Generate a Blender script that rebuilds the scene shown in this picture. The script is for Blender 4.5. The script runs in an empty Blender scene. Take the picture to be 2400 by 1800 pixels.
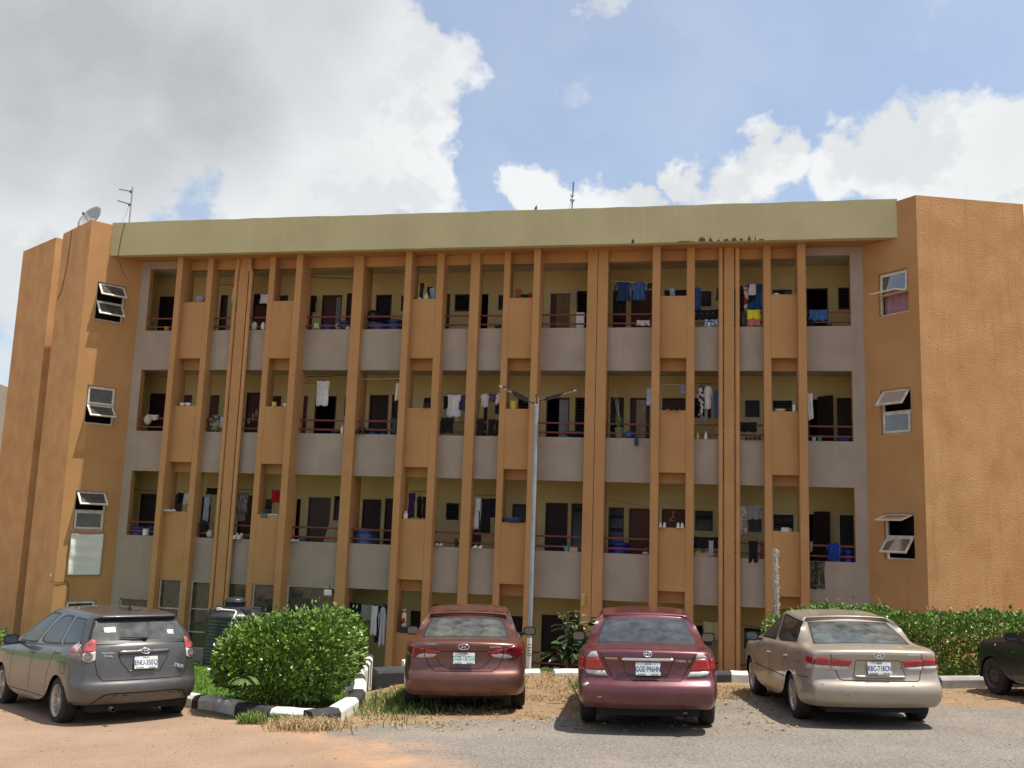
import bpy, bmesh, math, random
from mathutils import Vector, Matrix
from mathutils.bvhtree import BVHTree
random.seed(7)
R=math.radians
S=bpy.context.scene
COL=S.collection
# ---------------------------------------------------------------- camera
CZ=1.88
PITCH,ROLL=R(8.6826),R(1.9517)
fw=Vector((0,math.cos(PITCH),math.sin(PITCH))); up=Vector((0,-math.sin(PITCH),math.cos(PITCH))); ri=Vector((1,0,0))
rx=ri*math.cos(ROLL)+up*math.sin(ROLL); ux=-ri*math.sin(ROLL)+up*math.cos(ROLL)
cam=bpy.data.cameras.new('camera'); co=bpy.data.objects.new('camera',cam); COL.objects.link(co)
cam.sensor_width=36; cam.lens=2235.18/2400*36; cam.clip_start=.1; cam.clip_end=6000
co.matrix_world=Matrix(((rx.x,ux.x,-fw.x,0),(rx.y,ux.y,-fw.y,0),(rx.z,ux.z,-fw.z,CZ),(0,0,0,1)))
S.camera=co
# ---------------------------------------------------------------- light
SUN=Vector((.33,-.045,1)).normalized()
EL=math.asin(SUN.z); AZ=math.atan2(SUN.x,SUN.y)
sl=bpy.data.lights.new('sun','SUN'); sl.energy=4.4; sl.angle=R(.55); sl.color=(1,.955,.88)
so=bpy.data.objects.new('sun',sl); COL.objects.link(so); so.rotation_euler=(-SUN).to_track_quat('-Z','Y').to_euler(); so.location=(10,0,40)
S.view_settings.view_transform='Standard'; S.view_settings.look='None'; S.view_settings.gamma=1; S.view_settings.use_curve_mapping=False
S.view_settings.exposure=EXPO=.54
S.cycles.max_bounces=8; S.cycles.transparent_max_bounces=12
# ---------------------------------------------------------------- sky: blue air with heaped clouds
W=bpy.data.worlds.new('World'); S.world=W; W.use_nodes=True
nt=W.node_tree; nt.nodes.clear()
def N(t,**k):
    n=nt.nodes.new(t)
    for a,b in k.items():
        if a.startswith('i_'): n.inputs[int(a[2:])].default_value=b
        else: setattr(n,a,b)
    return n
def Lk(a,b): nt.links.new(a,b)
def M(op,a,b=None,c=None,clamp=False):
    n=N('ShaderNodeMath',operation=op); n.use_clamp=clamp
    for i,v in enumerate((a,b,c)):
        if v is None: continue
        if isinstance(v,(int,float)): n.inputs[i].default_value=v
        else: Lk(v,n.inputs[i])
    return n.outputs[0]
def MR(v,a,b,c,d,smooth=True):
    n=N('ShaderNodeMapRange'); n.interpolation_type='SMOOTHSTEP' if smooth else 'LINEAR'
    Lk(v,n.inputs[0])
    for i,x in enumerate((a,b,c,d)): n.inputs[i+1].default_value=x
    return n.outputs[0]
sky=N('ShaderNodeTexSky',sky_type='NISHITA'); sky.sun_disc=False; sky.sun_elevation=EL; sky.sun_rotation=AZ; sky.air_density=1.0; sky.dust_density=1.8; sky.ozone_density=1.0
tc=N('ShaderNodeTexCoord'); D=tc.outputs['Generated']
def pdir(x,y):
    v=rx*((x-1200)/2235.18)-ux*((y-900)/2235.18)+fw
    return v.normalized()
def noise(scale,detail,rough,off=(0,0,0),dist=0.0):
    mp=N('ShaderNodeMapping'); mp.inputs[1].default_value=off; mp.inputs[3].default_value=(1,1,1.25); Lk(D,mp.inputs[0])
    n=N('ShaderNodeTexNoise'); n.inputs['Scale'].default_value=scale; n.inputs['Detail'].default_value=detail; n.inputs['Roughness'].default_value=rough; n.inputs['Distortion'].default_value=dist
    Lk(mp.outputs[0],n.inputs['Vector']); return n.outputs[0]
# cloud banks standing where the photograph has them: (px,py of the bank's middle, angular radius, weight)
BANKS=[(120,120,.20,.95,1.0),(420,180,.16,.9,.95),(640,60,.16,.8,.75),(300,330,.13,.8,.8),(60,330,.12,.7,.7),
 (80,430,.10,.8,0),(200,420,.07,.75,0),(30,620,.13,.7,.3),(100,760,.10,.5,.3),(650,430,.11,.85,0),(820,330,.13,.95,0),(960,210,.10,.85,0),(1010,400,.09,.85,0),(900,150,.10,.6,.3),(800,470,.12,.8,.25),(1060,140,.05,.5,0),
 (1300,440,.055,.85,0),(1390,450,.06,.9,0),(1470,470,.05,.8,0),(1620,440,.05,.75,0),(1760,400,.065,.85,0),(1690,460,.07,.7,0),(1950,420,.07,.85,0),(2100,400,.08,.9,0),(2260,370,.09,.9,0),(2390,330,.09,.9,.2),(2160,280,.045,.5,0),(1410,5,.05,.55,0),(1390,270,.05,.34,0),(1300,370,.04,.34,0),(2130,40,.07,.25,0)]

def nvec(scale,detail,rough,off):
    mp=N('ShaderNodeMapping'); mp.inputs[1].default_value=off; mp.inputs[3].default_value=(1,1,1.15); Lk(D,mp.inputs[0])
    n=N('ShaderNodeTexNoise'); n.inputs['Scale'].default_value=scale; n.inputs['Detail'].default_value=detail; n.inputs['Roughness'].default_value=rough
    Lk(mp.outputs[0],n.inputs['Vector']); v=N('ShaderNodeVectorMath',operation='SUBTRACT'); Lk(n.outputs['Color'],v.inputs[0]); v.inputs[1].default_value=(.5,.5,.5); return v.outputs[0]
def vs_(v,k):
    n=N('ShaderNodeVectorMath',operation='SCALE'); Lk(v,n.inputs[0]); n.inputs['Scale'].default_value=k; return n.outputs[0]
def va(a,b):
    n=N('ShaderNodeVectorMath',operation='ADD'); Lk(a,n.inputs[0]); Lk(b,n.inputs[1]); return n.outputs[0]
DW=va(va(D,vs_(nvec(5.5,7,.58,(2.,5.,1.)),.20)),vs_(nvec(22.,5,.6,(7.,1.,3.)),.045))
DS=va(D,vs_(nvec(4.,3,.5,(1.,8.,2.)),.10))
tot=None; dark=None
for (x,y,rad,wgt,dk) in BANKS:
    c=pdir(x,y)
    n=N('ShaderNodeVectorMath',operation='DISTANCE'); Lk(DW,n.inputs[0]); n.inputs[1].default_value=c
    g=MR(n.outputs['Value'],rad*.98,rad*.30,0,wgt)
    tot=g if tot is None else M('MAXIMUM',tot,g)
    if dk>0:
        n=N('ShaderNodeVectorMath',operation='DISTANCE'); Lk(DS,n.inputs[0]); n.inputs[1].default_value=c
        h=MR(n.outputs['Value'],rad*1.15,rad*.1,0,dk); dark=h if dark is None else M('MAXIMUM',dark,h)
n1=noise(6.5,8,.58,(2.3,.7,1.1)); n1u=noise(6.5,8,.58,(2.3,.7,1.19)); n3=noise(1.9,5,.5,(5.2,1.3,.4)); n4=noise(26.,5,.6,(.3,4.1,.2))
# the general, unplaced cloud field all round the sky, outside the part in view
sep=N('ShaderNodeSeparateXYZ'); Lk(D,sep.inputs[0])
behind=MR(sep.outputs[1],.62,.25,0,.62)
gen=M('MULTIPLY',behind,MR(n3,.42,.62,0,1.3))
base=M('MAXIMUM',tot,gen)
dens=M('ADD',base,M('MULTIPLY',M('SUBTRACT',n1,.5),.9))
dens=M('ADD',dens,M('MULTIPLY',M('SUBTRACT',n4,.5),.25))
mask=MR(dens,.22,.62,0,1)
veil=MR(M('ADD',n3,M('MULTIPLY',n1,.35)),.55,.85,.05,.22)
mask=M('MAXIMUM',mask,veil)
under=MR(M('SUBTRACT',n1u,n1),-.02,.10,0,.34)
shade=M('ADD',under,MR(n3,.5,.72,0,.22))
if dark is not None: shade=M('MAXIMUM',M('MULTIPLY',dark,M('ADD',.42,M('MULTIPLY',n1,1.0))),shade)
shade=M('ADD',shade,M('MULTIPLY',M('SUBTRACT',n4,.5),.18),None,True)
cr=N('ShaderNodeMixRGB'); Lk(shade,cr.inputs[0]); cr.inputs[1].default_value=(5.0,5.1,5.15,1); cr.inputs[2].default_value=(2.75,2.9,3.05,1)
skt=N('ShaderNodeMixRGB'); skt.inputs[0].default_value=.16; Lk(sky.outputs[0],skt.inputs[1]); skt.inputs[2].default_value=(4.2,4.4,4.6,1)
mx=N('ShaderNodeMixRGB'); Lk(mask,mx.inputs[0]); Lk(skt.outputs[0],mx.inputs[1]); Lk(cr.outputs[0],mx.inputs[2])
bg=N('ShaderNodeBackground'); bg.inputs[1].default_value=.125; Lk(mx.outputs[0],bg.inputs[0])
wo=N('ShaderNodeOutputWorld'); Lk(bg.outputs[0],wo.inputs[0])
W.cycles.sampling_method='AUTOMATIC'
# ---------------------------------------------------------------- materials
MT={}
def mat(name,c,c2=None,sc=3.,rough=.75,bump=0.,bsc=40.,spec=.4,metal=0.,coat=0.,streak=0.,st_c=(.1,.08,.06),detail=4.,vec='pos',fleck=0.,fl_c=(.8,.7,.5),trans=0.,alpha=1.,c2f=(.35,.7),emit=0,sheen=0.):
    if name in MT: return MT[name]
    m=bpy.data.materials.new(name); m.use_nodes=True; t=m.node_tree; b=t.nodes['Principled BSDF']
    def nn(k): return t.nodes.new(k)
    geo=nn('ShaderNodeNewGeometry') if vec=='pos' else nn('ShaderNodeTexCoord')
    P=geo.outputs['Position'] if vec=='pos' else geo.outputs['Object']
    col=None
    if c2 is not None:
        n=nn('ShaderNodeTexNoise'); n.inputs['Scale'].default_value=sc; n.inputs['Detail'].default_value=detail; t.links.new(P,n.inputs['Vector'])
        mr=nn('ShaderNodeMapRange'); t.links.new(n.outputs[0],mr.inputs[0]); mr.inputs[1].default_value=c2f[0]; mr.inputs[2].default_value=c2f[1]
        mi=nn('ShaderNodeMixRGB'); t.links.new(mr.outputs[0],mi.inputs[0]); mi.inputs[1].default_value=(*c,1); mi.inputs[2].default_value=(*c2,1); col=mi.outputs[0]
    if streak>0:
        mp=nn('ShaderNodeMapping'); mp.inputs[3].default_value=(5,5,.45); t.links.new(P,mp.inputs[0])
        n=nn('ShaderNodeTexNoise'); n.inputs['Scale'].default_value=1.3; n.inputs['Detail'].default_value=7; n.inputs['Roughness'].default_value=.65; t.links.new(mp.outputs[0],n.inputs['Vector'])
        mr=nn('ShaderNodeMapRange'); t.links.new(n.outputs[0],mr.inputs[0]); mr.inputs[1].default_value=.52; mr.inputs[2].default_value=.78; mr.inputs[4].default_value=streak
        mi=nn('ShaderNodeMixRGB'); t.links.new(mr.outputs[0],mi.inputs[0])
        if col: t.links.new(col,mi.inputs[1])
        else: mi.inputs[1].default_value=(*c,1)
        mi.inputs[2].default_value=(*st_c,1); col=mi.outputs[0]
    if fleck>0:
        n=nn('ShaderNodeTexNoise'); n.inputs['Scale'].default_value=bsc*.6; n.inputs['Detail'].default_value=2; t.links.new(P,n.inputs['Vector'])
        mr=nn('ShaderNodeMapRange'); t.links.new(n.outputs[0],mr.inputs[0]); mr.inputs[1].default_value=.55; mr.inputs[2].default_value=.75; mr.inputs[4].default_value=fleck
        mi=nn('ShaderNodeMixRGB'); t.links.new(mr.outputs[0],mi.inputs[0])
        if col: t.links.new(col,mi.inputs[1])
        else: mi.inputs[1].default_value=(*c,1)
        mi.inputs[2].default_value=(*fl_c,1); col=mi.outputs[0]
    if col: t.links.new(col,b.inputs['Base Color'])
    else: b.inputs['Base Color'].default_value=(*c,1)
    b.inputs['Roughness'].default_value=rough; b.inputs['Specular IOR Level'].default_value=spec; b.inputs['Metallic'].default_value=metal
    b.inputs['Coat Weight'].default_value=coat; b.inputs['Coat Roughness'].default_value=.04
    if trans: b.inputs['Transmission Weight'].default_value=trans
    if sheen: b.inputs['Sheen Weight'].default_value=sheen
    if bump>0:
        n=nn('ShaderNodeTexNoise'); n.inputs['Scale'].default_value=bsc; n.inputs['Detail'].default_value=5; n.inputs['Roughness'].default_value=.6; t.links.new(P,n.inputs['Vector'])
        bp=nn('ShaderNodeBump'); bp.inputs['Strength'].default_value=bump; bp.inputs['Distance'].default_value=.02; t.links.new(n.outputs[0],bp.inputs['Height']); t.links.new(bp.outputs[0],b.inputs['Normal'])
    MT[name]=m; return m
# ---------------------------------------------------------------- mesh building
class MB:
    def __init__(s): s.v=[];s.f=[];s.m=[];s.sm=[]
    def add(s,vs,fs,mi=0,smooth=False):
        o=len(s.v); s.v+=[tuple(v) for v in vs]
        for f in fs: s.f.append([i+o for i in f]); s.m.append(mi); s.sm.append(smooth)
        return s
    def box(s,x0,x1,y0,y1,z0,z1,mi=0):
        if x0>x1:x0,x1=x1,x0
        if y0>y1:y0,y1=y1,y0
        if z0>z1:z0,z1=z1,z0
        return s.add([(x0,y0,z0),(x1,y0,z0),(x1,y1,z0),(x0,y1,z0),(x0,y0,z1),(x1,y0,z1),(x1,y1,z1),(x0,y1,z1)],[(0,3,2,1),(4,5,6,7),(0,1,5,4),(1,2,6,5),(2,3,7,6),(3,0,4,7)],mi)
    def prism(s,poly,z0,z1,mi=0):   # poly ccw in xy
        n=len(poly); vs=[(x,y,z0) for x,y in poly]+[(x,y,z1) for x,y in poly]
        fs=[list(range(n-1,-1,-1)),list(range(n,2*n))]+[(i,(i+1)%n,n+(i+1)%n,n+i) for i in range(n)]
        return s.add(vs,fs,mi)
    def hexa(s,b,t,mi=0):  # bottom quad, top quad of points
        return s.add(list(b)+list(t),[(0,3,2,1),(4,5,6,7),(0,1,5,4),(1,2,6,5),(2,3,7,6),(3,0,4,7)],mi)
    def tube(s,pts,r,n=8,mi=0,cap=True):
        pts=[Vector(p) for p in pts]; k=len(pts); rs=r if isinstance(r,(list,tuple)) else [r]*k
        vs=[];prev=None
        for i,p in enumerate(pts):
            d=(pts[min(i+1,k-1)]-pts[max(i-1,0)]).normalized()
            a=prev if prev is not None else (Vector((0,0,1)) if abs(d.z)<.9 else Vector((1,0,0)))
            u=(a-d*a.dot(d)).normalized(); w=d.cross(u); prev=u
            for j in range(n):
                t=2*math.pi*j/n; vs.append(p+u*math.cos(t)*rs[i]+w*math.sin(t)*rs[i])
        fs=[(i*n+j,i*n+(j+1)%n,(i+1)*n+(j+1)%n,(i+1)*n+j) for i in range(k-1) for j in range(n)]
        s.add(vs,fs,mi,True)
        if cap: s.add([vs[j] for j in range(n)],[list(range(n-1,-1,-1))],mi); s.add([vs[(k-1)*n+j] for j in range(n)],[list(range(n))],mi)
        return s
    def lathe(s,prof,n=20,c=(0,0,0),ax='z',mi=0):   # prof: (r,h)
        k=len(prof);vs=[]
        for r,h in prof:
            for j in range(n):
                t=2*math.pi*j/n; a,b=r*math.cos(t),r*math.sin(t)
                vs.append((c[0]+a,c[1]+b,c[2]+h) if ax=='z' else ((c[0]+h,c[1]+a,c[2]+b) if ax=='x' else (c[0]+b,c[1]+h,c[2]+a)))
        return s.add(vs,[(i*n+j,i*n+(j+1)%n,(i+1)*n+(j+1)%n,(i+1)*n+j) for i in range(k-1) for j in range(n)],mi,True)
    def grid(s,P,nu,nv,mi=0,smooth=True):
        vs=[P(i/nu,j/nv) for j in range(nv+1) for i in range(nu+1)]
        return s.add(vs,[(j*(nu+1)+i,j*(nu+1)+i+1,(j+1)*(nu+1)+i+1,(j+1)*(nu+1)+i) for j in range(nv) for i in range(nu)],mi,smooth)
    def ball(s,c,r,n=10,k=7,mi=0,wob=0.):
        if not isinstance(r,(tuple,list)): r=(r,r,r)
        vs=[]
        for i in range(k+1):
            a=math.pi*i/k
            for j in range(n):
                t=2*math.pi*j/n; q=1+wob*(random.random()-.5)*2*(0<i<k)
                vs.append((c[0]+r[0]*q*math.sin(a)*math.cos(t),c[1]+r[1]*q*math.sin(a)*math.sin(t),c[2]+r[2]*q*math.cos(a)))
        return s.add(vs,[(i*n+j,(i+1)*n+j,(i+1)*n+(j+1)%n,i*n+(j+1)%n) for i in range(k) for j in range(n)],mi,True)
    def mesh(s,name,mats):
        me=bpy.data.meshes.new(name); me.from_pydata(s.v,[],s.f)
        for m in (mats if isinstance(mats,(list,tuple)) else [mats]): me.materials.append(m)
        me.polygons.foreach_set('material_index',s.m); me.polygons.foreach_set('use_smooth',s.sm); me.update()
        return me
    def build(s,name,mats,parent=None,bevel=0.):
        o=bpy.data.objects.new(name,s.mesh(name,mats)); COL.objects.link(o); o.parent=parent
        if bevel:
            b=o.modifiers.new('edge','BEVEL'); b.width=bevel; b.segments=2; b.limit_method='ANGLE'; b.angle_limit=R(40)
        return o
def tag(o,label,cat,group=None):
    o['label']=label; o['category']=cat
    if group: o['group']=group
    return o
def empty(name,label,cat,loc=(0,0,0),rz=0,group=None):
    o=bpy.data.objects.new(name,None); COL.objects.link(o); o.location=loc; o.rotation_euler=(0,0,rz); o.empty_display_size=.3
    return tag(o,label,cat,group)
def struct(o,k='structure'): o['kind']=k; return o
def link_copy(me,name,parent,mw=None):
    o=bpy.data.objects.new(name,me); COL.objects.link(o); o.parent=parent
    if mw is not None: o.matrix_local=mw
    return o
def text_mesh(name,s,size,m,parent,mw,depth=.002,bold=False):
    cu=bpy.data.curves.new(name,'FONT'); cu.body=s; cu.size=size; cu.align_x='CENTER'; cu.align_y='CENTER'; cu.extrude=depth; cu.resolution_u=2
    if bold: cu.offset=size*.018
    t=bpy.data.objects.new(name,cu); COL.objects.link(t); dg=bpy.context.evaluated_depsgraph_get(); dg.update()
    me=bpy.data.meshes.new_from_object(t.evaluated_get(dg)); bpy.data.objects.remove(t); bpy.data.curves.remove(cu)
    me.materials.clear(); me.materials.append(m); me.name=name
    o=bpy.data.objects.new(name,me); COL.objects.link(o); o.parent=parent; o.matrix_local=mw; return o
# ground plane of the car park, and the bank falling to the building
def plane(x,y): return .026*x-.05*y
def sst(a,b,x):
    t=min(1,max(0,(x-a)/(b-a))); return t*t*(3-2*t)
def ground(x,y):
    p=plane(x,y); p=max(p,-3.2) if y>0 else p
    u=(x+3.05)*.678+(y-13.4)*.735
    tl=sst(.3,11.,u) if x<-1.2 else 0
    tr=sst(19.9,24.6,y)
    w=sst(-3.4,-1.2,x)
    t=tl*(1-w)+tr*w
    low=-2.1+.02*x*(1 if abs(x)<20 else 0)
    return p*(1-t)+min(p,low)*t
# building frame: s along the front, d outwards, z up
TH=R(-11.08183); BO=Vector((0,25.3717,0)); BA=Vector((math.cos(TH),math.sin(TH),0)); BN=Vector((math.sin(TH),-math.cos(TH),0))
def FP(s,d,z): return BO+BA*s+BN*d+Vector((0,0,z))

# ---- measured layout: (pilaster no., left s, right s, depth); (storey, kind, s0, s1, top z, sill z)
FINS=[
 (1, -10.176, -9.997, 0.0),
 (2, -9.308, -9.13, -0.2),
 (3, -8.339, -8.044, -0.3),
 (4, -7.346, -7.165, -0.2),
 (5, -6.434, -6.234, 0.0),
 (6, -4.802, -4.496, -0.3),
 (7, -3.167, -2.976, 0.0),
 (8, -2.299, -2.094, -0.2),
 (9, -1.347, -1.079, -0.3),
 (10, -0.371, -0.194, -0.2),
 (11, 0.493, 0.678, 0.0),
 (12, 1.939, 2.502, -0.3),
 (13, 3.713, 3.922, 0.0),
 (14, 4.608, 4.819, -0.2),
 (15, 5.58, 5.843, -0.3),
 (16, 6.588, 6.776, -0.2),
 (17, 7.431, 7.638, 0.0),
]
OPENINGS=[
 (1, 'door', 1.465, 1.888, -0.43, None),
 (1, 'door_dark', -3.073, -2.723, -0.49, None),
 (1, 'door_dark', -0.169, 0.183, -0.49, None),
 (1, 'door_dark', 0.691, 1.354, -0.41, None),
 (1, 'door_dark', 2.751, 3.365, -0.38, None),
 (1, 'louvre_door', -2.466, -2.003, -0.29, None),
 (1, 'win', -1.313, -0.955, -0.26, -0.814),
 (1, 'win', 4.847, 5.338, -0.55, -1.032),
 (1, 'win', 6.149, 6.674, -0.49, -1.019),
 (2, 'dark', -6.923, -6.622, 2.57, None),
 (2, 'dark', 7.743, 7.98, 2.56, None),
 (2, 'door', -10.786, -10.448, 2.61, None),
 (2, 'door', -9.81, -9.503, 2.55, None),
 (2, 'door', -8.59, -8.139, 2.63, None),
 (2, 'door', -1.391, -1.115, 2.56, None),
 (2, 'door_dark', -4.7, -4.126, 2.62, None),
 (2, 'door_dark', -4.011, -3.654, 2.66, None),
 (2, 'door_dark', 0.715, 1.348, 2.67, None),
 (2, 'door_grey', -6.375, -5.688, 2.63, None),
 (2, 'door_red', 3.057, 3.626, 2.58, None),
 (2, 'door_red', 3.956, 4.585, 2.59, None),
 (2, 'door_white', 8.597, 9.014, 2.59, None),
 (2, 'louvre_door', -11.842, -11.296, 2.59, None),
 (2, 'louvre_door', 1.447, 1.94, 2.67, None),
 (2, 'louvre_door', 2.493, 2.916, 2.59, None),
 (2, 'win', -9.3, -8.978, 2.56, 2.009),
 (2, 'win', -7.856, -7.49, 2.57, 2.034),
 (2, 'win', -5.582, -5.256, 2.69, 1.974),
 (2, 'win', -2.212, -1.759, 2.61, 2.06),
 (2, 'win', -0.234, 0.161, 2.61, 2.087),
 (2, 'win', 4.851, 5.329, 2.57, 2.032),
 (2, 'win', 6.232, 6.65, 2.6, 2.001),
 (2, 'win', 6.89, 7.478, 2.56, 2.054),
 (3, 'dark', -6.374, -5.707, 5.66, None),
 (3, 'dark', 7.86, 8.127, 5.67, None),
 (3, 'dark_curtain', 0.657, 1.319, 5.66, None),
 (3, 'door', -10.946, -10.42, 5.66, None),
 (3, 'door', -9.875, -9.51, 5.66, None),
 (3, 'door', -6.956, -6.625, 5.66, None),
 (3, 'door', -1.243, -1.072, 5.61, None),
 (3, 'door', 3.934, 4.567, 5.67, None),
 (3, 'door_beige', 3.038, 3.589, 5.67, None),
 (3, 'door_dark', -11.839, -11.252, 5.7, None),
 (3, 'door_dark', -4.659, -4.075, 5.7, None),
 (3, 'door_dark', -3.968, -3.634, 5.72, None),
 (3, 'door_dark', 8.607, 9.043, 5.71, None),
 (3, 'door_peel', -8.605, -8.156, 5.75, None),
 (3, 'louvre_door', 1.484, 1.875, 5.67, None),
 (3, 'louvre_door', 2.49, 2.868, 5.68, None),
 (3, 'win', -9.324, -8.945, 5.66, 5.122),
 (3, 'win', -7.842, -7.474, 5.65, 5.059),
 (3, 'win', -5.476, -5.135, 5.66, 5.008),
 (3, 'win', -3.03, -2.584, 5.66, 5.111),
 (3, 'win', -0.884, -0.564, 5.64, 5.134),
 (3, 'win', -0.209, 0.164, 5.67, 5.141),
 (3, 'win', 4.811, 5.271, 5.68, 5.123),
 (3, 'win', 6.157, 6.617, 5.66, 5.121),
 (3, 'win', 6.895, 7.472, 5.66, 5.147),
 (4, 'curtain_navy', -11.819, -11.256, 8.8, None),
 (4, 'curtain_navy', -4.64, -4.147, 8.76, None),
 (4, 'dark', 7.849, 8.424, 8.78, None),
 (4, 'door', -8.622, -8.135, 8.81, None),
 (4, 'door', -2.598, -2.333, 8.75, None),
 (4, 'door', 3.031, 3.611, 8.78, None),
 (4, 'door_ajar', -1.585, -1.137, 8.77, None),
 (4, 'door_dark', -9.725, -9.488, 8.82, None),
 (4, 'door_dark', -6.984, -6.652, 8.77, None),
 (4, 'door_dark', -5.576, -5.26, 8.82, None),
 (4, 'door_dark', 5.765, 6.184, 8.78, None),
 (4, 'door_olive', 0.658, 1.294, 8.75, None),
 (4, 'door_screen', -6.363, -5.726, 8.77, None),
 (4, 'louvre_door', 1.46, 1.914, 8.79, None),
 (4, 'louvre_door', 2.502, 2.886, 8.8, None),
 (4, 'win', -9.36, -8.901, 8.57, 8.232),
 (4, 'win', -7.864, -7.486, 8.78, 8.257),
 (4, 'win', -3.887, -3.528, 8.76, 8.217),
 (4, 'win', -2.187, -1.72, 8.74, 8.219),
 (4, 'win', -0.9, -0.565, 8.74, 8.216),
 (4, 'win', -0.375, 0.166, 8.75, 8.22),
 (4, 'win', 3.967, 4.601, 8.78, 8.268),
 (4, 'win', 4.92, 5.309, 8.77, 8.248),
 (4, 'win', 6.917, 7.5, 8.78, 8.271),
 (4, 'win', 8.693, 9.011, 8.78, 8.162),
]
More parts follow.
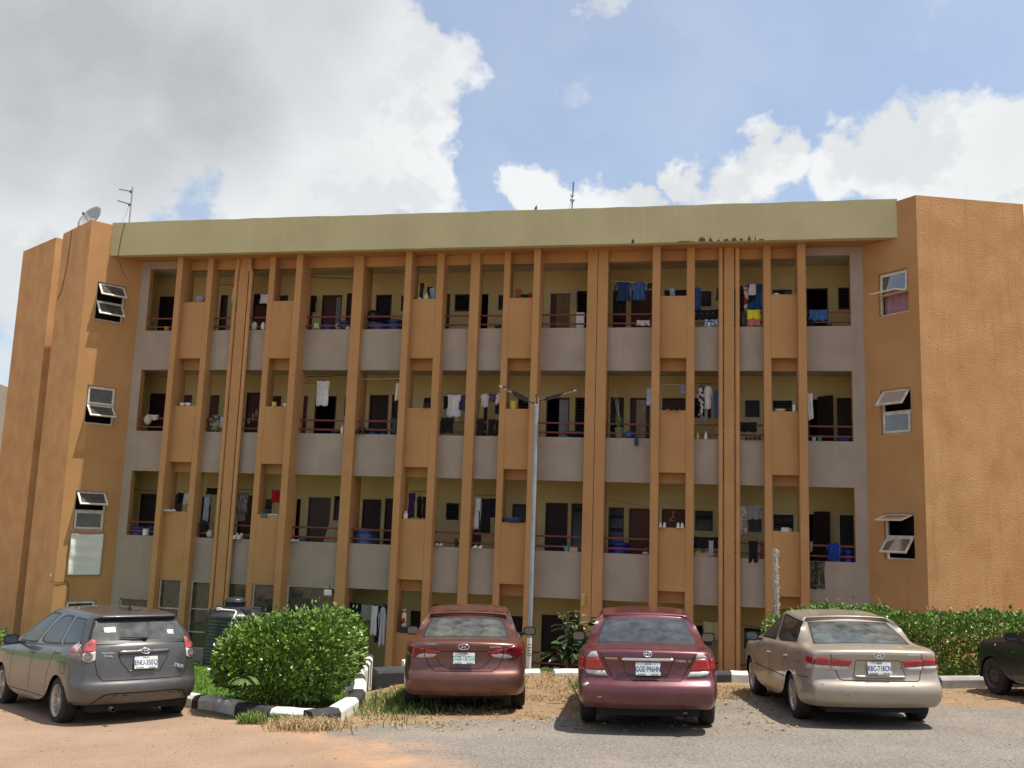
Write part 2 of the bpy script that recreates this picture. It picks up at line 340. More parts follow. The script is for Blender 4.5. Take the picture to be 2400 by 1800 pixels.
ITEMS=[
 ('blob', -9.667, 8.186, -9.346, 8.409, -0.28, 'grey_cloth', 'cloth_bundle', 'grey cloth bundle in the topmost sill opening beside the leftmost pilaster', 'bundle', 'household things on the balcony sills'),
 ('bowl', -10.75, 7.386, -10.572, 7.518, -0.55, 'orange_plastic', 'bowl', 'small orange bowl on the sill of the topmost far left balcony', 'bowl', 'household things on the balcony sills'),
 ('drape', -8.783, 8.33, -8.624, 8.752, -0.8, 'white_cloth', 'trousers', 'narrow white trousers hanging beside the drainpipe on the top floor', 'trousers', 'laundry hung out along the balconies'),
 ('drape', -8.091, 8.214, -7.641, 8.583, -0.85, 'black_cloth', 'shirt', 'black shirt hanging behind a white vest on the top floor right of the drainpipes', 'shirt', 'laundry hung out along the balconies'),
 ('drape', -7.817, 8.235, -7.556, 8.526, -0.7, 'white_cloth', 'vest', 'white vest hanging in front of a black shirt on the top floor', 'vest', 'laundry hung out along the balconies'),
 ('blob', -7.949, 7.386, -7.754, 7.662, -0.53, 'cream_cloth', 'cloth_bundle', 'cream cloth ball left of another white ball on the top rail by the drainpipe', 'bundle', 'household things on the balcony sills'),
 ('blob', -7.643, 7.386, -7.503, 7.644, -0.53, 'white_cloth', 'cloth_bundle', 'white cloth ball at the rail end touching the orange panel, top floor', 'bundle', 'household things on the balcony sills'),
 ('drape', -6.653, 8.197, -6.485, 8.719, -1.7, 'black_cloth', 'jacket', 'black jacket hanging on the door at the left of the top balcony with lime cloth', 'jacket', 'laundry hung out along the balconies'),
 ('drape', -5.974, 7.437, -5.823, 7.588, -0.5, 'lime_cloth', 'cloth', 'lime green rag over the lower rail of a top floor balcony', 'cloth', 'laundry hung out along the balconies'),
 ('drum', -5.956, 7.499, -5.53, 7.655, -1.0, 'blue_plastic', 'water_drum', 'blue drum with flat lid right of the lime rag, top floor', 'drum', 'blue plastic drums on the balconies'),
 ('drum', -5.33, 7.474, -5.02, 7.736, -0.9, 'blue_plastic', 'water_drum', 'blue drum half hidden by the plain pilaster, beside the patterned bundle', 'drum', 'blue plastic drums on the balconies'),
 ('blob', -5.354, 7.386, -5.154, 7.597, -0.53, 'camo_cloth', 'cloth_bundle', 'patterned brown and white bundle between two blue drums on the top sill', 'bundle', 'household things on the balcony sills'),
 ('blob', -5.022, 7.386, -4.892, 7.483, -0.53, 'white_cloth', 'plastic_bag', 'small white plastic bag at the foot of the top floor pilaster', 'bag', 'household things on the balcony sills'),
 ('blob', -4.559, 7.704, -4.18, 8.052, -0.9, 'black_plastic', 'travel_bag', 'black bag standing above two blue drums on the top floor', 'bag', 'household things on the balcony sills'),
 ('drum', -4.495, 7.502, -3.915, 7.665, -0.95, 'blue_plastic', 'water_drum', 'wide blue drum below the black bag on the top floor', 'drum', 'blue plastic drums on the balconies'),
 ('drum', -3.899, 7.51, -3.471, 7.784, -1.0, 'blue_plastic', 'water_drum', 'blue drum with raised lid next to the wide drum, top floor', 'drum', 'blue plastic drums on the balconies'),
 ('drape', -2.921, 8.309, -2.806, 8.788, -0.7, 'darkgrey_cloth', 'trousers', 'dark grey trousers hanging against the pilaster in a top floor opening', 'trousers', 'laundry hung out along the balconies'),
 ('drape', -2.718, 8.346, -2.569, 8.685, -0.75, 'black_cloth', 'shirt', 'black sleeve hanging behind the pale shirt in a top floor opening', 'shirt', 'laundry hung out along the balconies'),
 ('shirt', -2.581, 8.253, -2.35, 8.596, -0.5, 'paleblue_cloth', 'shirt', 'pale lilac shirt hanging in the top floor opening with a green jug', 'shirt', 'laundry hung out along the balconies'),
 ('bottle', -2.663, 8.186, -2.524, 8.374, -0.28, 'palegreen_plastic', 'jug', 'pale green jug on the orange sill under the pale shirt', 'jug', 'household things on the balcony sills'),
 ('bowl', -2.849, 8.186, -2.728, 8.233, -0.28, 'white_plastic', 'bowl', 'white bowl left of the pale green jug', 'bowl', 'household things on the balcony sills'),
 ('shirt', -0.118, 8.222, 0.103, 8.547, -0.5, 'orangebrown_cloth', 'shirt', 'orange and black shirt hanging in a top floor opening', 'shirt', 'laundry hung out along the balconies'),
 ('drape', 0.247, 8.242, 0.355, 8.421, -0.6, 'red_cloth', 'cloth', 'red and white cloth hanging right of the orange shirt', 'cloth', 'laundry hung out along the balconies'),
 ('bowl', -0.715, 7.443, -0.5, 7.522, -0.75, 'green_plastic', 'basin', 'green basin showing over a top floor parapet', 'basin', 'household things on the balcony sills'),
 ('drape', 1.377, 8.373, 1.497, 8.769, -1.6, 'cream_cloth', 'rag', 'ragged cream cloth hanging between the olive curtain and louvred door', 'rag', 'laundry hung out along the balconies'),
 ('box', 1.606, 6.93, 1.824, 7.873, -0.8, 'white_plastic', 'water_dispenser', 'white water dispenser behind the rail left of the wide split pilaster', 'dispenser', 'household things on the balcony sills'),
 ('shirt', 2.637, 8.184, 3.143, 8.767, -0.72, 'navy_cloth', 'shirt', 'navy blue shirt pegged left of a lighter blue one, right of the split pilaster', 'shirt', 'laundry hung out along the balconies'),
 ('shirt', 3.102, 8.209, 3.564, 8.73, -0.7, 'blue_cloth', 'shirt', 'lighter blue shirt pegged beside the navy shirt', 'shirt', 'laundry hung out along the balconies'),
 ('drape', 3.552, 8.529, 3.673, 8.714, -0.75, 'olive_cloth', 'cloth', 'small dark olive cloth pegged at the end of the blue shirts', 'cloth', 'laundry hung out along the balconies'),
 ('drape', 3.274, 7.443, 3.641, 7.597, -0.49, 'pink_white_cloth', 'cloth', 'pinkish white cloth over the lower rail under the blue shirts', 'cloth', 'laundry hung out along the balconies'),
 ('shirt', 4.126, 8.256, 4.303, 8.496, -0.55, 'paleblue_cloth', 'shirt', 'striped white shirt in the top opening right of the blue shirts', 'shirt', 'laundry hung out along the balconies'),
 ('shirt', 4.74, 7.93, 5.008, 8.567, -0.75, 'blue_cloth', 'shirt', 'bright blue shirt half hidden by a pilaster above a black cloth', 'shirt', 'laundry hung out along the balconies'),
 ('drape', 5.396, 8.167, 5.467, 8.528, -0.75, 'olive_cloth', 'shirt', 'olive shirt edge hanging against the right drainpipe pair', 'shirt', 'laundry hung out along the balconies'),
 ('drape', 4.813, 7.582, 5.47, 7.87, -0.49, 'black_cloth', 'blanket', 'black blanket over the top rail left of the right drainpipes', 'blanket', 'laundry hung out along the balconies'),
 ('drape', 5.068, 7.405, 5.466, 7.599, -0.47, 'bluewhite_cloth', 'cloth', 'blue and white patterned cloth hanging below the black blanket', 'cloth', 'laundry hung out along the balconies'),
 ('drape', 5.985, 8.383, 6.093, 8.585, -0.8, 'maroon_cloth', 'cloth', 'small dark red cloth beside the printed banner cloth', 'cloth', 'laundry hung out along the balconies'),
 ('drape', 6.113, 7.901, 6.232, 8.568, -0.72, 'redwhite_cloth', 'towel', 'red and white towel left of the printed blue cloth', 'towel', 'laundry hung out along the balconies'),
 ('drape', 6.207, 7.888, 6.608, 8.603, -0.66, 'print_cloth', 'wrapper_cloth', 'large printed cloth in red blue and black above the yellow shirt', 'cloth', 'laundry hung out along the balconies'),
 ('blob', 5.968, 7.386, 6.184, 7.855, -0.55, 'black_plastic', 'backpack', 'black bag with red straps at the rail right of the drainpipes', 'bag', 'household things on the balcony sills'),
 ('drape', 6.178, 7.586, 6.533, 7.851, -0.47, 'yellow_cloth', 'shirt', 'bright yellow shirt over the top rail', 'shirt', 'laundry hung out along the balconies'),
 ('drape', 6.184, 7.421, 6.519, 7.589, -0.47, 'pink_cloth', 'cloth', 'pink cloth hanging directly under the yellow shirt', 'cloth', 'laundry hung out along the balconies'),
 ('bowl', 6.838, 8.186, 6.997, 8.223, -0.28, 'white_plastic', 'bowl', 'white bowl on the sill left of the purple bag', 'bowl', 'household things on the balcony sills'),
 ('blob', 7.107, 8.186, 7.334, 8.267, -0.28, 'purple_cloth', 'bag', 'purple bag lying on a top floor sill', 'bag', 'household things on the balcony sills'),
 ('bowl', 7.312, 8.186, 7.456, 8.213, -0.28, 'lime_plastic', 'bowl', 'lime green bowl right of the purple bag', 'bowl', 'household things on the balcony sills'),
 ('drape', 7.753, 7.542, 8.227, 7.836, -0.49, 'blue_cloth', 'towel', 'blue towel over the rail of the topmost far right balcony', 'towel', 'laundry hung out along the balconies'),
 ('blob', 7.694, 7.386, 7.898, 7.64, -0.55, 'black_cloth', 'cloth_bundle', 'black cloth heap under the blue towel at far right top', 'bundle', 'household things on the balcony sills'),
 ('blob', 8.196, 7.386, 8.363, 7.511, -0.55, 'darkgrey_cloth', 'cooking_pot', 'dark pot on the far right top parapet', 'pot', 'household things on the balcony sills'),
 ('blob', -11.108, 4.582, -10.856, 4.891, -0.52, 'cream_cloth', 'net_bundle', 'off white net bundle over the rail at far left middle floor', 'bundle', 'laundry hung out along the balconies'),
 ('drape', -10.877, 4.713, -10.651, 4.871, -0.49, 'cream_cloth', 'cloth', 'off white rag over the rail beside the net bundle', 'cloth', 'laundry hung out along the balconies'),
 ('bowl', -9.87, 5.111, -9.69, 5.194, -0.28, 'white_plastic', 'bowl', 'left of two upturned white bowls on one sill', 'bowl', 'household things on the balcony sills'),
 ('bowl', -9.688, 5.111, -9.505, 5.196, -0.28, 'white_plastic', 'bowl', 'right of two upturned white bowls on one sill', 'bowl', 'household things on the balcony sills'),
 ('rack', -10.089, 5.427, -9.665, 5.548, -0.3, 'dark_metal', 'wire_rack', 'dark wire rack fixed to the pilaster side above two white bowls', 'rack', 'household things on the balcony sills'),
 ('blob', -9.058, 4.378, -8.624, 4.916, -0.55, 'camo_cloth', 'camouflage_bag', 'camouflage bag hanging on the rail left of the drainpipes', 'bag', 'household things on the balcony sills'),
 ('drape', -8.66, 4.505, -8.452, 4.834, -0.5, 'paleblue_cloth', 'cloth', 'pale blue cloth beside the camouflage bag', 'cloth', 'laundry hung out along the balconies'),
 ('bottle', -6.997, 5.111, -6.866, 5.248, -0.28, 'yellow_plastic', 'cup', 'yellow cup on a middle floor sill', 'cup', 'household things on the balcony sills'),
 ('bowl', -6.662, 5.111, -6.515, 5.203, -0.28, 'white_plastic', 'bowl', 'white bowl right of the yellow cup', 'bowl', 'household things on the balcony sills'),
 ('hanger', -6.273, 5.859, -5.903, 6.066, -0.75, 'red_plastic', 'clothes_hanger', 'empty orange red hanger beside the white towel', 'hanger', 'laundry hung out along the balconies'),
 ('hanger', -5.9, 5.901, -5.56, 6.095, -0.75, 'black_plastic', 'clothes_hanger', 'black hanger holding the long white towel', 'hanger', 'laundry hung out along the balconies'),
 ('drape', -5.889, 5.206, -5.502, 5.938, -0.73, 'white_cloth', 'towel', 'long white towel on a black hanger, middle floor', 'towel', 'laundry hung out along the balconies'),
 ('bottle', -4.985, 4.386, -4.893, 4.644, -0.53, 'white_plastic', 'bottle', 'white bottle standing on the sill left of the plain pilaster', 'bottle', 'household things on the balcony sills'),
 ('drum', -5.358, 4.419, -5.062, 4.531, -0.8, 'blue_plastic', 'water_drum', 'blue tub behind the white bottle, middle floor', 'drum', 'blue plastic drums on the balconies'),
 ('drape', -3.493, 5.379, -3.3, 5.884, -0.7, 'ivory_cloth', 'towel', 'ivory towel edge beside a pilaster, middle floor', 'towel', 'laundry hung out along the balconies'),
 ('shoes', -4.504, 4.386, -4.21, 4.6, -0.53, 'black_plastic', 'shoes', 'black and white shoes at the left of the balcony with blue drums, middle floor', 'shoes', 'shoes left on the balcony sills'),
 ('drum', -4.383, 4.448, -3.969, 4.585, -0.9, 'blue_plastic', 'water_drum', 'blue drum right of the black shoes, middle floor', 'drum', 'blue plastic drums on the balconies'),
 ('drum', -3.983, 4.457, -3.753, 4.595, -0.95, 'blue_plastic', 'water_drum', 'small blue drum behind the dark jacket, middle floor', 'drum', 'blue plastic drums on the balconies'),
 ('drape', -3.474, 4.43, -3.267, 4.859, -0.49, 'darkgrey_cloth', 'jacket', 'dark grey jacket over the rail under the ivory towel', 'jacket', 'laundry hung out along the balconies'),
 ('shoes', -2.512, 5.111, -2.332, 5.284, -0.28, 'black_plastic', 'sneakers', 'black sneakers standing on end in a middle floor opening', 'shoes', 'shoes left on the balcony sills'),
 ('drape', -2.09, 5.138, -1.942, 5.527, -0.75, 'black_cloth', 'shirt', 'black shirt left of the big white sheet', 'shirt', 'laundry hung out along the balconies'),
 ('drape', -1.953, 4.918, -1.563, 5.548, -0.68, 'white_cloth', 'sheet', 'big white sheet doubled over the line', 'sheet', 'laundry hung out along the balconies'),
 ('drape', -1.992, 4.733, -1.594, 5.175, -0.74, 'cream_cloth', 'sheet', 'cream lower end of bedding behind the big white sheet', 'sheet', 'laundry hung out along the balconies'),
 ('drape', -1.62, 5.115, -1.431, 5.564, -0.7, 'indigo_cloth', 'shirt', 'indigo shirt right of the big white sheet', 'shirt', 'laundry hung out along the balconies'),
 ('drape', -2.047, 4.446, -1.692, 4.883, -0.48, 'black_cloth', 'trousers', 'black trousers over the rail under the white sheet', 'trousers', 'laundry hung out along the balconies'),
 ('shirt', -1.032, 5.213, -0.757, 5.593, -0.7, 'white_cloth', 'shirt', 'white T shirt hanging above the yellow scarf', 'shirt', 'laundry hung out along the balconies'),
 ('drape', -1.072, 4.874, -0.904, 5.452, -0.74, 'mustard_cloth', 'scarf', 'long mustard yellow scarf hanging below a white T shirt', 'scarf', 'laundry hung out along the balconies'),
 ('drape', -0.786, 5.347, -0.532, 5.602, -0.7, 'purple_print_cloth', 'blouse', 'purple patterned blouse right of the white T shirt', 'blouse', 'laundry hung out along the balconies'),
 ('drape', -0.576, 5.282, -0.446, 5.601, -0.66, 'redwhite_cloth', 'shirt', 'white shirt with red print against the pilaster', 'shirt', 'laundry hung out along the balconies'),
 ('drape', -1.034, 4.401, -0.839, 4.859, -0.48, 'navyblack_cloth', 'trousers', 'navy trousers over the rail under the mustard scarf', 'trousers', 'laundry hung out along the balconies'),
 ('drape', -0.73, 4.398, -0.537, 4.863, -0.48, 'black_cloth', 'trousers', 'black leggings over the rail in the middle of the same bay as the scarf', 'trousers', 'laundry hung out along the balconies'),
 ('drape', -0.525, 4.4, -0.395, 4.842, -0.48, 'black_cloth', 'trousers', 'black trousers over the rail against the pilaster by the lamp', 'trousers', 'laundry hung out along the balconies'),
 ('bucket', -0.086, 5.111, 0.105, 5.328, -0.28, 'yellow_plastic', 'bucket', 'yellow bucket on the sill behind the street lamp arm', 'bucket', 'household things on the balcony sills'),
 ('bowl', 1.33, 4.441, 1.895, 4.568, -0.85, 'blue_plastic', 'basin', 'big blue basin behind the street lamp pole', 'basin', 'household things on the balcony sills'),
 ('blob', 2.975, 4.386, 3.248, 4.588, -0.55, 'blue_plastic', 'bag', 'blue bag on the sill right of the potted plant', 'bag', 'household things on the balcony sills'),
 ('shoes', 3.267, 4.183, 3.376, 4.443, -0.42, 'navy_cloth', 'slippers', 'navy slippers hanging over the parapet right of the potted plant', 'slippers', 'shoes left on the balcony sills'),
 ('drape', 3.569, 5.292, 3.696, 5.746, -0.6, 'paleblue_cloth', 'shirt', 'pale blue shirt edge hanging by the beige curtain', 'shirt', 'laundry hung out along the balconies'),
 ('shoes', 4.075, 5.111, 4.477, 5.131, -0.24, 'blackwhite_plastic', 'sneakers', 'black and white sneakers lying soles out on an orange sill', 'shoes', 'shoes left on the balcony sills'),
 ('drape', 4.442, 5.607, 4.614, 5.86, -0.6, 'lilac_cloth', 'cloth', 'small lilac cloth at the end of a line above the dark red door', 'cloth', 'laundry hung out along the balconies'),
 ('shirt', 4.896, 5.007, 5.106, 5.854, -0.7, 'zebra_cloth', 'dress', 'black and white patterned dress left of the white tops', 'dress', 'laundry hung out along the balconies'),
 ('shirt', 5.07, 5.207, 5.292, 5.848, -0.66, 'white_cloth', 'shirt', 'white shirt between the patterned dress and the blue shirt', 'shirt', 'laundry hung out along the balconies'),
 ('drape', 4.981, 4.883, 5.189, 5.221, -0.72, 'grey_cloth', 'skirt', 'grey skirt hem hanging below the white shirt', 'skirt', 'laundry hung out along the balconies'),
 ('shirt', 5.311, 4.975, 5.496, 5.743, -0.68, 'blue_cloth', 'shirt', 'royal blue shirt against the left pipe of the right drainpipes', 'shirt', 'laundry hung out along the balconies'),
 ('bottle', 4.873, 4.386, 4.948, 4.591, -0.53, 'lime_plastic', 'bottle', 'lime green bottle on the parapet left of the white bottle', 'bottle', 'household things on the balcony sills'),
 ('bottle', 5.078, 4.386, 5.16, 4.594, -0.53, 'white_plastic', 'bottle', 'white bottle right of the lime bottle', 'bottle', 'household things on the balcony sills'),
 ('drape', 5.955, 4.595, 6.421, 4.861, -0.48, 'black_cloth', 'cloth', 'black cloth over the rail above two pairs of sandals', 'cloth', 'laundry hung out along the balconies'),
 ('shoes', 6.108, 4.386, 6.304, 4.478, -0.53, 'black_plastic', 'sandals', 'left of two pairs of black sandals on one parapet', 'sandals', 'shoes left on the balcony sills'),
 ('shoes', 6.311, 4.386, 6.535, 4.488, -0.53, 'black_plastic', 'sandals', 'right of two pairs of black sandals on one parapet', 'sandals', 'shoes left on the balcony sills'),
 ('bowl', 6.847, 5.111, 7.139, 5.168, -0.28, 'cream_plastic', 'basin', 'shallow cream basin on the sill left of the white cup', 'basin', 'household things on the balcony sills'),
 ('bottle', 7.298, 5.111, 7.375, 5.287, -0.28, 'white_plastic', 'cup', 'white cup by the pilaster right of the cream basin', 'cup', 'household things on the balcony sills'),
 ('drape', 7.693, 4.947, 7.826, 5.637, -0.55, 'white_cloth', 'towel', 'white towel hanging against the rightmost pilaster', 'towel', 'laundry hung out along the balconies'),
 ('bottle', 7.786, 4.386, 7.889, 4.487, -0.53, 'grey_plastic', 'mug', 'grey mug on the far right middle parapet', 'mug', 'household things on the balcony sills'),
 ('bottle', 7.918, 4.386, 8.036, 4.502, -0.53, 'green_plastic', 'mug', 'green mug right of the grey mug', 'mug', 'household things on the balcony sills'),
 ('drum', 8.44, 4.426, 8.858, 4.512, -0.85, 'blue_plastic', 'water_drum', 'blue drum at the far right of the middle floor', 'drum', 'blue plastic drums on the balconies'),
 ('drum', -11.416, 1.299, -10.957, 1.625, -0.85, 'blue_plastic', 'water_drum', 'left blue drum at the far left lower balcony', 'drum', 'blue plastic drums on the balconies'),
 ('drum', -10.953, 1.309, -10.65, 1.626, -0.9, 'blue_plastic', 'water_drum', 'right blue drum at the far left lower balcony', 'drum', 'blue plastic drums on the balconies'),
 ('bottle', -10.823, 1.361, -10.646, 1.55, -0.53, 'white_plastic', 'jar', 'white jar between two blue drums at far left', 'jar', 'household things on the balcony sills'),
 ('shoes', -10.042, 2.071, -9.701, 2.135, -0.26, 'white_plastic', 'sneakers', 'white sneakers on the sill beside the leftmost pilaster, lower floor', 'shoes', 'shoes left on the balcony sills'),
 ('drape', -10.031, 2.311, -9.802, 2.629, -0.85, 'black_cloth', 'shirt', 'black shirt in the opening above white sneakers', 'shirt', 'laundry hung out along the balconies'),
 ('drape', -9.806, 2.248, -9.585, 2.618, -0.8, 'white_cloth', 'shirt', 'white shirt with dark print in the opening above white sneakers', 'shirt', 'laundry hung out along the balconies'),
 ('drape', -9.089, 2.593, -8.567, 2.796, -0.75, 'black_cloth', 'cloth', 'row of black caps and cloth on the line left of the drainpipes', 'cloth', 'laundry hung out along the balconies'),
 ('blob', -9.069, 1.56, -8.767, 1.838, -0.52, 'black_cloth', 'handbag', 'black bag hanging on the rail under a pale blue towel', 'bag', 'household things on the balcony sills'),
 ('drape', -9.125, 1.828, -8.949, 2.54, -0.8, 'paleblue_cloth', 'towel', 'narrow pale blue towel hanging down to the black bag', 'towel', 'laundry hung out along the balconies'),
 ('blob', -8.835, 1.361, -8.627, 1.593, -0.53, 'cream_cloth', 'cloth_bundle', 'cream bundle on the lower rail left of the drainpipes', 'bundle', 'household things on the balcony sills'),
 ('drape', -8.082, 2.089, -7.75, 2.675, -0.75, 'greyprint_cloth', 'dress', 'grey patterned dress on a hanger right of the drainpipes', 'dress', 'laundry hung out along the balconies'),
 ('drape', -8.1, 1.863, -7.829, 2.112, -0.8, 'grey_cloth', 'skirt', 'plain grey skirt below the grey patterned dress', 'skirt', 'laundry hung out along the balconies'),
 ('shoes', -7.949, 1.361, -7.679, 1.54, -0.46, 'cream_plastic', 'slippers', 'cream slipper leaning over the parapet right of the drainpipes', 'slippers', 'shoes left on the balcony sills'),
 ('drum', -7.858, 1.315, -7.55, 1.454, -0.7, 'blue_plastic', 'water_drum', 'blue tub behind the cream slipper', 'drum', 'blue plastic drums on the balconies'),
 ('drape', -6.948, 2.414, -6.608, 2.776, -0.55, 'bright_red_cloth', 'towel', 'plain bright red towel in a lower floor opening', 'towel', 'laundry hung out along the balconies'),
 ('drape', -7.058, 1.979, -6.863, 2.093, -0.17, 'teal_cloth', 'cloth', 'teal rag draped over the sill under the red towel', 'cloth', 'laundry hung out along the balconies'),
 ('box', -6.932, 2.071, -6.566, 2.091, -0.3, 'white_plastic', 'tray', 'white tray on the sill right of the teal rag', 'tray', 'household things on the balcony sills'),
 ('box', -5.535, 1.06, -5.023, 1.927, -0.95, 'cardboard', 'cardboard_sheet', 'tan cardboard sheet leaning behind the rail', 'cardboard', 'household things on the balcony sills'),
 ('shoes', -6.23, 1.361, -5.989, 1.422, -0.5, 'white_plastic', 'sneakers', 'white shoe on the parapet left of the small blue tub', 'shoes', 'shoes left on the balcony sills'),
 ('bucket', -6.012, 1.361, -5.822, 1.447, -0.55, 'blue_plastic', 'tub', 'small blue tub on the parapet under the door with brown frame', 'tub', 'household things on the balcony sills'),
 ('drum', -4.487, 1.386, -3.858, 1.781, -0.85, 'blue_plastic', 'water_drum', 'tall blue drum with bag on top, lower floor right of the plain pilaster', 'drum', 'blue plastic drums on the balconies'),
 ('drape', -2.957, 2.108, -2.764, 2.805, -0.7, 'purple_cloth', 'dress', 'purple and maroon dress on the rail behind a cream bottle', 'dress', 'laundry hung out along the balconies'),
 ('shirt', -2.72, 2.115, -2.538, 2.727, -0.7, 'black_cloth', 'dress', 'black dress hanging alone in the middle of an opening', 'dress', 'laundry hung out along the balconies'),
 ('drape', -2.552, 2.12, -2.377, 2.712, -0.72, 'maroon_cloth', 'dress', 'maroon dress at the right end of the short clothes rail', 'dress', 'laundry hung out along the balconies'),
 ('bottle', -2.94, 2.071, -2.805, 2.283, -0.26, 'cream_plastic', 'flask', 'cream flask in the corner of a lower floor sill', 'flask', 'household things on the balcony sills'),
 ('drape', -1.079, 1.856, -0.927, 2.719, -0.7, 'white_cloth', 'trousers', 'long white trousers at the left end of a packed clothes rail', 'trousers', 'laundry hung out along the balconies'),
 ('shirt', -1.023, 2.355, -0.859, 2.707, -0.66, 'white_cloth', 'shirt', 'white shirt with maroon hem on the packed clothes rail', 'shirt', 'laundry hung out along the balconies'),
 ('drape', -0.91, 1.962, -0.806, 2.702, -0.68, 'white_cloth', 'gown', 'narrow white gown beside the long black gown', 'gown', 'laundry hung out along the balconies'),
 ('drape', -0.872, 1.742, -0.584, 2.701, -0.64, 'black_cloth', 'gown', 'long black gown on the packed clothes rail', 'gown', 'laundry hung out along the balconies'),
 ('drape', -0.637, 2.179, -0.44, 2.714, -0.7, 'navyblack_cloth', 'shirt', 'dark navy shirt at the right end of the packed clothes rail', 'shirt', 'laundry hung out along the balconies'),
 ('shoes', -2.056, 1.387, -1.843, 1.492, -0.53, 'cream_plastic', 'sandals', 'cream sandals on the parapet left of a hanging black shoe', 'sandals', 'shoes left on the balcony sills'),
 ('blob', -1.54, 1.361, -1.428, 1.606, -0.49, 'black_plastic', 'shoe', 'single black shoe hung on the rail by its heel', 'shoe', 'shoes left on the balcony sills'),
 ('shoes', -1.016, 1.361, -0.729, 1.444, -0.5, 'white_plastic', 'sandals', 'white sandals on the parapet below the packed clothes rail', 'sandals', 'shoes left on the balcony sills'),
 ('bowl', -0.184, 2.071, 0.409, 2.197, -0.28, 'blue_plastic', 'tray', 'wide blue basin tipped on the sill left of the lamp pole', 'basin', 'household things on the balcony sills'),
 ('bucket', 1.435, 1.361, 1.601, 1.499, -0.53, 'turquoise_plastic', 'bucket', 'turquoise bucket on the parapet left of the split pilaster', 'bucket', 'household things on the balcony sills'),
 ('box', 1.602, 1.361, 1.817, 1.478, -0.53, 'tan_plastic', 'box', 'low tan box right of the turquoise bucket', 'box', 'household things on the balcony sills'),
 ('drum', 2.608, 1.369, 3.146, 1.662, -0.9, 'deepblue_plastic', 'water_drum', 'deep blue drum right of the split pilaster', 'drum', 'blue plastic drums on the balconies'),
 ('blob', 3.494, 1.361, 3.687, 1.433, -0.53, 'cream_cloth', 'cloth_bundle', 'cream rag heap on the parapet before the red brown door', 'bundle', 'household things on the balcony sills'),
 ('shoes', 3.923, 2.071, 4.128, 2.207, -0.26, 'white_plastic', 'sneakers', 'white shoes at the left of the sill with a wire hanger', 'shoes', 'shoes left on the balcony sills'),
 ('shoes', 4.376, 2.071, 4.58, 2.213, -0.26, 'white_plastic', 'sneakers', 'white shoes at the right of the sill with a wire hanger', 'shoes', 'shoes left on the balcony sills'),
 ('hanger', 4.2, 2.26, 4.384, 2.486, -0.35, 'tan_plastic', 'clothes_hanger', 'tan hanger between two pairs of white shoes', 'hanger', 'household things on the balcony sills'),
 ('drape', 4.825, 1.565, 5.459, 1.869, -0.48, 'black_cloth', 'clothes_heap', 'heap of black clothes over the rail left of the right drainpipes', 'clothes', 'laundry hung out along the balconies'),
 ('drape', 5.199, 1.362, 5.324, 1.785, -0.45, 'lilac_cloth', 'scarf', 'lilac scarf hanging over the black clothes heap', 'scarf', 'laundry hung out along the balconies'),
 ('box', 4.862, 1.361, 5.276, 1.505, -0.55, 'cardboard', 'carton', 'open cardboard carton under the black clothes heap', 'carton', 'household things on the balcony sills'),
 ('drape', 5.947, 1.929, 6.188, 2.683, -0.7, 'stripe_cloth', 'trousers', 'beige striped trousers right of the right drainpipes', 'trousers', 'laundry hung out along the balconies'),
 ('drape', 6.161, 2.353, 6.56, 2.683, -0.68, 'grey_cloth', 'shorts', 'grey shorts beside the beige striped trousers', 'shorts', 'laundry hung out along the balconies'),
 ('drape', 6.199, 1.267, 6.423, 1.815, -0.43, 'black_cloth', 'shirt', 'black shirt trailing over the rail and parapet below the grey shorts', 'shirt', 'laundry hung out along the balconies'),
 ('box', 6.495, 1.347, 6.574, 1.81, -0.62, 'red_plastic', 'board', 'upright red board against the pilaster below the grey shorts', 'board', 'household things on the balcony sills'),
 ('box', 6.995, 2.071, 7.17, 2.158, -0.28, 'white_plastic', 'basket', 'white basket on a lower right sill', 'basket', 'household things on the balcony sills'),
 ('bucket', 7.167, 2.071, 7.261, 2.143, -0.28, 'greyblue_plastic', 'tub', 'grey blue tub right of the white basket', 'tub', 'household things on the balcony sills'),
 ('shirt', 8.083, 1.385, 8.477, 1.839, -0.47, 'royal_cloth', 'shirt', 'royal blue shirt over the rail at far right lower balcony', 'shirt', 'laundry hung out along the balconies'),
 ('drape', 7.706, 0.684, 8.052, 1.365, -0.42, 'camo_dark_cloth', 'trousers', 'camouflage trousers hanging over the grey parapet beside the thorny stem', 'trousers', 'laundry hung out along the balconies'),
 ('drape', 7.699, 1.576, 7.769, 1.85, -0.48, 'grey_cloth', 'socks', 'grey socks over the rail at the rightmost pilaster', 'socks', 'laundry hung out along the balconies'),
 ('drum', 8.495, 1.344, 8.834, 1.674, -0.8, 'deepblue_plastic', 'water_drum', 'deep blue drum behind the royal blue shirt', 'drum', 'blue plastic drums on the balconies'),
 ('drape', -4.499, -0.739, -4.127, -0.247, -0.75, 'black_cloth', 'gown', 'black gown at the left of the ground floor clothes rail behind the hedge', 'gown', 'laundry hung out along the balconies'),
 ('drape', -4.139, -0.716, -3.76, -0.25, -0.7, 'grey_cloth', 'shirt', 'grey shirt on the ground floor clothes rail', 'shirt', 'laundry hung out along the balconies'),
 ('drape', -3.815, -1.093, -3.633, -0.297, -0.62, 'white_cloth', 'coat', 'white coat half behind the hedge on the ground floor rail', 'coat', 'laundry hung out along the balconies'),
 ('drape', -3.705, -1.272, -3.498, -0.304, -0.68, 'black_cloth', 'trousers', 'long black trousers between two white coats', 'trousers', 'laundry hung out along the balconies'),
 ('shirt', -3.598, -1.353, -3.366, -0.29, -0.6, 'lilacwhite_cloth', 'coat', 'long white coat beside the pilaster on the ground floor', 'coat', 'laundry hung out along the balconies'),
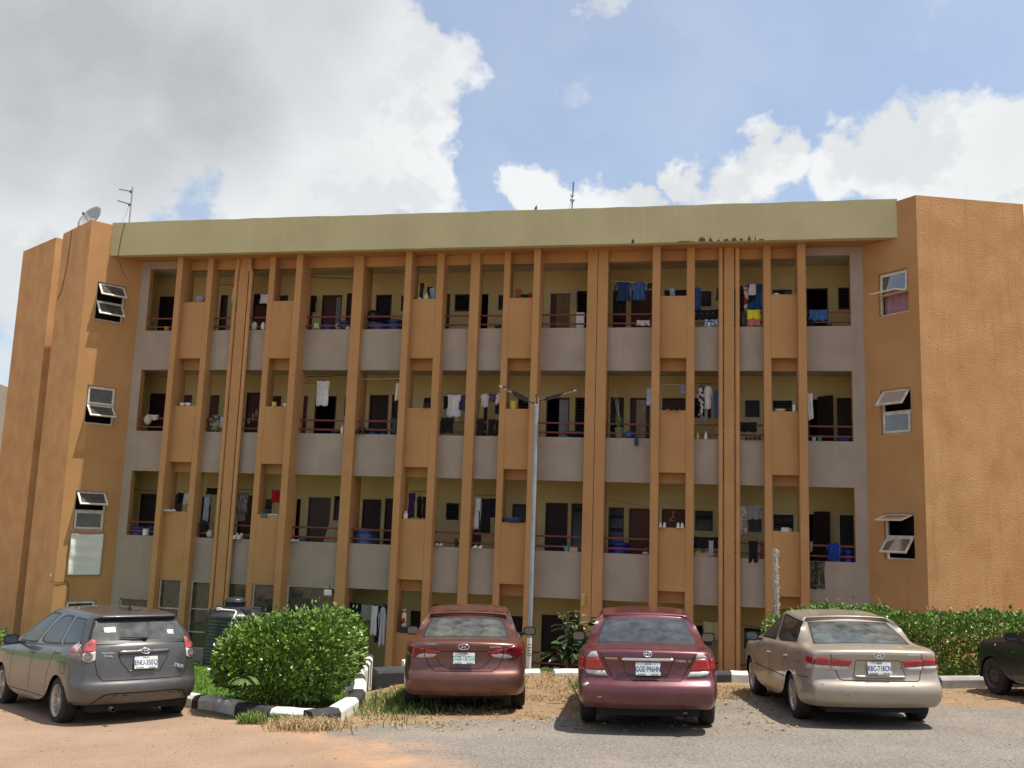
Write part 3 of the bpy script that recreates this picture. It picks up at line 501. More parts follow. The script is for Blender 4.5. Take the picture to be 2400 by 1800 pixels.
 ('drape', -3.495, -0.665, -3.332, -0.265, -0.7, 'navy_cloth', 'shirt', 'navy shirt at the right end of the ground floor rail', 'shirt', 'laundry hung out along the balconies'),
 ('bottle', -2.848, -0.778, -2.718, -0.329, -0.3, 'redwhite_cloth', 'tall_tin', 'tall red and white tin on boxes left of the brown car', 'tin', 'household things on the balcony sills'),
 ('box', -2.839, -0.929, -2.672, -0.764, -0.28, 'darkgrey_cloth', 'carton', 'dark and white carton under the tall red tin', 'carton', 'household things on the balcony sills'),
 ('box', -2.673, -0.929, -2.556, -0.873, -0.28, 'white_plastic', 'box', 'small white box right of the dark carton', 'box', 'household things on the balcony sills'),
 ('blob', -2.479, -0.929, -2.385, -0.909, -0.28, 'orange_plastic', 'ball', 'small orange ball at the end of the ground floor sill', 'ball', 'household things on the balcony sills'),
 ('drape', 5.055, -0.728, 5.468, -0.265, -0.6, 'khaki_cloth', 'towel', 'beige towel on the ground floor line left of the right drainpipes', 'towel', 'laundry hung out along the balconies'),
 ('drape', 4.806, -0.753, 5.06, -0.382, -0.72, 'black_cloth', 'shirt', 'black shirt left of the beige towel, ground floor', 'shirt', 'laundry hung out along the balconies'),
 ('blob', 6.01, -1.52, 6.141, -1.419, -0.9, 'mustard_plastic', 'jerrycan', 'yellow jerrycan on the ground floor right of the drainpipes', 'jerrycan', 'household things on the balcony sills'),
]
POT=(2.856, 4.335)
LINES=[
 (-6.31, 9.017, -4.919, 8.917, -0.62, 0.012, 'd', 'dark rod high across the top balcony with lime rag'),
 (-9.178, 8.843, -8.601, 8.838, -0.75, 0.01, 'd', 'dark rod high left of the left drainpipes, top floor'),
 (-11.73, 9.004, -10.961, 9.0, -1.3, 0.008, 'l', 'pale line across the topmost far left balcony'),
 (2.514, 8.769, 3.716, 8.686, -0.72, 0.006, 'l', 'line carrying the navy and lighter blue shirts'),
 (-11.355, 6.072, -10.58, 6.042, -0.7, 0.012, 'd', 'dark rod at the far left middle balcony'),
 (-6.201, 6.058, -4.943, 6.102, -0.72, 0.013, 'd', 'dark rod carrying the long white towel'),
 (-4.512, 5.983, -3.359, 6.009, -0.66, 0.007, 'l', 'pale line above the ivory towel'),
 (-2.095, 5.528, -1.437, 5.565, -0.7, 0.005, 'l', 'line carrying the big white sheet'),
 (-1.088, 5.588, -0.473, 5.61, -0.72, 0.005, 'l', 'line carrying the white T shirt and purple blouse'),
 (3.908, 5.868, 4.596, 5.854, -0.62, 0.007, 'l', 'pale line with the small lilac cloth'),
 (4.779, 5.915, 5.46, 5.887, -0.7, 0.009, 'd', 'dark rod above the black and white dress'),
 (-11.481, 2.687, -10.681, 2.661, -0.9, 0.012, 'd', 'dark rod at the far left lower balcony'),
 (-9.104, 2.792, -8.605, 2.804, -0.75, 0.005, 'l', 'line carrying the row of black caps'),
 (-8.067, 2.77, -7.594, 2.782, -0.75, 0.009, 'd', 'short dark rod carrying the grey patterned dress'),
 (-2.937, 2.845, -2.416, 2.851, -0.7, 0.01, 'd', 'short rod carrying purple black and maroon dresses'),
 (-1.054, 2.793, -0.476, 2.8, -0.68, 0.01, 'd', 'packed clothes rod with black gown and white tops'),
 (2.516, 2.806, 3.675, 2.599, -1.2, 0.004, 'd', 'thin sagging line above the red brown door'),
 (4.802, 2.667, 5.445, 2.661, -1.0, 0.005, 'l', 'thin line above the louvred window left of the right drainpipes'),
 (5.955, 2.683, 6.579, 2.695, -0.69, 0.005, 'l', 'line carrying striped trousers and grey shorts'),
 (-4.531, -0.25, -3.342, -0.252, -0.66, 0.01, 'd', 'ground floor clothes rod behind the clipped hedge'),
 (4.806, -0.273, 5.459, -0.25, -0.62, 0.006, 'd', 'ground floor line carrying the beige towel'),
 (5.999, -0.337, 6.599, -0.382, -1.0, 0.006, 'd', 'ground floor line right of the right drainpipes'),
]

# ---------------------------------------------------------------- the hostel
ORANGE=mat('orange_stucco',(.47,.255,.108),(.415,.218,.088),1.1,.9,.5,55,.25,streak=.35,st_c=(.36,.175,.07),fleck=.22,fl_c=(.30,.145,.06))
TOWER=mat('faded_orange_stucco',(.60,.335,.150),(.50,.262,.105),1.6,.9,.9,30,.25,streak=.55,st_c=(.38,.19,.08),fleck=.3,fl_c=(.33,.165,.07))
GREYW=mat('taupe_paint',(.36,.295,.24),(.31,.25,.205),1.4,.88,.25,70,.25,streak=.3,st_c=(.42,.37,.31))
GREEN=mat('pale_green_paint',(.53,.48,.275),(.46,.42,.235),.7,.88,.3,50,.25,streak=.28,st_c=(.66,.60,.33),fleck=.1,fl_c=(.36,.33,.16))
CREAM=mat('cream_wall_paint',(.66,.54,.26),(.58,.47,.22),.8,.9,.1,60,.2,streak=.15,st_c=(.45,.36,.19))
SOFF=mat('soffit_paint',(.42,.21,.09),(.36,.185,.08),.9,.9,.2,50,.2)
CEIL=mat('ceiling_paint',(.55,.52,.44),(.45,.42,.36),1.2,.9)
CONC=mat('floor_concrete',(.30,.27,.23),(.22,.2,.17),2,.9)
RAIL=mat('maroon_rail_paint',(.20,.045,.032),(.15,.035,.025),4,.5)
BROWN=mat('brown_door_paint',(.085,.022,.014),(.065,.018,.012),3,.55)
DKBROWN=mat('dark_door',(.028,.014,.011),(.02,.01,.009),3,.6)
REDBR=mat('red_brown_door',(.125,.035,.02),(.10,.028,.016),3,.55)
GREYBR=mat('grey_brown_door',(.10,.075,.06),(.08,.06,.05),3,.6)
DFRAME=mat('door_frame_wood',(.10,.04,.022),(.07,.03,.018),5,.6)
CFRAME=mat('cream_frame',(.62,.54,.38),(.5,.43,.3),6,.6)
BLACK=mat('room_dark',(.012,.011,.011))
NAVYC=mat('navy_curtain',(.012,.014,.025),(.018,.02,.032),9,.9)
OLIVEC=mat('olive_curtain',(.24,.19,.085),(.19,.15,.07),6,.9)
BEIGEC=mat('beige_curtain',(.42,.36,.26),(.34,.28,.2),6,.9)
GREYC=mat('grey_curtain',(.36,.34,.36),(.3,.28,.3),6,.9)
LOUV=mat('dusty_louvre_glass',(.07,.07,.065),(.045,.045,.042),5,.25,spec=.5)
WINFR=mat('weathered_aluminium_frame',(.66,.62,.53),(.48,.42,.32),7,.5)
WFR2=mat('dirty_white_frame',(.52,.48,.42),(.36,.31,.26),6,.6)
PIPE=mat('painted_pipe',(.50,.265,.11),(.42,.22,.09),2,.6,streak=.3,st_c=(.32,.14,.05))
CABLE=mat('cable_dark',(.03,.027,.025))
def glass_mat(name,tint,dust=.06,dc=(.5,.5,.48),rough=.02,ior=1.5):
    m=bpy.data.materials.new(name); m.use_nodes=True; t=m.node_tree; t.nodes.clear()
    tr=t.nodes.new('ShaderNodeBsdfTransparent'); tr.inputs[0].default_value=(*tint,1)
    gl=t.nodes.new('ShaderNodeBsdfGlossy'); gl.inputs['Roughness'].default_value=rough; gl.inputs[0].default_value=(1,1,1,1)
    fr=t.nodes.new('ShaderNodeFresnel'); fr.inputs[0].default_value=ior
    a=t.nodes.new('ShaderNodeMixShader'); t.links.new(fr.outputs[0],a.inputs[0]); t.links.new(tr.outputs[0],a.inputs[1]); t.links.new(gl.outputs[0],a.inputs[2])
    df=t.nodes.new('ShaderNodeBsdfDiffuse'); df.inputs[0].default_value=(*dc,1)
    n=t.nodes.new('ShaderNodeTexNoise'); n.inputs['Scale'].default_value=7; n.inputs['Detail'].default_value=5
    tcx=t.nodes.new('ShaderNodeTexCoord'); t.links.new(tcx.outputs['Object'],n.inputs['Vector'])
    mr=t.nodes.new('ShaderNodeMapRange'); mr.inputs[1].default_value=.3; mr.inputs[2].default_value=.75; mr.inputs[3].default_value=dust*.5; mr.inputs[4].default_value=dust*1.7; t.links.new(n.outputs[0],mr.inputs[0])
    b=t.nodes.new('ShaderNodeMixShader'); t.links.new(mr.outputs[0],b.inputs[0]); t.links.new(a.outputs[0],b.inputs[1]); t.links.new(df.outputs[0],b.inputs[2])
    o=t.nodes.new('ShaderNodeOutputMaterial'); t.links.new(b.outputs[0],o.inputs[0]); MT[name]=m; return m
WGLASS=glass_mat('window_glass',(.5,.5,.47),.12,(.45,.4,.33))
B=empty('hostel_building','four storey orange hostel with grey balconies and pale green roof fascia','building',BO,TH)
Y=lambda d:-d
SILL={4:7.385,3:4.385,2:1.36,1:-1.66}; SPB={4:6.205,3:3.215,2:.15,1:-2.6}; FLO={4:6.53,3:3.52,2:.49,1:-2.55}
PTOP={4:8.185,3:5.11,2:2.07,1:-.93}; PBOT={4:6.50,3:3.48,2:.465,1:-2.7}
BEAM=9.225; ZT=9.50; GB=-2.75
DB=-1.9
fin={f[0]:f for f in FINS}
for n,s0,s1,d in FINS:
    back={1:-.72,5:-.72,7:-.72,11:-.72,13:-.72,17:-.72,6:-1.12,12:-1.12}.get(n,-.68)
    if n==12:
        m=(s0+s1)/2
        MB().box(s0,m-.006,Y(d),Y(back),GB,ZT+.02).build('pilaster',ORANGE,B,.012)
        MB().box(m+.006,s1,Y(d),Y(back),GB,ZT+.02).build('pilaster',ORANGE,B,.012)
        MB().box(m-.006,m+.006,Y(d-.03),Y(back+.05),GB,ZT).build('expansion_joint',BLACK,B)
    else: MB().box(s0,s1,Y(d),Y(back),GB,ZT+.02).build('pilaster',ORANGE,B,.012)
# pairs: an orange panel between a proud and a flush pilaster on each storey
PAIRS=[(1,2),(4,5),(7,8),(10,11),(13,14),(16,17)]
ORDER=list(range(1,18))
def fedge(a,b): return fin[a][2],fin[b][1]   # s of right edge of a, left edge of b
for a,b in PAIRS:
    x0,x1=fedge(a,b)
    for st in (4,3,2,1):
        if st==1 and a in (1,4): continue
        zb=PBOT[st]; 
        MB().box(x0,x1,Y(-.203),Y(-.38),zb,PTOP[st]).build('infill_panel',ORANGE,B,.008)
    for st in (4,3,2):   # lintel behind
        MB().box(x0,x1,Y(-.52),Y(-.66),SPB[st],PBOT[st]+.25).build('lintel',ORANGE,B)
    MB().box(x0,x1,Y(-.47),Y(-.66),BEAM,ZT+.01).build('roof_beam',ORANGE,B)
BAYS=[(2,3),(3,4),(5,6),(6,7),(8,9),(9,10),(11,12),(12,13),(14,15),(15,16)]
railm={}
for a,b in BAYS:
    x0,x1=fedge(a,b)
    MB().box(x0,x1,Y(-.45),Y(-.66),BEAM,ZT+.01).build('roof_beam',ORANGE,B)
    for st in (4,3,2,1):
        if st==1 and x1<-4.4: continue
        if st==1 and a==6: continue
        # parapet bowed a few millimetres, as cast
        nb=6; mb=MB(); vs=[]
        for i in range(nb+1):
            t=i/nb; x=x0+(x1-x0)*t; bow=.018*(1-(2*t-1)**2)
            vs+=[(x,Y(-.45+bow-.018),SPB[st]),(x,Y(-.45+bow-.018),SILL[st]),(x,Y(-.62),SILL[st]),(x,Y(-.62),SPB[st])]
        fs=[]
        for i in range(nb):
            q=4*i
            for j in range(4): fs.append((q+j,q+4+j,q+4+(j+1)%4,q+(j+1)%4))
        fs=[f[::-1] for f in fs]+[(0,1,2,3),(4*nb+3,4*nb+2,4*nb+1,4*nb)]
        mb.add(vs,fs); mb.build('spandrel',GREYW,B)
        rl=empty('railing','','',(0,0,0)); del rl['label'],rl['category']; rl.parent=B
        for dz in (.125,.385):
            key=round(x1-x0,3)
            if key not in railm: railm[key]=MB().tube([(0,0,0),(x1-x0,0,0)],.026,8).mesh('rail',RAIL)
            o=link_copy(railm[key],'rail',rl); o.location=(x0,Y(-.53),SILL[st]+dz+random.uniform(-.008,.008))
# end bays with grey frames
for (x0,x1,e0,e1) in ((-11.62,fin[1][1],-11.31,None),(fin[17][2],9.11,None,8.80)):
    for st in (4,3,2,1):
        if st==1 and x0<0:   # glazed ground floor, left end
            MB().box(x0,x1,Y(-.45),Y(-.62),-.42,SPB[2]).build('grey_wall',GREYW,B); MB().box(x0,x0+.3,Y(-.45),Y(-.62),GB,-.42).build('grey_wall',GREYW,B); MB().box(x0+.3,x1,Y(-.45),Y(-.62),GB,-1.62).build('grey_wall',GREYW,B); continue
        top=SPB[st+1] if st<4 else 9.285
        MB().box(x0,x1,Y(-.45),Y(-.64),SPB[st],SILL[st]).build('spandrel',GREYW,B)
        if e0 is not None: MB().box(x0,e0,Y(-.45),Y(-.64),SILL[st],top).build('grey_wall',GREYW,B); MB().box(e0,e0+.004,Y(-.455),Y(-.64),SILL[st],top).build('reveal',ORANGE,B)
        else: MB().box(e1,x1,Y(-.45),Y(-.64),SILL[st],top).build('grey_wall',GREYW,B); MB().box(e1-.004,e1,Y(-.455),Y(-.64),SILL[st],top).build('reveal',ORANGE,B)
        ra,rb=(e0+.004,x1) if e0 is not None else (x0,e1-.004)
        rl=empty('railing','','',(0,0,0)); del rl['label'],rl['category']; rl.parent=B
        me=MB().tube([(0,0,0),(rb-ra,0,0)],.026,8).mesh('rail',RAIL)
        for dz in (.125,.385):
            o=link_copy(me,'rail',rl); o.location=(ra,Y(-.54),SILL[st]+dz)
        if st==4: MB().box(x0,x1,Y(-.45),Y(-.64),9.285,ZT+.01).build('grey_wall',GREYW,B)
# slabs, ceilings, corridor back wall with openings
for st in (4,3,2,1):
    MB().box(-11.95,9.4,Y(-.625),Y(DB-.2),FLO[st]-.22,FLO[st]).build('floor_slab',[CONC],B)
    top={4:9.42,3:FLO[4]-.22,2:FLO[3]-.22,1:FLO[2]-.22}[st]
    MB().box(-11.95,9.4,Y(-.66),Y(DB-.2),top-.012,top-.002).build('ceiling',CEIL,B)
    ops=sorted([o for o in OPENINGS if o[0]==st],key=lambda o:o[2])
    x=-11.95; wall=MB(); 
    def seg(a,b,z0,z1):
        if b-a>.004 and z1-z0>.004: wall.box(a,b,Y(DB),Y(DB-.14),z0,z1)
    for (_,kind,s0,s1,zt,zb) in ops:
        s0=max(s0,x+.01)
        if s1-s0<.08: continue
        seg(x,s0,FLO[st],top); seg(s0,s1,zt,top)
        if zb is None: zb=FLO[st]
        else: seg(s0,s1,FLO[st],zb)
        x=s1
        w=s1-s0
        if kind=='win' or kind=='louvre_door':
            fr=.035; z0=zb if kind=='win' else zb
            wn=MB()
            fm=CFRAME if kind=='win' and random.random()<.6 else DFRAME
            wn.box(s0,s0+fr,Y(DB+.015),Y(DB-.1),z0,zt).box(s1-fr,s1,Y(DB+.015),Y(DB-.1),z0,zt).box(s0+fr,s1-fr,Y(DB+.015),Y(DB-.1),zt-fr,zt).box(s0+fr,s1-fr,Y(DB+.015),Y(DB-.1),z0,z0+fr)
            wo_=wn.build('louvre_window' if kind=='win' else 'louvre_door',fm,B)
            h=zt-z0-2*fr; k=max(5,int(h/.085)); 
            ang=random.choice((.25,.35,.9,.3))
            lm=MB().box(0,w-2*fr,-.004,.004,-.05,.05).mesh('louvre',LOUV)
            for i in range(k):
                a=ang if random.random()<.85 else ang+.5
                o=link_copy(lm,'louvre',wo_); o.location=(s0+fr,Y(DB-.05),z0+fr+h*(i+.5)/k); o.rotation_euler=(-a,0,0)
        elif kind.startswith('door') or kind in('curtain_navy','dark_curtain'):
            fr=.03; fm={'door_white':CFRAME,'door_olive':CFRAME,'door_ajar':CFRAME,'door_grey':GREYBR}.get(kind,DFRAME)
            dr=MB().box(s0,s0+fr,Y(DB+.015),Y(DB-.1),zb,zt).box(s1-fr,s1,Y(DB+.015),Y(DB-.1),zb,zt).box(s0+fr,s1-fr,Y(DB+.015),Y(DB-.1),zt-fr,zt).build('door',fm,B)
            lm={'door':BROWN,'door_peel':BROWN,'door_dark':DKBROWN,'door_red':REDBR,'door_grey':GREYBR,'door_white':DKBROWN,'door_ajar':BROWN,'door_screen':BROWN,'door_olive':BROWN,'door_beige':BROWN}.get(kind)
            i0,i1=s0+fr,s1-fr
            def curtain(a,b,m,z1=None,amp=.018):
                z1=z1 or zt-fr-.02
                c=MB(); nn_=max(10,int((b-a)/.025)); ph=random.random()*6
                c.grid(lambda u,v:(a+(b-a)*u+.03*math.sin(5*v+ph)*v*(.5-abs(u-.5)),Y(DB-.03)+amp*math.sin(u*nn_*1.3+ph+.6*v)*(.4+.6*v),z1+(zb+.04-z1)*v),nn_*2,10)
                c.build('door_curtain',m,dr)
            if kind=='curtain_navy': curtain(i0,i1,NAVYC)
            elif kind=='dark_curtain': curtain(i0+(i1-i0)*.56,i1,GREYC)
            elif kind=='door_olive': MB().box(i0,i0+(i1-i0)*.33,Y(DB-.04),Y(DB-.08),zb,zt-fr).build('door_leaf',lm,dr); curtain(i0+(i1-i0)*.3,i1,OLIVEC)
            elif kind=='door_beige': MB().box(i0,i1,Y(DB-.07),Y(DB-.1),zb,zt-fr).build('door_leaf',lm,dr); curtain(i0+(i1-i0)*.3,i0+(i1-i0)*.85,BEIGEC)
            elif kind=='door_screen': MB().box(i0,i0+(i1-i0)*.72,Y(DB-.04),Y(DB-.08),zb,zt-fr).build('door_leaf',lm,dr); curtain(i0+(i1-i0)*.72,i1,MT.get('paleblue_curtain') or mat('paleblue_curtain',(.20,.24,.26)))
            elif kind=='door_ajar': MB().hexa([(i0,Y(DB-.03),zb),(i0+.3*w,Y(DB+.12),zb),(i0+.3*w,Y(DB+.08),zb),(i0,Y(DB-.07),zb)][::-1],[(i0,Y(DB-.03),zt-fr),(i0+.3*w,Y(DB+.12),zt-fr),(i0+.3*w,Y(DB+.08),zt-fr),(i0,Y(DB-.07),zt-fr)][::-1]).build('door_leaf',lm,dr)
            else:
                lf=MB().box(i0,i1,Y(DB-.04),Y(DB-.08),zb,zt-fr)
                lf.build('door_leaf',lm,dr,.006); MB().ball((i1-.06,Y(DB-.02),zb+1.0),.022,8,5).build('door_knob',WFR2,dr)
                if kind=='door_peel':
                    pm=mat('peeling_paint',(.42,.38,.33),(.3,.26,.22),12)
                    for q in range(3):
                        cx=i0+(i1-i0)*(.2+.3*q); cz=SILL[st]+.5+.12*q
                        pts=[(cx+.05*math.cos(t)*random.uniform(.5,1.2),Y(DB-.038),cz+.14*math.sin(t)*random.uniform(.5,1.2)) for t in [2*math.pi*i/9 for i in range(9)]]
                        MB().add(pts,[list(range(9))]).build('peeled_patch',pm,dr)
        elif kind=='dark':
            dr=MB().box(s0,s0+.03,Y(DB+.015),Y(DB-.1),zb,zt).box(s1-.03,s1,Y(DB+.015),Y(DB-.1),zb,zt).build('doorway_frame',DFRAME,B)
    seg(x,9.4,FLO[st],top)
    wall.build('corridor_wall',CREAM,B)
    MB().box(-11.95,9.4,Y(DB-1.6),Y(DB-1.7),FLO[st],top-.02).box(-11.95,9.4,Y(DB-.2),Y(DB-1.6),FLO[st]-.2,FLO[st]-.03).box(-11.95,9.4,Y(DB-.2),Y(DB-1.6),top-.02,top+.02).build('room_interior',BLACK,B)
    MB().box(-11.96,-11.9,Y(-.66),Y(DB-.02),FLO[st],top-.015).build('end_wall',CREAM,B); MB().box(9.14,9.2,Y(-.66),Y(DB-.02),FLO[st],top-.015).build('end_wall',CREAM,B)
# two door leaves standing open
for st,s,zt in ((3,8.13,5.72),(2,8.00,2.63)):
    w=.46; dx=.33
    MB().hexa([(s,Y(DB+.05),FLO[st]),(s+dx,Y(DB+.42),FLO[st]),(s+dx-.03,Y(DB+.45),FLO[st]),(s-.03,Y(DB+.08),FLO[st])][::-1],[(s,Y(DB+.05),zt),(s+dx,Y(DB+.42),zt),(s+dx-.03,Y(DB+.45),zt),(s-.03,Y(DB+.08),zt)][::-1]).build('open_door_leaf',DKBROWN,B)
# ground floor glazing at the left
def glazed(x0,x1,d,z0,z1,bars,name='ground_window'):
    f=.035; m=MB().box(x0,x0+f,Y(d),Y(d-.05),z0,z1).box(x1-f,x1,Y(d),Y(d-.05),z0,z1).box(x0+f,x1-f,Y(d),Y(d-.05),z1-f,z1).box(x0+f,x1-f,Y(d),Y(d-.05),z0,z0+f)
    for b in bars: m.box(x0+f,x1-f,Y(d),Y(d-.05),b-f/2,b+f/2)
    o=m.build(name,WFR2,B)
    zs=[z0+f]+sorted(bars)+[z1-f]
    for a,b in zip(zs,zs[1:]): MB().box(x0+f,x1-f,Y(d-.022),Y(d-.028),a+f/2,b-f/2).build('pane',WGLASS,o)
glazed(-11.32,fin[1][1],-.5,-1.62,-.42,[-.95])
for a,b in PAIRS[:2]:
    x0,x1=fedge(a,b); MB().box(x0,x1,Y(-.203),Y(-.38),.18,PBOT[2]).build('infill_panel',ORANGE,B); MB().box(x0,x1,Y(-.203),Y(-.38),GB,-1.75).build('infill_panel',ORANGE,B); glazed(x0+.02,x1,-.24,-1.75,.18,[-.62,-1.2])
for a,b in BAYS[:3]:
    x0,x1=fedge(a,b); MB().box(x0,x1,Y(-.45),Y(-.62),GB,-1.7).build('grey_wall',GREYW,B); glazed(x0,x1,-.47,-1.7,SPB[2],[-.62,-1.25] if a<4 else [-1.25])
# soffit, fascia, roof
MB().box(-12.05,9.62,Y(.335),Y(-.9),ZT,ZT+.05).build('soffit',SOFF,B)
fa=MB(); nseg=44; xs=[-12.19+(9.845+12.19)*i/nseg for i in range(nseg+1)]
vs=[];fs=[]
for i,x in enumerate(xs):
    zt=10.50+random.uniform(-.012,.012); vs+=[(x,Y(.35),ZT-.012+random.uniform(-.006,.006)),(x,Y(.35),zt),(x,Y(.12),zt),(x,Y(.12),ZT-.004)]
for i in range(nseg):
    q=4*i; fs+=[(q+j,q+(j+1)%4,q+4+(j+1)%4,q+4+j) for j in range(4)]
fs+=[(3,2,1,0),(4*nseg,4*nseg+1,4*nseg+2,4*nseg+3)]
fa.add(vs,[f[::-1] for f in fs]); fa.build('roof_fascia',GREEN,B)
MB().box(-12.0,9.6,Y(.1),Y(-9),10.2,10.3).build('roof_slab',CONC,B)
# broken plaster along the fascia's lower edge
scar=mat('bare_dark_plaster',(.10,.085,.05),(.05,.045,.03),9)
for s,w,h in [(3.2,.05,.16),(5.0,.12,.2),(5.22,.07,.16),(5.42,.05,.08),(5.62,.10,.10),(5.82,.09,.13),(6.0,.06,.11),(6.2,.06,.18),(6.35,.02,.2),(6.5,.1,.05),(4.6,.3,.03)]:
    n=9; pts=[(s+w*(i/(n-1)-.5)*1.6,Y(.353),9.492) for i in range(n)]+[(s+w*((n-1-i)/(n-1)-.5)*1.2,Y(.353),9.5+h*random.uniform(.3,1)*(1-abs((n-1-i)/(n-1)-.5))) for i in range(n)]
    MB().add(pts,[list(range(len(pts)))]).build('plaster_scar',scar,B)
# downpipes
for n in (3,15):
    _,s0,s1,d=fin[n]
    for sx,side in ((s0-.085,-1),(s1+.085,1)):
        p=MB().tube([(sx-side*.05 if n==3 else sx,Y(d+.02),ZT-.01),(sx-side*.05 if n==3 else sx,Y(d+.02),9.3),(sx,Y(d-.02),9.05),(sx,Y(d-.02),GB)],.058,12).build('drainpipe',PIPE,B)
        for z in (8.9,7.6,6.1,4.7,3.2,1.6,.3,-1.2): MB().tube([(sx,Y(d-.02),z-.02),(sx,Y(d-.02),z+.02)],.064,12).build('pipe_collar',PIPE,p)
# ---- the corner towers
def wallpanel(p0,u,t,L,z0,z1,holes,m,name):
    """slab from p0 along unit u (s,d), thickness t towards the inner side, holes (u0,u1,z0,z1)"""
    nrm=(-u[1],u[0]) if t>0 else (u[1],-u[0]); T=abs(t)
    def pt(a,b): return (p0[0]+u[0]*a+nrm[0]*b,-(p0[1]+u[1]*a+nrm[1]*b))
    us=sorted({0,L}|{h[0] for h in holes}|{h[1] for h in holes}); zs=sorted({z0,z1}|{h[2] for h in holes}|{h[3] for h in holes})
    idx={};vs=[];fs=[]
    def V(i,j,b):
        k=(i,j,b)
        if k not in idx: x,y=pt(us[i],T*b); idx[k]=len(vs); vs.append((x,y,zs[j]))
        return idx[k]
    def solid(i,j):
        if i<0 or j<0 or i>=len(us)-1 or j>=len(zs)-1: return False
        a,b=(us[i]+us[i+1])/2,(zs[j]+zs[j+1])/2
        return not any(h[0]<a<h[1] and h[2]<b<h[3] for h in holes)
    for i in range(len(us)-1):
        for j in range(len(zs)-1):
            if not solid(i,j): continue
            fs.append((V(i,j,0),V(i+1,j,0),V(i+1,j+1,0),V(i,j+1,0))); fs.append((V(i,j,1),V(i,j+1,1),V(i+1,j+1,1),V(i+1,j,1)))
            if not solid(i-1,j): fs.append((V(i,j,0),V(i,j+1,0),V(i,j+1,1),V(i,j,1)))
            if not solid(i+1,j): fs.append((V(i+1,j,0),V(i+1,j,1),V(i+1,j+1,1),V(i+1,j+1,0)))
            if not solid(i,j-1): fs.append((V(i,j,0),V(i,j,1),V(i+1,j,1),V(i+1,j,0)))
            if not solid(i,j+1): fs.append((V(i,j+1,0),V(i+1,j+1,0),V(i+1,j+1,1),V(i,j+1,1)))
    o=MB().add(vs,fs).build(name,m,B)
    bm=bmesh.new(); bm.from_mesh(o.data); bmesh.ops.recalc_face_normals(bm,faces=bm.faces); bm.to_mesh(o.data); bm.free()
    return pt
def unit(a,b):
    v=Vector(b)-Vector(a); return tuple(v.normalized()),v.length
ZTT=10.43
JL,CL,EL_=(-11.592,-.45),(-12.53,.843),(-14.32,-.338)
JR,CR,ER=(9.108,-.45),(10.2,.77),(12.95,-.16)
WINS_L=[(.42,1.26,7.52,8.65),(.41,1.25,4.48,5.60),(.39,1.27,1.45,2.565),(.40,1.25,-1.62,-.48)]
WINS_R=[(.47,1.34,7.53,8.64),(.45,1.32,4.515,5.65),(.463,1.313,1.475,2.595)]
uL,lL=unit(JL,CL); uR,lR=unit(JR,CR)
ptL=wallpanel(JL,uL,.2,lL,GB,ZTT,WINS_L,ORANGE,'tower_window_wall')
ptR=wallpanel(JR,uR,-.2,lR,GB,ZTT,WINS_R,ORANGE,'tower_window_wall')
def slab(poly,z0,z1,m,name,bev=.0):
    pts=[(a,-b) for a,b in poly]
    ar=sum(pts[i][0]*pts[(i+1)%len(pts)][1]-pts[(i+1)%len(pts)][0]*pts[i][1] for i in range(len(pts)))
    if ar<0: pts=pts[::-1]
    return MB().prism(pts,z0,z1).build(name,m,B,bev)
def off(p,u,a): return (p[0]+u[0]*a,p[1]+u[1]*a)
uo,_=unit(CL,EL_); ni=(-.55,-.83)
slab([CL,EL_,off(EL_,(.55,-.83),.2),off(off(CL,uo,.03),(.55,-.83),.2)],GB,ZTT+.005,TOWER,'tower_outer_wall')
slab([off(EL_,(.55,-.83),.2),EL_,off(EL_,(.55,-.83),3.),off(off(EL_,(.55,-.83),3.),(.83,.55),.2),off(off(EL_,(.55,-.83),.2),(.83,.55),.2)],GB,ZTT,TOWER,'tower_side_wall')
slab([(-11.75,-.75),off(CL,(.1,-1),.45),off(EL_,(.62,-.78),.4),(-13.0,-2.6),(-11.75,-2.6)],ZTT-.35,ZTT-.28,CONC,'tower_roof')
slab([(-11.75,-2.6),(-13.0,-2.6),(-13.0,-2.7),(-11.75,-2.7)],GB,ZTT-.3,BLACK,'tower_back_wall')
Q=(-15.02,-.93); Q2=(-17.25,-2.3)
slab([Q,Q2,(-16.6,-4.6),(-13.6,-4.6),(-14.1,-2.2)],GB,ZTT+.10,TOWER,'second_tower_block',.01)
uo2,_=unit(CR,ER)
slab([ER,CR,off(off(CR,uo2,.03),(-.32,-.95),.2),off(ER,(-.32,-.95),.2)],GB,ZTT+.0,TOWER,'tower_outer_wall')
slab([ER,off(ER,(-.32,-.95),4.),off(off(ER,(-.32,-.95),4.),(-1,0),.2),off(ER,(-1,-.1),.21)],GB,ZTT-.005,TOWER,'tower_side_wall')
slab([(9.3,-.75),off(CR,(-.1,-1),.4),off(ER,(-.6,-.78),.35),(12.3,-2.8),(9.3,-2.8)],ZTT-.35,ZTT-.28,CONC,'tower_roof')
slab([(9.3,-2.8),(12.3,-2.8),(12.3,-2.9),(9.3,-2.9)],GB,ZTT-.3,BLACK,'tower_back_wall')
slab([(13.35,-1.35),(15.6,-2.2),(15.2,-5),(12.6,-5)],GB,ZTT-.1,TOWER,'second_tower_block',.01)
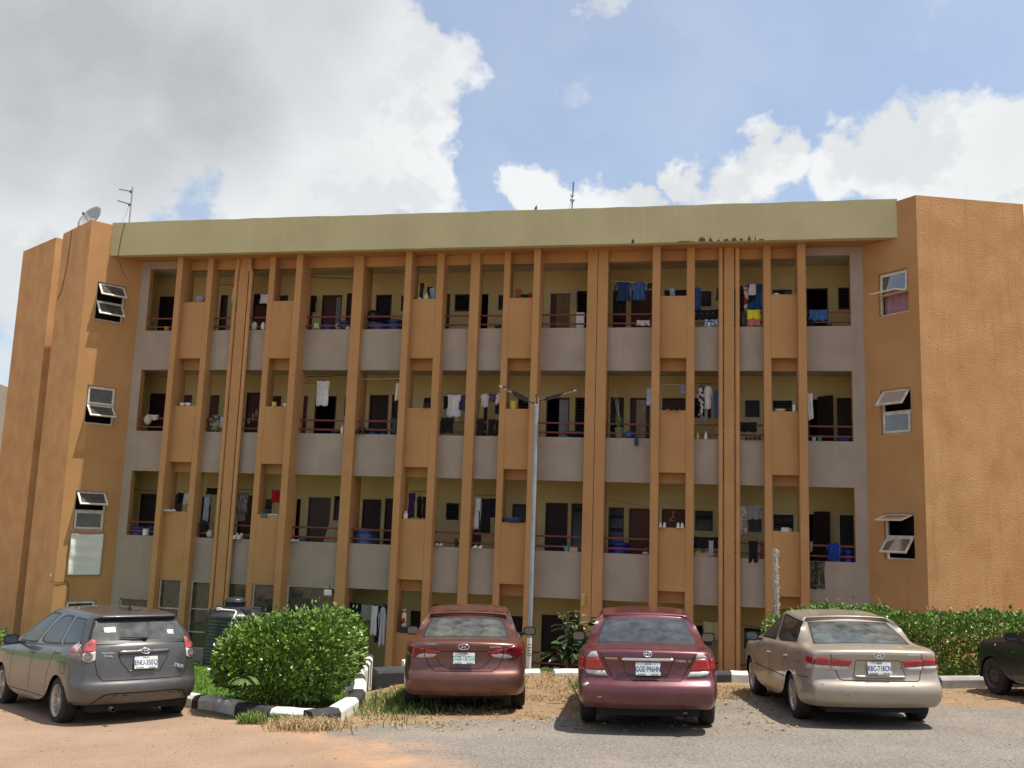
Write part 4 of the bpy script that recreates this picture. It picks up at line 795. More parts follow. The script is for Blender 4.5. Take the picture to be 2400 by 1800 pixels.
# tower windows: frame, mid rail, two top-hung sashes
def twin(pt,u,sgn,hole,up_a,lo_a,u_state,extra=None):
    u0,u1,z0,z1=hole; f=.045; dep=.07
    def bar(m,a0,a1,b0,b1,c0,c1):
        P=[pt(a0,b0),pt(a1,b0),pt(a1,b1),pt(a0,b1)]
        m.hexa([(x,y,c0) for x,y in P],[(x,y,c1) for x,y in P])
    m=MB(); zm=(z0+z1)/2
    bar(m,u0,u0+f,dep,dep+.06,z0,z1);bar(m,u1-f,u1,dep,dep+.06,z0,z1);bar(m,u0+f,u1-f,dep,dep+.06,z1-f,z1);bar(m,u0+f,u1-f,dep,dep+.06,z0,z0+f);bar(m,u0+f,u1-f,dep,dep+.06,zm-f/2,zm+f/2)
    w=m.build('tower_window',WINFR,B)
    bm=bmesh.new(); bm.from_mesh(w.data); bmesh.ops.recalc_face_normals(bm,faces=bm.faces); bm.to_mesh(w.data); bm.free()
    for (za,zb,ang) in ((zm+f/2,z1-f,up_a),(z0+f,zm-f/2,lo_a)):
        H=zb-za; b=.05
        # sash hinged at its top edge, swung outwards by ang
        def P3(a,h,o):   # a along, h below hinge, o offset outwards normal of the sash
            dn=h*math.cos(ang)-o*math.sin(ang)*-1*0; outw=h*math.sin(ang)+o*math.cos(ang); z=zb-h*math.cos(ang)+o*math.sin(ang)
            x,y=pt(a,dep-.005-outw); return (x,y,z)
        s=MB()
        def sb(a0,a1,h0,h1,o0=0,o1=.03):
            s.hexa([P3(a0,h1,o0),P3(a1,h1,o0),P3(a1,h1,o1),P3(a0,h1,o1)],[P3(a0,h0,o0),P3(a1,h0,o0),P3(a1,h0,o1),P3(a0,h0,o1)])
        A0,A1=u0+f+.004,u1-f-.004
        sb(A0,A0+b,0,H);sb(A1-b,A1,0,H);sb(A0+b,A1-b,0,b);sb(A0+b,A1-b,H-b,H)
        so_=s.build('sash',WINFR,w)
        bm=bmesh.new(); bm.from_mesh(so_.data); bmesh.ops.recalc_face_normals(bm,faces=bm.faces); bm.to_mesh(so_.data); bm.free()
        g=MB(); g.hexa([P3(A0+b,H-b,.012),P3(A1-b,H-b,.012),P3(A1-b,H-b,.018),P3(A0+b,H-b,.018)],[P3(A0+b,b,.012),P3(A1-b,b,.012),P3(A1-b,b,.018),P3(A0+b,b,.018)])
        g.build('pane',WGLASS,w)
    # dim room behind
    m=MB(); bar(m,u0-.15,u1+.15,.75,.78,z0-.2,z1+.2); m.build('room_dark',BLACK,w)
    return w
rd=math.radians
twin(ptL,uL,-1,WINS_L[0],rd(42),rd(38),0); twin(ptL,uL,-1,WINS_L[1],rd(2),rd(48),0); twin(ptL,uL,-1,WINS_L[2],rd(45),rd(2),0); twin(ptL,uL,-1,WINS_L[3],rd(2),rd(2),0)
wp=twin(ptR,uR,1,WINS_R[0],rd(1),rd(86),0); twin(ptR,uR,1,WINS_R[1],rd(40),rd(1),0); twin(ptR,uR,1,WINS_R[2],rd(72),rd(40),0)
# pink curtain behind the uppermost right window
PINK=mat('pink_curtain',(.40,.22,.30),(.33,.18,.25),8,.9); HOT=mat('hot_pink_frill',(.62,.05,.15),(.5,.04,.12),8,.9)
m=MB(); m.grid(lambda a,b:(*[q for q in ptR(.5+.82*a,.19+.02*math.sin(a*26+b))],8.60-1.06*b),40,8); m.build('window_curtain',PINK,wp)
m=MB(); m.grid(lambda a,b:(*[q for q in ptR(.5+.82*a,.10+.02*math.sin(a*31))],8.61-(.21+.03*math.sin(a*17))*b),44,4); m.build('curtain_frill',HOT,wp)

# ---------------------------------------------------------------- ground
def node_ground():
    m=bpy.data.materials.new('earth_and_grass'); m.use_nodes=True; t=m.node_tree; b=t.nodes['Principled BSDF']
    g=t.nodes.new('ShaderNodeNewGeometry'); at=t.nodes.new('ShaderNodeAttribute'); at.attribute_name='lawn'
    def nz(sc,det=6,ro=.6):
        n=t.nodes.new('ShaderNodeTexNoise'); n.inputs['Scale'].default_value=sc; n.inputs['Detail'].default_value=det; n.inputs['Roughness'].default_value=ro; t.links.new(g.outputs['Position'],n.inputs['Vector']); return n.outputs[0]
    def mr(v,a,b_,c=0,d=1):
        n=t.nodes.new('ShaderNodeMapRange'); t.links.new(v,n.inputs[0])
        for i,x in enumerate((a,b_,c,d)): n.inputs[i+1].default_value=x
        return n.outputs[0]
    def mix(f,a,c):
        n=t.nodes.new('ShaderNodeMixRGB'); t.links.new(f,n.inputs[0])
        for i,v in ((1,a),(2,c)):
            if isinstance(v,tuple): n.inputs[i].default_value=(*v,1)
            else: t.links.new(v,n.inputs[i])
        return n.outputs[0]
    earth=mix(mr(nz(2.2),.35,.68),(.22,.135,.08),(.29,.195,.115)); earth=mix(mr(nz(14,4),.45,.7),earth,(.33,.25,.15)); earth=mix(mr(nz(60,2),.5,.75,0,.6),earth,(.17,.11,.06))
    lawn=mix(mr(nz(5),.3,.7),(.055,.12,.015),(.10,.19,.03))
    c=mix(at.outputs['Fac'],earth,lawn); t.links.new(c,b.inputs['Base Color']); b.inputs['Roughness'].default_value=.95; b.inputs['Specular IOR Level'].default_value=.15
    bp=t.nodes.new('ShaderNodeBump'); bp.inputs['Strength'].default_value=.8; bp.inputs['Distance'].default_value=.03; t.links.new(nz(35,5),bp.inputs['Height']); t.links.new(bp.outputs[0],b.inputs['Normal'])
    return m
def frange(a,b,s):
    o=[];x=a
    while x<b-1e-6: o.append(x); x+=s
    return o
gx=[-2500,-800,-250,-90,-50]+frange(-40,-12,2)+frange(-12,14,.5)+frange(14,40,2)+[40,60,100,300,900,2500]
gy=[-2500,-800,-200,-60,-30]+frange(-20,6,2)+frange(6,34,.5)+frange(34,60,3)+[60,90,160,400,1200,3500]
def gz(x,y):
    r=math.hypot(x,y)
    z=ground(max(-60,min(60,x)),max(-40,min(45,y)))
    return z
vs=[(x,y,gz(x,y)) for y in gy for x in gx]; nx=len(gx)
fs=[(j*nx+i,j*nx+i+1,(j+1)*nx+i+1,(j+1)*nx+i) for j in range(len(gy)-1) for i in range(nx-1)]
def in_lawn(x,y):
    u=(x+3.05)*.678+(y-13.4)*.735
    return u>.12 and x<-2.25-(y-15.5)*.13*(y>15.5) and y<27
me=MB().add(vs,fs,0,True).mesh('ground',node_ground())
a=me.attributes.new('lawn','FLOAT','POINT'); a.data.foreach_set('value',[1. if (in_lawn(x,y) or (x<-5 and y>16) or y>45 ) else 0. for (x,y,z) in vs])
o=bpy.data.objects.new('ground',me); COL.objects.link(o); struct(o)
# asphalt: reddish drive at the left, grey chippings at the right, laterite dust along the seam
def node_asphalt():
    m=bpy.data.materials.new('asphalt'); m.use_nodes=True; t=m.node_tree; b=t.nodes['Principled BSDF']; g=t.nodes.new('ShaderNodeNewGeometry'); P=g.outputs['Position']
    def nz(sc,det=6,ro=.6,mp=None):
        n=t.nodes.new('ShaderNodeTexNoise'); n.inputs['Scale'].default_value=sc; n.inputs['Detail'].default_value=det; n.inputs['Roughness'].default_value=ro; t.links.new(P,n.inputs['Vector']); return n.outputs[0]
    def mth(op,a,b_):
        n=t.nodes.new('ShaderNodeMath'); n.operation=op
        for i,v in enumerate((a,b_)):
            if isinstance(v,(int,float)): n.inputs[i].default_value=v
            else: t.links.new(v,n.inputs[i])
        return n.outputs[0]
    def mr(v,a,b_,c=0,d=1):
        n=t.nodes.new('ShaderNodeMapRange'); t.links.new(v,n.inputs[0])
        for i,x in enumerate((a,b_,c,d)): n.inputs[i+1].default_value=x
        return n.outputs[0]
    def mix(f,a,c):
        n=t.nodes.new('ShaderNodeMixRGB')
        if isinstance(f,(int,float)): n.inputs[0].default_value=f
        else: t.links.new(f,n.inputs[0])
        for i,v in ((1,a),(2,c)):
            if isinstance(v,tuple): n.inputs[i].default_value=(*v,1)
            else: t.links.new(v,n.inputs[i])
        return n.outputs[0]
    sp=t.nodes.new('ShaderNodeSeparateXYZ'); t.links.new(P,sp.inputs[0]); x,y=sp.outputs[0],sp.outputs[1]
    # seam runs from the kerb corner (-2.3,12.2) to (-.35,9.4)
    sd=mth('ADD',mth('MULTIPLY',mth('ADD',x,2.3),.82),mth('MULTIPLY',mth('SUBTRACT',y,12.2),.57))
    sdn=mth('ADD',sd,mth('MULTIPLY',mth('SUBTRACT',nz(.9,5),.5),1.9))
    right=mr(sdn,-.25,.35)
    red=mix(mr(nz(1.3,6),.3,.7),(.262,.172,.112),(.335,.222,.146)); red=mix(mr(nz(55,4,.75),.5,.62,0,.6),red,(.42,.315,.23)); red=mix(mr(nz(44,3,.7),.54,.64,0,.6),red,(.13,.088,.062))
    gr=mix(mr(nz(1.1,6),.3,.7),(.17,.147,.122),(.225,.196,.163)); gr=mix(mr(nz(42,4,.75),.50,.60,0,.75),gr,(.36,.32,.27)); gr=mix(mr(nz(34,3,.7),.53,.62,0,.8),gr,(.07,.06,.051))
    gr=mix(mr(nz(.55,5,.7),.52,.72,0,.35),gr,(.33,.25,.18))
    c=mix(right,red,gr)
    dust=mth('MULTIPLY',mr(mth('ABSOLUTE',sdn,0),.75,.05),mr(nz(1.6,6,.7),.38,.62))
    c=mix(mth('MULTIPLY',dust,.85),c,(.47,.27,.145))
    crk=mr(mth('ABSOLUTE',mth('SUBTRACT',nz(.75,3,.45),.5),0),.004,.0,0,.3)
    c=mix(mth('MULTIPLY',crk,right),c,(.06,.055,.05))
    dk=mr(nz(.35,3),.55,.75,0,.25); c=mix(dk,c,(.12,.1,.085))
    t.links.new(c,b.inputs['Base Color']); b.inputs['Roughness'].default_value=.9; b.inputs['Specular IOR Level'].default_value=.25
    bp=t.nodes.new('ShaderNodeBump'); bp.inputs['Strength'].default_value=.9; bp.inputs['Distance'].default_value=.012; t.links.new(nz(85,4,.7),bp.inputs['Height']); t.links.new(bp.outputs[0],b.inputs['Normal'])
    return m
edge=[(-40,50.5),(-12,24.0),(-9,19.2),(-6.6,16.55),(-4.6,14.35),(-3.6,13.3),(-2.75,12.75),(-2.2,12.35),(-1.55,12.95),(-.6,13.35),(.5,13.55),(1.1,14.2),(2.0,15.2),(3.3,15.9),(4.6,16.2),(6.0,15.6),(7.3,15.05),(8.6,15.1),(11,15.6),(16,16),(40,20)]
pts=[]
for (p,q) in zip(edge,edge[1:]):
    L=math.hypot(q[0]-p[0],q[1]-p[1]); k=max(1,int(L/.12)) if abs(p[0])<13 else 4
    for i in range(k):
        f=i/k; j=.09 if p[0]>-2.3 and abs(p[0])<13 else .02
        pts.append((p[0]+(q[0]-p[0])*f+random.uniform(-j,j)*.5,p[1]+(q[1]-p[1])*f+random.uniform(-j,j)))
pts.append(edge[-1])
vs=[];fs=[]
rows=12
for (x,y) in pts:
    for k in range(rows+1):
        yy=y+( -30-y)*(k/rows)**1.6
        vs.append((x,yy,plane(x,yy)+.006))
for i in range(len(pts)-1):
    for k in range(rows): q=i*(rows+1)+k; fs.append((q,q+1,q+rows+2,q+rows+1))
fs=[f[::-1] for f in fs]
struct(MB().add(vs,fs).build('parking_lot',node_asphalt()))
# ---------------------------------------------------------------- kerbs
KW=mat('white_kerb_paint',(.74,.72,.67),(.58,.55,.5),7,.85,.4,60,.2,streak=.3,st_c=(.42,.33,.24),vec='obj'); KB=mat('black_kerb_paint',(.035,.036,.038),(.055,.055,.055),7,.8,.4,60,.25,streak=.3,st_c=(.12,.10,.085),vec='obj'); KG=mat('bare_kerb_concrete',(.36,.34,.31),(.27,.25,.22),6,.9,.4,60,.2,vec='obj')
def kerb(name,label,line,spec,gf,w=.2,h=.17,sink=.3,group=None):
    """line: polyline of the front face foot; spec: list of (length, material key)"""
    P=[Vector((x,y,0)) for x,y in line]
    root=empty(name,label,'kerb',(P[0].x,P[0].y,gf(P[0].x,P[0].y)),0,group)
    segs=[(a,b,(b-a).length) for a,b in zip(P,P[1:])]
    def at(s):
        for a,b,l in segs:
            if s<=l or (a,b,l)==segs[-1]: return a+(b-a)*(s/l),(b-a).normalized()
            s-=l
    s=0;tot=sum(x[2] for x in segs)
    for (l,k) in spec:
        if k!='gap':
            p,u=at(s+.006); q,_=at(min(tot,s+l)-.006)
            d=(q-p); 
            if d.length>.05:
                u=d.normalized(); n=Vector((-u.y,u.x,0))
                L=d.length; za=gf(p.x,p.y)-sink; 
                bm=MB(); nn=3
                prof=[(0,-sink),(0,h-.05),(.045,h),(w,h),(w,-sink)]
                vs=[];fs=[]
                for i in range(nn+1):
                    c=p+u*L*i/nn; g=gf(c.x,c.y); jj=random.uniform(-.006,.006)
                    for (a,z) in prof: 
                        v=c+n*a; vs.append((v.x-root.location.x,v.y-root.location.y,g+z-root.location.z+(jj if z>0 else 0)))
                m_=len(prof)
                for i in range(nn):
                    for j in range(m_): fs.append((i*m_+j,i*m_+(j+1)%m_,(i+1)*m_+(j+1)%m_,(i+1)*m_+j))
                fs.append(tuple(range(m_))[::-1]); fs.append(tuple(range(nn*m_,nn*m_+m_)))
                me=bm.add(vs,fs).build('kerb_block',{'W':KW,'B':KB,'G':KG}[k],root,.008)
                b_=bmesh.new(); b_.from_mesh(me.data); bmesh.ops.recalc_face_normals(b_,faces=b_.faces); b_.to_mesh(me.data); b_.free()
        s+=l
    return root
KP=lambda x,y:plane(x,y)
kerb('island_kerb','black and white kerb round the lawn corner with the big hedge',[(-9.0,19.0),(-6.6,16.4),(-4.5,14.44),(-4.36,14.33),(-4.1,14.18),(-3.67,13.72),(-3.02,13.05),(-2.55,12.98),(-2.48,12.95)],
     [(3.5,'B'),(2.9,'W'),(.15,'B'),(.32,'W'),(.62,'W'),(.93,'B'),(.6,'W')],KP)
kerb('hedge_kerb','curved black and white kerb between hedge and brown car',[(-2.42,12.82),(-2.12,13.2),(-2.07,14.5),(-2.13,15.6),(-2.25,16.5),(-2.75,19.5)],[(.50,'B'),(1.25,'W'),(1.05,'B'),(.85,'W'),(.7,'W'),(.9,'B'),(.9,'W'),(.6,'B')],KP,.2,.17)
kerb('ramp_kerb','mossy black and white kerb beside the path down to the building',[(-2.55,18.6),(-2.62,19.4),(-2.85,21.8)],[(.5,'W'),(.55,'B'),(.5,'W'),(.6,'B'),(.5,'W'),(.6,'B')],lambda x,y:plane(x,y)-.05,.45,.26)
kerb('slab_kerb','dark grey kerb slab left of the brown car',[(-2.35,18.6),(-1.2,19.0)],[(1.1,'B')],KP,.5,.16)
kerb('step_kerb','white kerb step at the foot of the orange pilaster left of the brown car',[(-2.1,21.0),(-1.3,21.2)],[(.8,'W')],lambda x,y:plane(x,y)+.02,.4,.1)
kerb('buried_kerb','white kerb half buried in dry grass between brown and red cars',[(-.3,19.2),(1.7,19.5)],[(.75,'gap'),(.32,'W'),(.28,'gap'),(.62,'W')],lambda x,y:plane(x,y)-.03,.2,.15)
kerb('parking_kerb','black and white kerb between red car and beige car',[(1.9,19.5),(3.9,18.42),(4.2,18.52),(8.6,18.1)],[(1.55,'W'),(.72,'gap'),(.42,'B'),(.0,'gap'),(.55,'W'),(.8,'B'),(.8,'W'),(.8,'B'),(.8,'W')],KP,.2,.19)
kerb('hedge_front_kerb','grey white kerb under the long hedge by the black car',[(7.55,17.78),(7.95,17.72),(9.0,17.9),(13,18.8)],[(.36,'B'),(1.25,'G'),(.8,'B'),(.9,'W'),(.9,'B')],KP,.22,.19)
# ---------------------------------------------------------------- grass
GR=mat('lawn_blade',(.105,.20,.025),(.19,.30,.05),9,.6,spec=.3); DRY=mat('dry_grass_blade',(.30,.20,.095),(.50,.38,.20),5,.85,spec=.15,c2f=(.3,.75)); WEED=mat('weed_leaf',(.10,.17,.03),(.16,.22,.05),8,.6)
def blades(name,m,n,pick,h,w,lean,lab=None):
    vs=[];fs=[]
    for _ in range(n):
        p=pick()
        if p is None: continue
        x,y=p; z=gz(x,y) if not callable(lab) else lab(x,y)
        a=random.uniform(0,6.283); hh=h*random.uniform(.5,1.3); l=random.uniform(.2,1)*lean; b=random.uniform(0,6.283)
        dx,dy=math.cos(a)*w,math.sin(a)*w; lx,ly=math.cos(b)*l*hh,math.sin(b)*l*hh
        k=len(vs); vs+=[(x-dx,y-dy,z),(x+dx,y+dy,z),(x+lx*.4+dx*.7,y+ly*.4+dy*.7,z+hh*.6),(x+lx*.4-dx*.7,y+ly*.4-dy*.7,z+hh*.6),(x+lx,y+ly,z+hh*(1-.45*l))]
        fs+=[(k,k+1,k+2,k+3),(k+3,k+2,k+4)]
    o=MB().add(vs,fs).build(name,m); o['kind']='stuff'; return o
def pl():
    x=random.uniform(-8.5,-2.6); y=random.uniform(13.2,26.0); 
    return (x,y) if in_lawn(x,y) and random.random()<min(1,14/y*1.1) else None
blades('lawn_grass',GR,52000,pl,.075,.006,.8)
from mathutils import noise as MN
def dryp(x,y): return MN.noise(Vector((x*.9,y*.9,3)))+.5*MN.noise(Vector((x*3,y*3,1)))
def pd():
    x=random.uniform(-2.1,4.6); y=random.uniform(12.3,20.6)
    e=12.95 if x<-.6 else (13.6 if x<1.1 else (15.4 if x<2.6 else 15.95))
    if x<-2.05+.0*y or y<e-.35*random.random() : return None
    if x>3.9 and y>18.4: return None
    return (x,y) if dryp(x,y)>-.18+.25*(y<14.5) else None
blades('dry_grass',DRY,30000,pd,.055,.0055,1.9)
def pf():
    x=random.gauss(-2.6,.45); y=random.uniform(12.15,12.95)
    return (x,y) if y<12.9 else None
blades('straw_tuft',DRY,1300,lambda:(random.gauss(-2.45,.22),random.gauss(12.62,.16)),.16,.006,1.5)
def pw():
    r=random.random()
    if r<.35: return (random.uniform(-3.4,-2.55),random.uniform(12.85,13.5)-.0)
    if r<.6: return (random.gauss(-1.55,.35),random.gauss(15.2,.9))
    if r<.75: return (random.gauss(1.55,.15),random.gauss(17.2,.5))
    return (random.uniform(-.3,1.2),random.uniform(20.2,22))
blades('weeds',WEED,4200,pw,.15,.008,.9)
# straw litter, fallen leaves and pebbles
LIT=mat('fallen_leaf',(.30,.17,.06),(.42,.3,.14),20,.8); PEB=mat('pebble',(.30,.26,.21),(.2,.17,.14),20,.9)
vs=[];fs=[]
for _ in range(2600):
    x=random.uniform(-2.2,9.5); y=random.uniform(12.4,19.5)
    if x>4 and not (15.6<y<18): continue
    if x<1 and dryp(x,y)<-.2: continue
    z=gz(x,y)+.012; a=random.uniform(0,6.3); s=random.uniform(.012,.05); t=random.uniform(.004,.03)
    k=len(vs); c,d=math.cos(a),math.sin(a); vs+=[(x-c*s,y-d*s,z),(x+d*t,y-c*t,z+random.uniform(0,.02)),(x+c*s,y+d*s,z),(x-d*t,y+c*t,z+random.uniform(0,.02))]; fs.append((k,k+1,k+2,k+3))
MB().add(vs,fs).build('leaf_litter',LIT)['kind']='stuff'
m=MB()
for _ in range(420):
    x=random.uniform(-5,9); y=random.uniform(8.6,15.4); r=random.uniform(.006,.018); m.ball((x,y,plane(x,y)+.008),(r,r*.8,r*.6),5,3,0,.25)
m.build('pebbles',PEB)['kind']='stuff'
# ---------------------------------------------------------------- hedges and shrubs
LEAF=mat('hedge_leaf',(.055,.115,.014),(.20,.315,.045),5.5,.36,spec=.55,c2f=(.36,.66),detail=7); TWIG=mat('twig',(.12,.08,.05),(.2,.14,.09),9,.9)
def leaves(pts,size,tip=None):
    vs=[];fs=[]
    for (p,nrm,s) in pts:
        d=(nrm+Vector((random.gauss(0,.55),random.gauss(0,.55),random.gauss(.15,.5)))).normalized()
        sd=d.cross(Vector((random.gauss(0,1),random.gauss(0,1),random.gauss(0,1)))).normalized()
        up_=sd.cross(d); l=size*s*random.uniform(.7,1.25); w=l*.32
        b=Vector(p); k=len(vs); mid=b+d*l*.5
        vs+=[b,mid+sd*w-up_*w*.25,b+d*l,mid-sd*w-up_*w*.25,mid+up_*w*.25]
        fs+=[(k,k+1,k+4),(k+1,k+2,k+4),(k+2,k+3,k+4),(k+3,k,k+4)]
    return vs,fs
def hedge(name,label,shape,n,size,loc,seed,stems=14):
    random.seed(seed); root=empty(name,label,'hedge',loc)
    P=shape(n); vs,fs=leaves(P,size); MB().add([tuple(Vector(v)-Vector(loc)) for v in vs],fs).build('foliage',LEAF,root)
    m=MB()
    for _ in range(stems):
        p,nn,_s=random.choice(P); p=Vector(p); b=Vector((loc[0]+(p.x-loc[0])*.45,loc[1]+(p.y-loc[1])*.45,gz(p.x,p.y)))
        q=(b+p)/2+Vector((random.uniform(-.1,.1),random.uniform(-.1,.1),0)); L=Vector(loc)
        m.tube([b-L,q-L,p-L],[.018,.012,.005],5)
    m.build('stem',TWIG,root); return root
def blob_shape(cx,cy,z0,z1,hx,hy,pw=3.2,top=None,rag=.10):
    def f(n):
        out=[]
        while len(out)<n:
            u,v,w=random.uniform(-1,1),random.uniform(-1,1),random.uniform(-1,1)
            q=(abs(u)**pw+abs(v)**pw+abs(w)**pw)**(1/pw)
            if q>1.0 or q<.35: continue
            if random.random()>(q-.25)**1.4: continue
            x,y=cx+u*hx,cy+v*hy
            zt=top(x,y) if top else z1
            bump=1+.10*MN.noise(Vector((x*2.3,y*2.3,w*2)))+.06*MN.noise(Vector((x*6,y*6,w*5)))
            z=z0+(zt-z0)*(w*bump+1)/2
            if MN.noise(Vector((x*3.3,y*3.3,z*3.3)))<-.30 and random.random()<.8: continue
            if random.random()<rag and w>.55: z+=random.uniform(0,.16)
            nn=Vector((u**3,v**3,w**3+.25)).normalized()
            out.append(((x+random.gauss(0,.02),y+random.gauss(0,.02),z),nn,1.))
        return out
    return f
hedge('clipped_hedge','large rounded green hedge on the kerbed lawn corner beside the grey car',blob_shape(-3.16,14.75,-.62,.58,1.02,1.35,3.0,lambda x,y:.50+.16*(x+3.2)/1.0-.05*(y-14.7)),19000,.078,(-3.16,14.75,-.78),3,30)
hedge('long_hedge','long clipped hedge behind the beige car below the tower wall',blob_shape(8.6,19.2,-.72,.55,3.45,.8,4.5,lambda x,y:.57-.012*(x-5)+.05*math.sin(x*2.1)+.04*math.sin(x*5.3)),25000,.082,(8.6,19.2,-.75),5,40)
hedge('far_left_hedge','low green bush at the left edge beyond the grey car mirror',blob_shape(-11.9,21.4,-1.6,-.55,1.0,.8),3500,.085,(-11.9,21.4,-1.6),9,8)
# fern-like weed growing out of the front of the clipped hedge
def fern(name,label,loc,n,L,m,droop=.8,seed=1):
    random.seed(seed); root=empty(name,label,'weed',loc); mb=MB()
    for i in range(n):
        a=random.uniform(3.4,6.0) ; l=L*random.uniform(.6,1.1)
        pts=[Vector((math.cos(a)*l*t,math.sin(a)*l*t,.25*l+l*.8*t-droop*l*t*t)) for t in [k/8 for k in range(9)]]
        fr=MB(); fr.tube(pts,.004,4)
        vs=[];fs=[]
        for k in range(1,9):
            d=(pts[k]-pts[k-1]).normalized(); s=d.cross(Vector((0,0,1))).normalized()
            for sg in (-1,1):
                for q in (0,.5):
                    b=pts[k]-(pts[k]-pts[k-1])*q; w=.075*(1-.5*k/8); e=b+s*sg*w+d*.02; c=len(vs); vs+=[b,b+s*sg*w*.5+d*.022,e,b+s*sg*w*.5-d*.008]; fs.append((c,c+1,c+2,c+3))
        fr.add(vs,fs); fr.build('frond',m,root)
    return root
FERN=mat('fern_leaf',(.09,.16,.035),(.14,.21,.05),8,.6)
fern('feathery_weed','feathery pale green weed sticking out of the front of the clipped hedge',(-3.5,13.42,-.3),7,.24,FERN,.95,4)
fern('potted_fern','small fern at the ground floor corridor right of the red car',tuple(FP(5.0,-.3,-1.35)),8,.5,FERN,.7,6)
# broad leaved shrub by the lamp post
random.seed(21); SHL=[mat('broad_leaf_dark',(.035,.075,.018),(.06,.115,.03),9,.32,spec=.55,vec='obj'),mat('broad_leaf_pale',(.16,.22,.12),(.10,.16,.07),9,.4,spec=.5,vec='obj'),mat('yellowing_leaf',(.60,.50,.12),(.5,.4,.1),9,.5,vec='obj')]
sh=empty('broad_leaved_shrub','dark broad leaved shrub with a few yellow leaves beside the lamp post','shrub',(1.45,21.3,-1.05))
lm=[]
for m in SHL:
    mb=MB(); 
    def lf(u,v):
        w=math.sin(math.pi*(v**.8))*.40+.0; return ((u-.5)*w,v, .10*abs(u-.5)*w*4-.28*v*v)
    mb.grid(lf,4,6); lm.append(mb.mesh('leaf',m))
stems=MB(); k=0
for i in range(26):
    a=random.uniform(0,6.28); h=random.uniform(.25,1.22); sp=random.uniform(.1,.75)*(1.2-h*.5)
    tip=Vector((math.cos(a)*sp,math.sin(a)*sp*.8,h)); mid=tip*.5+Vector((0,0,.12)); stems.tube([(0,0,-.1),mid,tip],[.016,.011,.006],5)
    for j in range(9):
        t=.35+.65*j/8; p=mid.lerp(tip,max(0,(t-.5)*2)) if t>.5 else Vector((0,0,0)).lerp(mid,t*2)
        q=random.random(); mi=0 if q<.72 else (1 if q<.96 else 2)
        o=link_copy(lm[mi],'leaf',sh); o.location=p; s=random.uniform(.20,.36); o.scale=(s*1.25,s,s); o.rotation_euler=(random.uniform(-.5,.6),random.uniform(-.5,.5),random.uniform(0,6.28))
stems.build('stem',TWIG,sh)
# thorny bare stem behind the long hedge
random.seed(31); th=MB(); px_,py_=5.62,20.1
THM=mat('thorny_bark',(.33,.28,.22),(.55,.5,.42),30,.9,.6,60)
pts=[(0,0,-.2),(.01,0,.6),(-.015,0,1.2),(-.03,0,1.9),(-.04,0,2.42)]
th.tube(pts,[.062,.06,.058,.056,.05],10)
for i in range(150):
    t=random.random(); z=-.1+2.5*t; a=random.uniform(0,6.28); x0=-.03*t; r=.056
    b=Vector((x0+math.cos(a)*r,math.sin(a)*r,z)); e=b+Vector((math.cos(a)*.035,math.sin(a)*.035,random.uniform(-.01,.03)))
    th.tube([b,e],[.014,.003],4)
stem_o=th.build('thorny_stem',THM); stem_o.location=(px_,py_,-.75); tag(stem_o,'bare pale thorny stem rising above the long hedge before the camouflage trousers','plant')
# tall dry stalks over the long hedge
ST=mat('dry_stalk',(.45,.38,.24),(.35,.3,.18),9,.8)
for i,(x,y,h,l) in enumerate([(7.35,18.9,.32,-.12),(8.35,18.9,.22,.28),(9.6,19,.25,.05)]):
    m=MB(); m.tube([(0,0,-.3),(l*.3,0,h*.6),(l,0,h)],[.006,.005,.002],4)
    for q in range(5): m.tube([(l*(.5+.1*q),0,h*(.62+.08*q)),(l*(.5+.1*q)+random.uniform(-.06,.06),random.uniform(-.05,.05),h*(.75+.09*q))],[.003,.001],3)
    o=m.build('dry_stalk',ST); o.location=(x,y,.5); tag(o,['leaning dry grass stalk above the hedge right of the beige car roof','drooping dry seed stalk above the hedge under the tower corner','short dry stalk above the hedge near the black car'][i],'grass stalk')
random.seed(11)

# ---------------------------------------------------------------- street lamp
GALV=mat('galvanised_steel',(.34,.38,.41),(.25,.29,.33),3,.45,spec=.5,metal=.35,streak=.3,st_c=(.2,.23,.26)); PW=mat('pole_white_paint',(.74,.73,.70),(.66,.64,.6),6,.6); PG=mat('pole_green_paint',(.03,.13,.085),(.05,.16,.11),6,.6,streak=.4,st_c=(.25,.28,.27)); DKM=mat('dark_metal',(.045,.043,.042),(.07,.066,.062),9,.5,metal=.3); SOLAR=mat('solar_panel',(.02,.022,.03),(.03,.032,.04),4,.18,spec=.6); LEDM=mat('led_lens',(.62,.58,.42),(.7,.68,.55),6,.35); SILV=mat('silver_metal',(.55,.54,.5),(.45,.44,.4),6,.4,metal=.5); LETT=mat('black_lettering',(.02,.02,.02))
lx,ly=.60,22.5; lz=ground(lx,ly)
lp=empty('street_lamp','grey solar street lamp with two winged arms and white and green painted base','street lamp',(lx,ly,lz-.1))
H=4.80-lz+.1
MB().tube([(0,0,1.22-.02),(0,0,H)],.053,14).build('pole',GALV,lp)
MB().tube([(0,0,0),(0,0,.56)],.056,14).build('green_band',PG,lp); wb=MB().tube([(0,0,.56),(0,0,1.22)],.056,14).build('white_band',PW,lp)
text_mesh('stencil_lettering','I LUS',.13,LETT,lp,Matrix.Translation((0,-.0575,.95))@Matrix.Rotation(R(90),4,'X')@Matrix.Rotation(R(-90),4,'Z'),.001)
MB().box(-.045,.045,-.05,.05,H,H+.22).build('head_bracket',SILV,lp,.008); MB().box(-.03,.03,-.055,.055,H+.05,H+.28).build('head_clamp',mat('rusty_clamp',(.16,.06,.04),(.1,.045,.03),9,.7),lp)
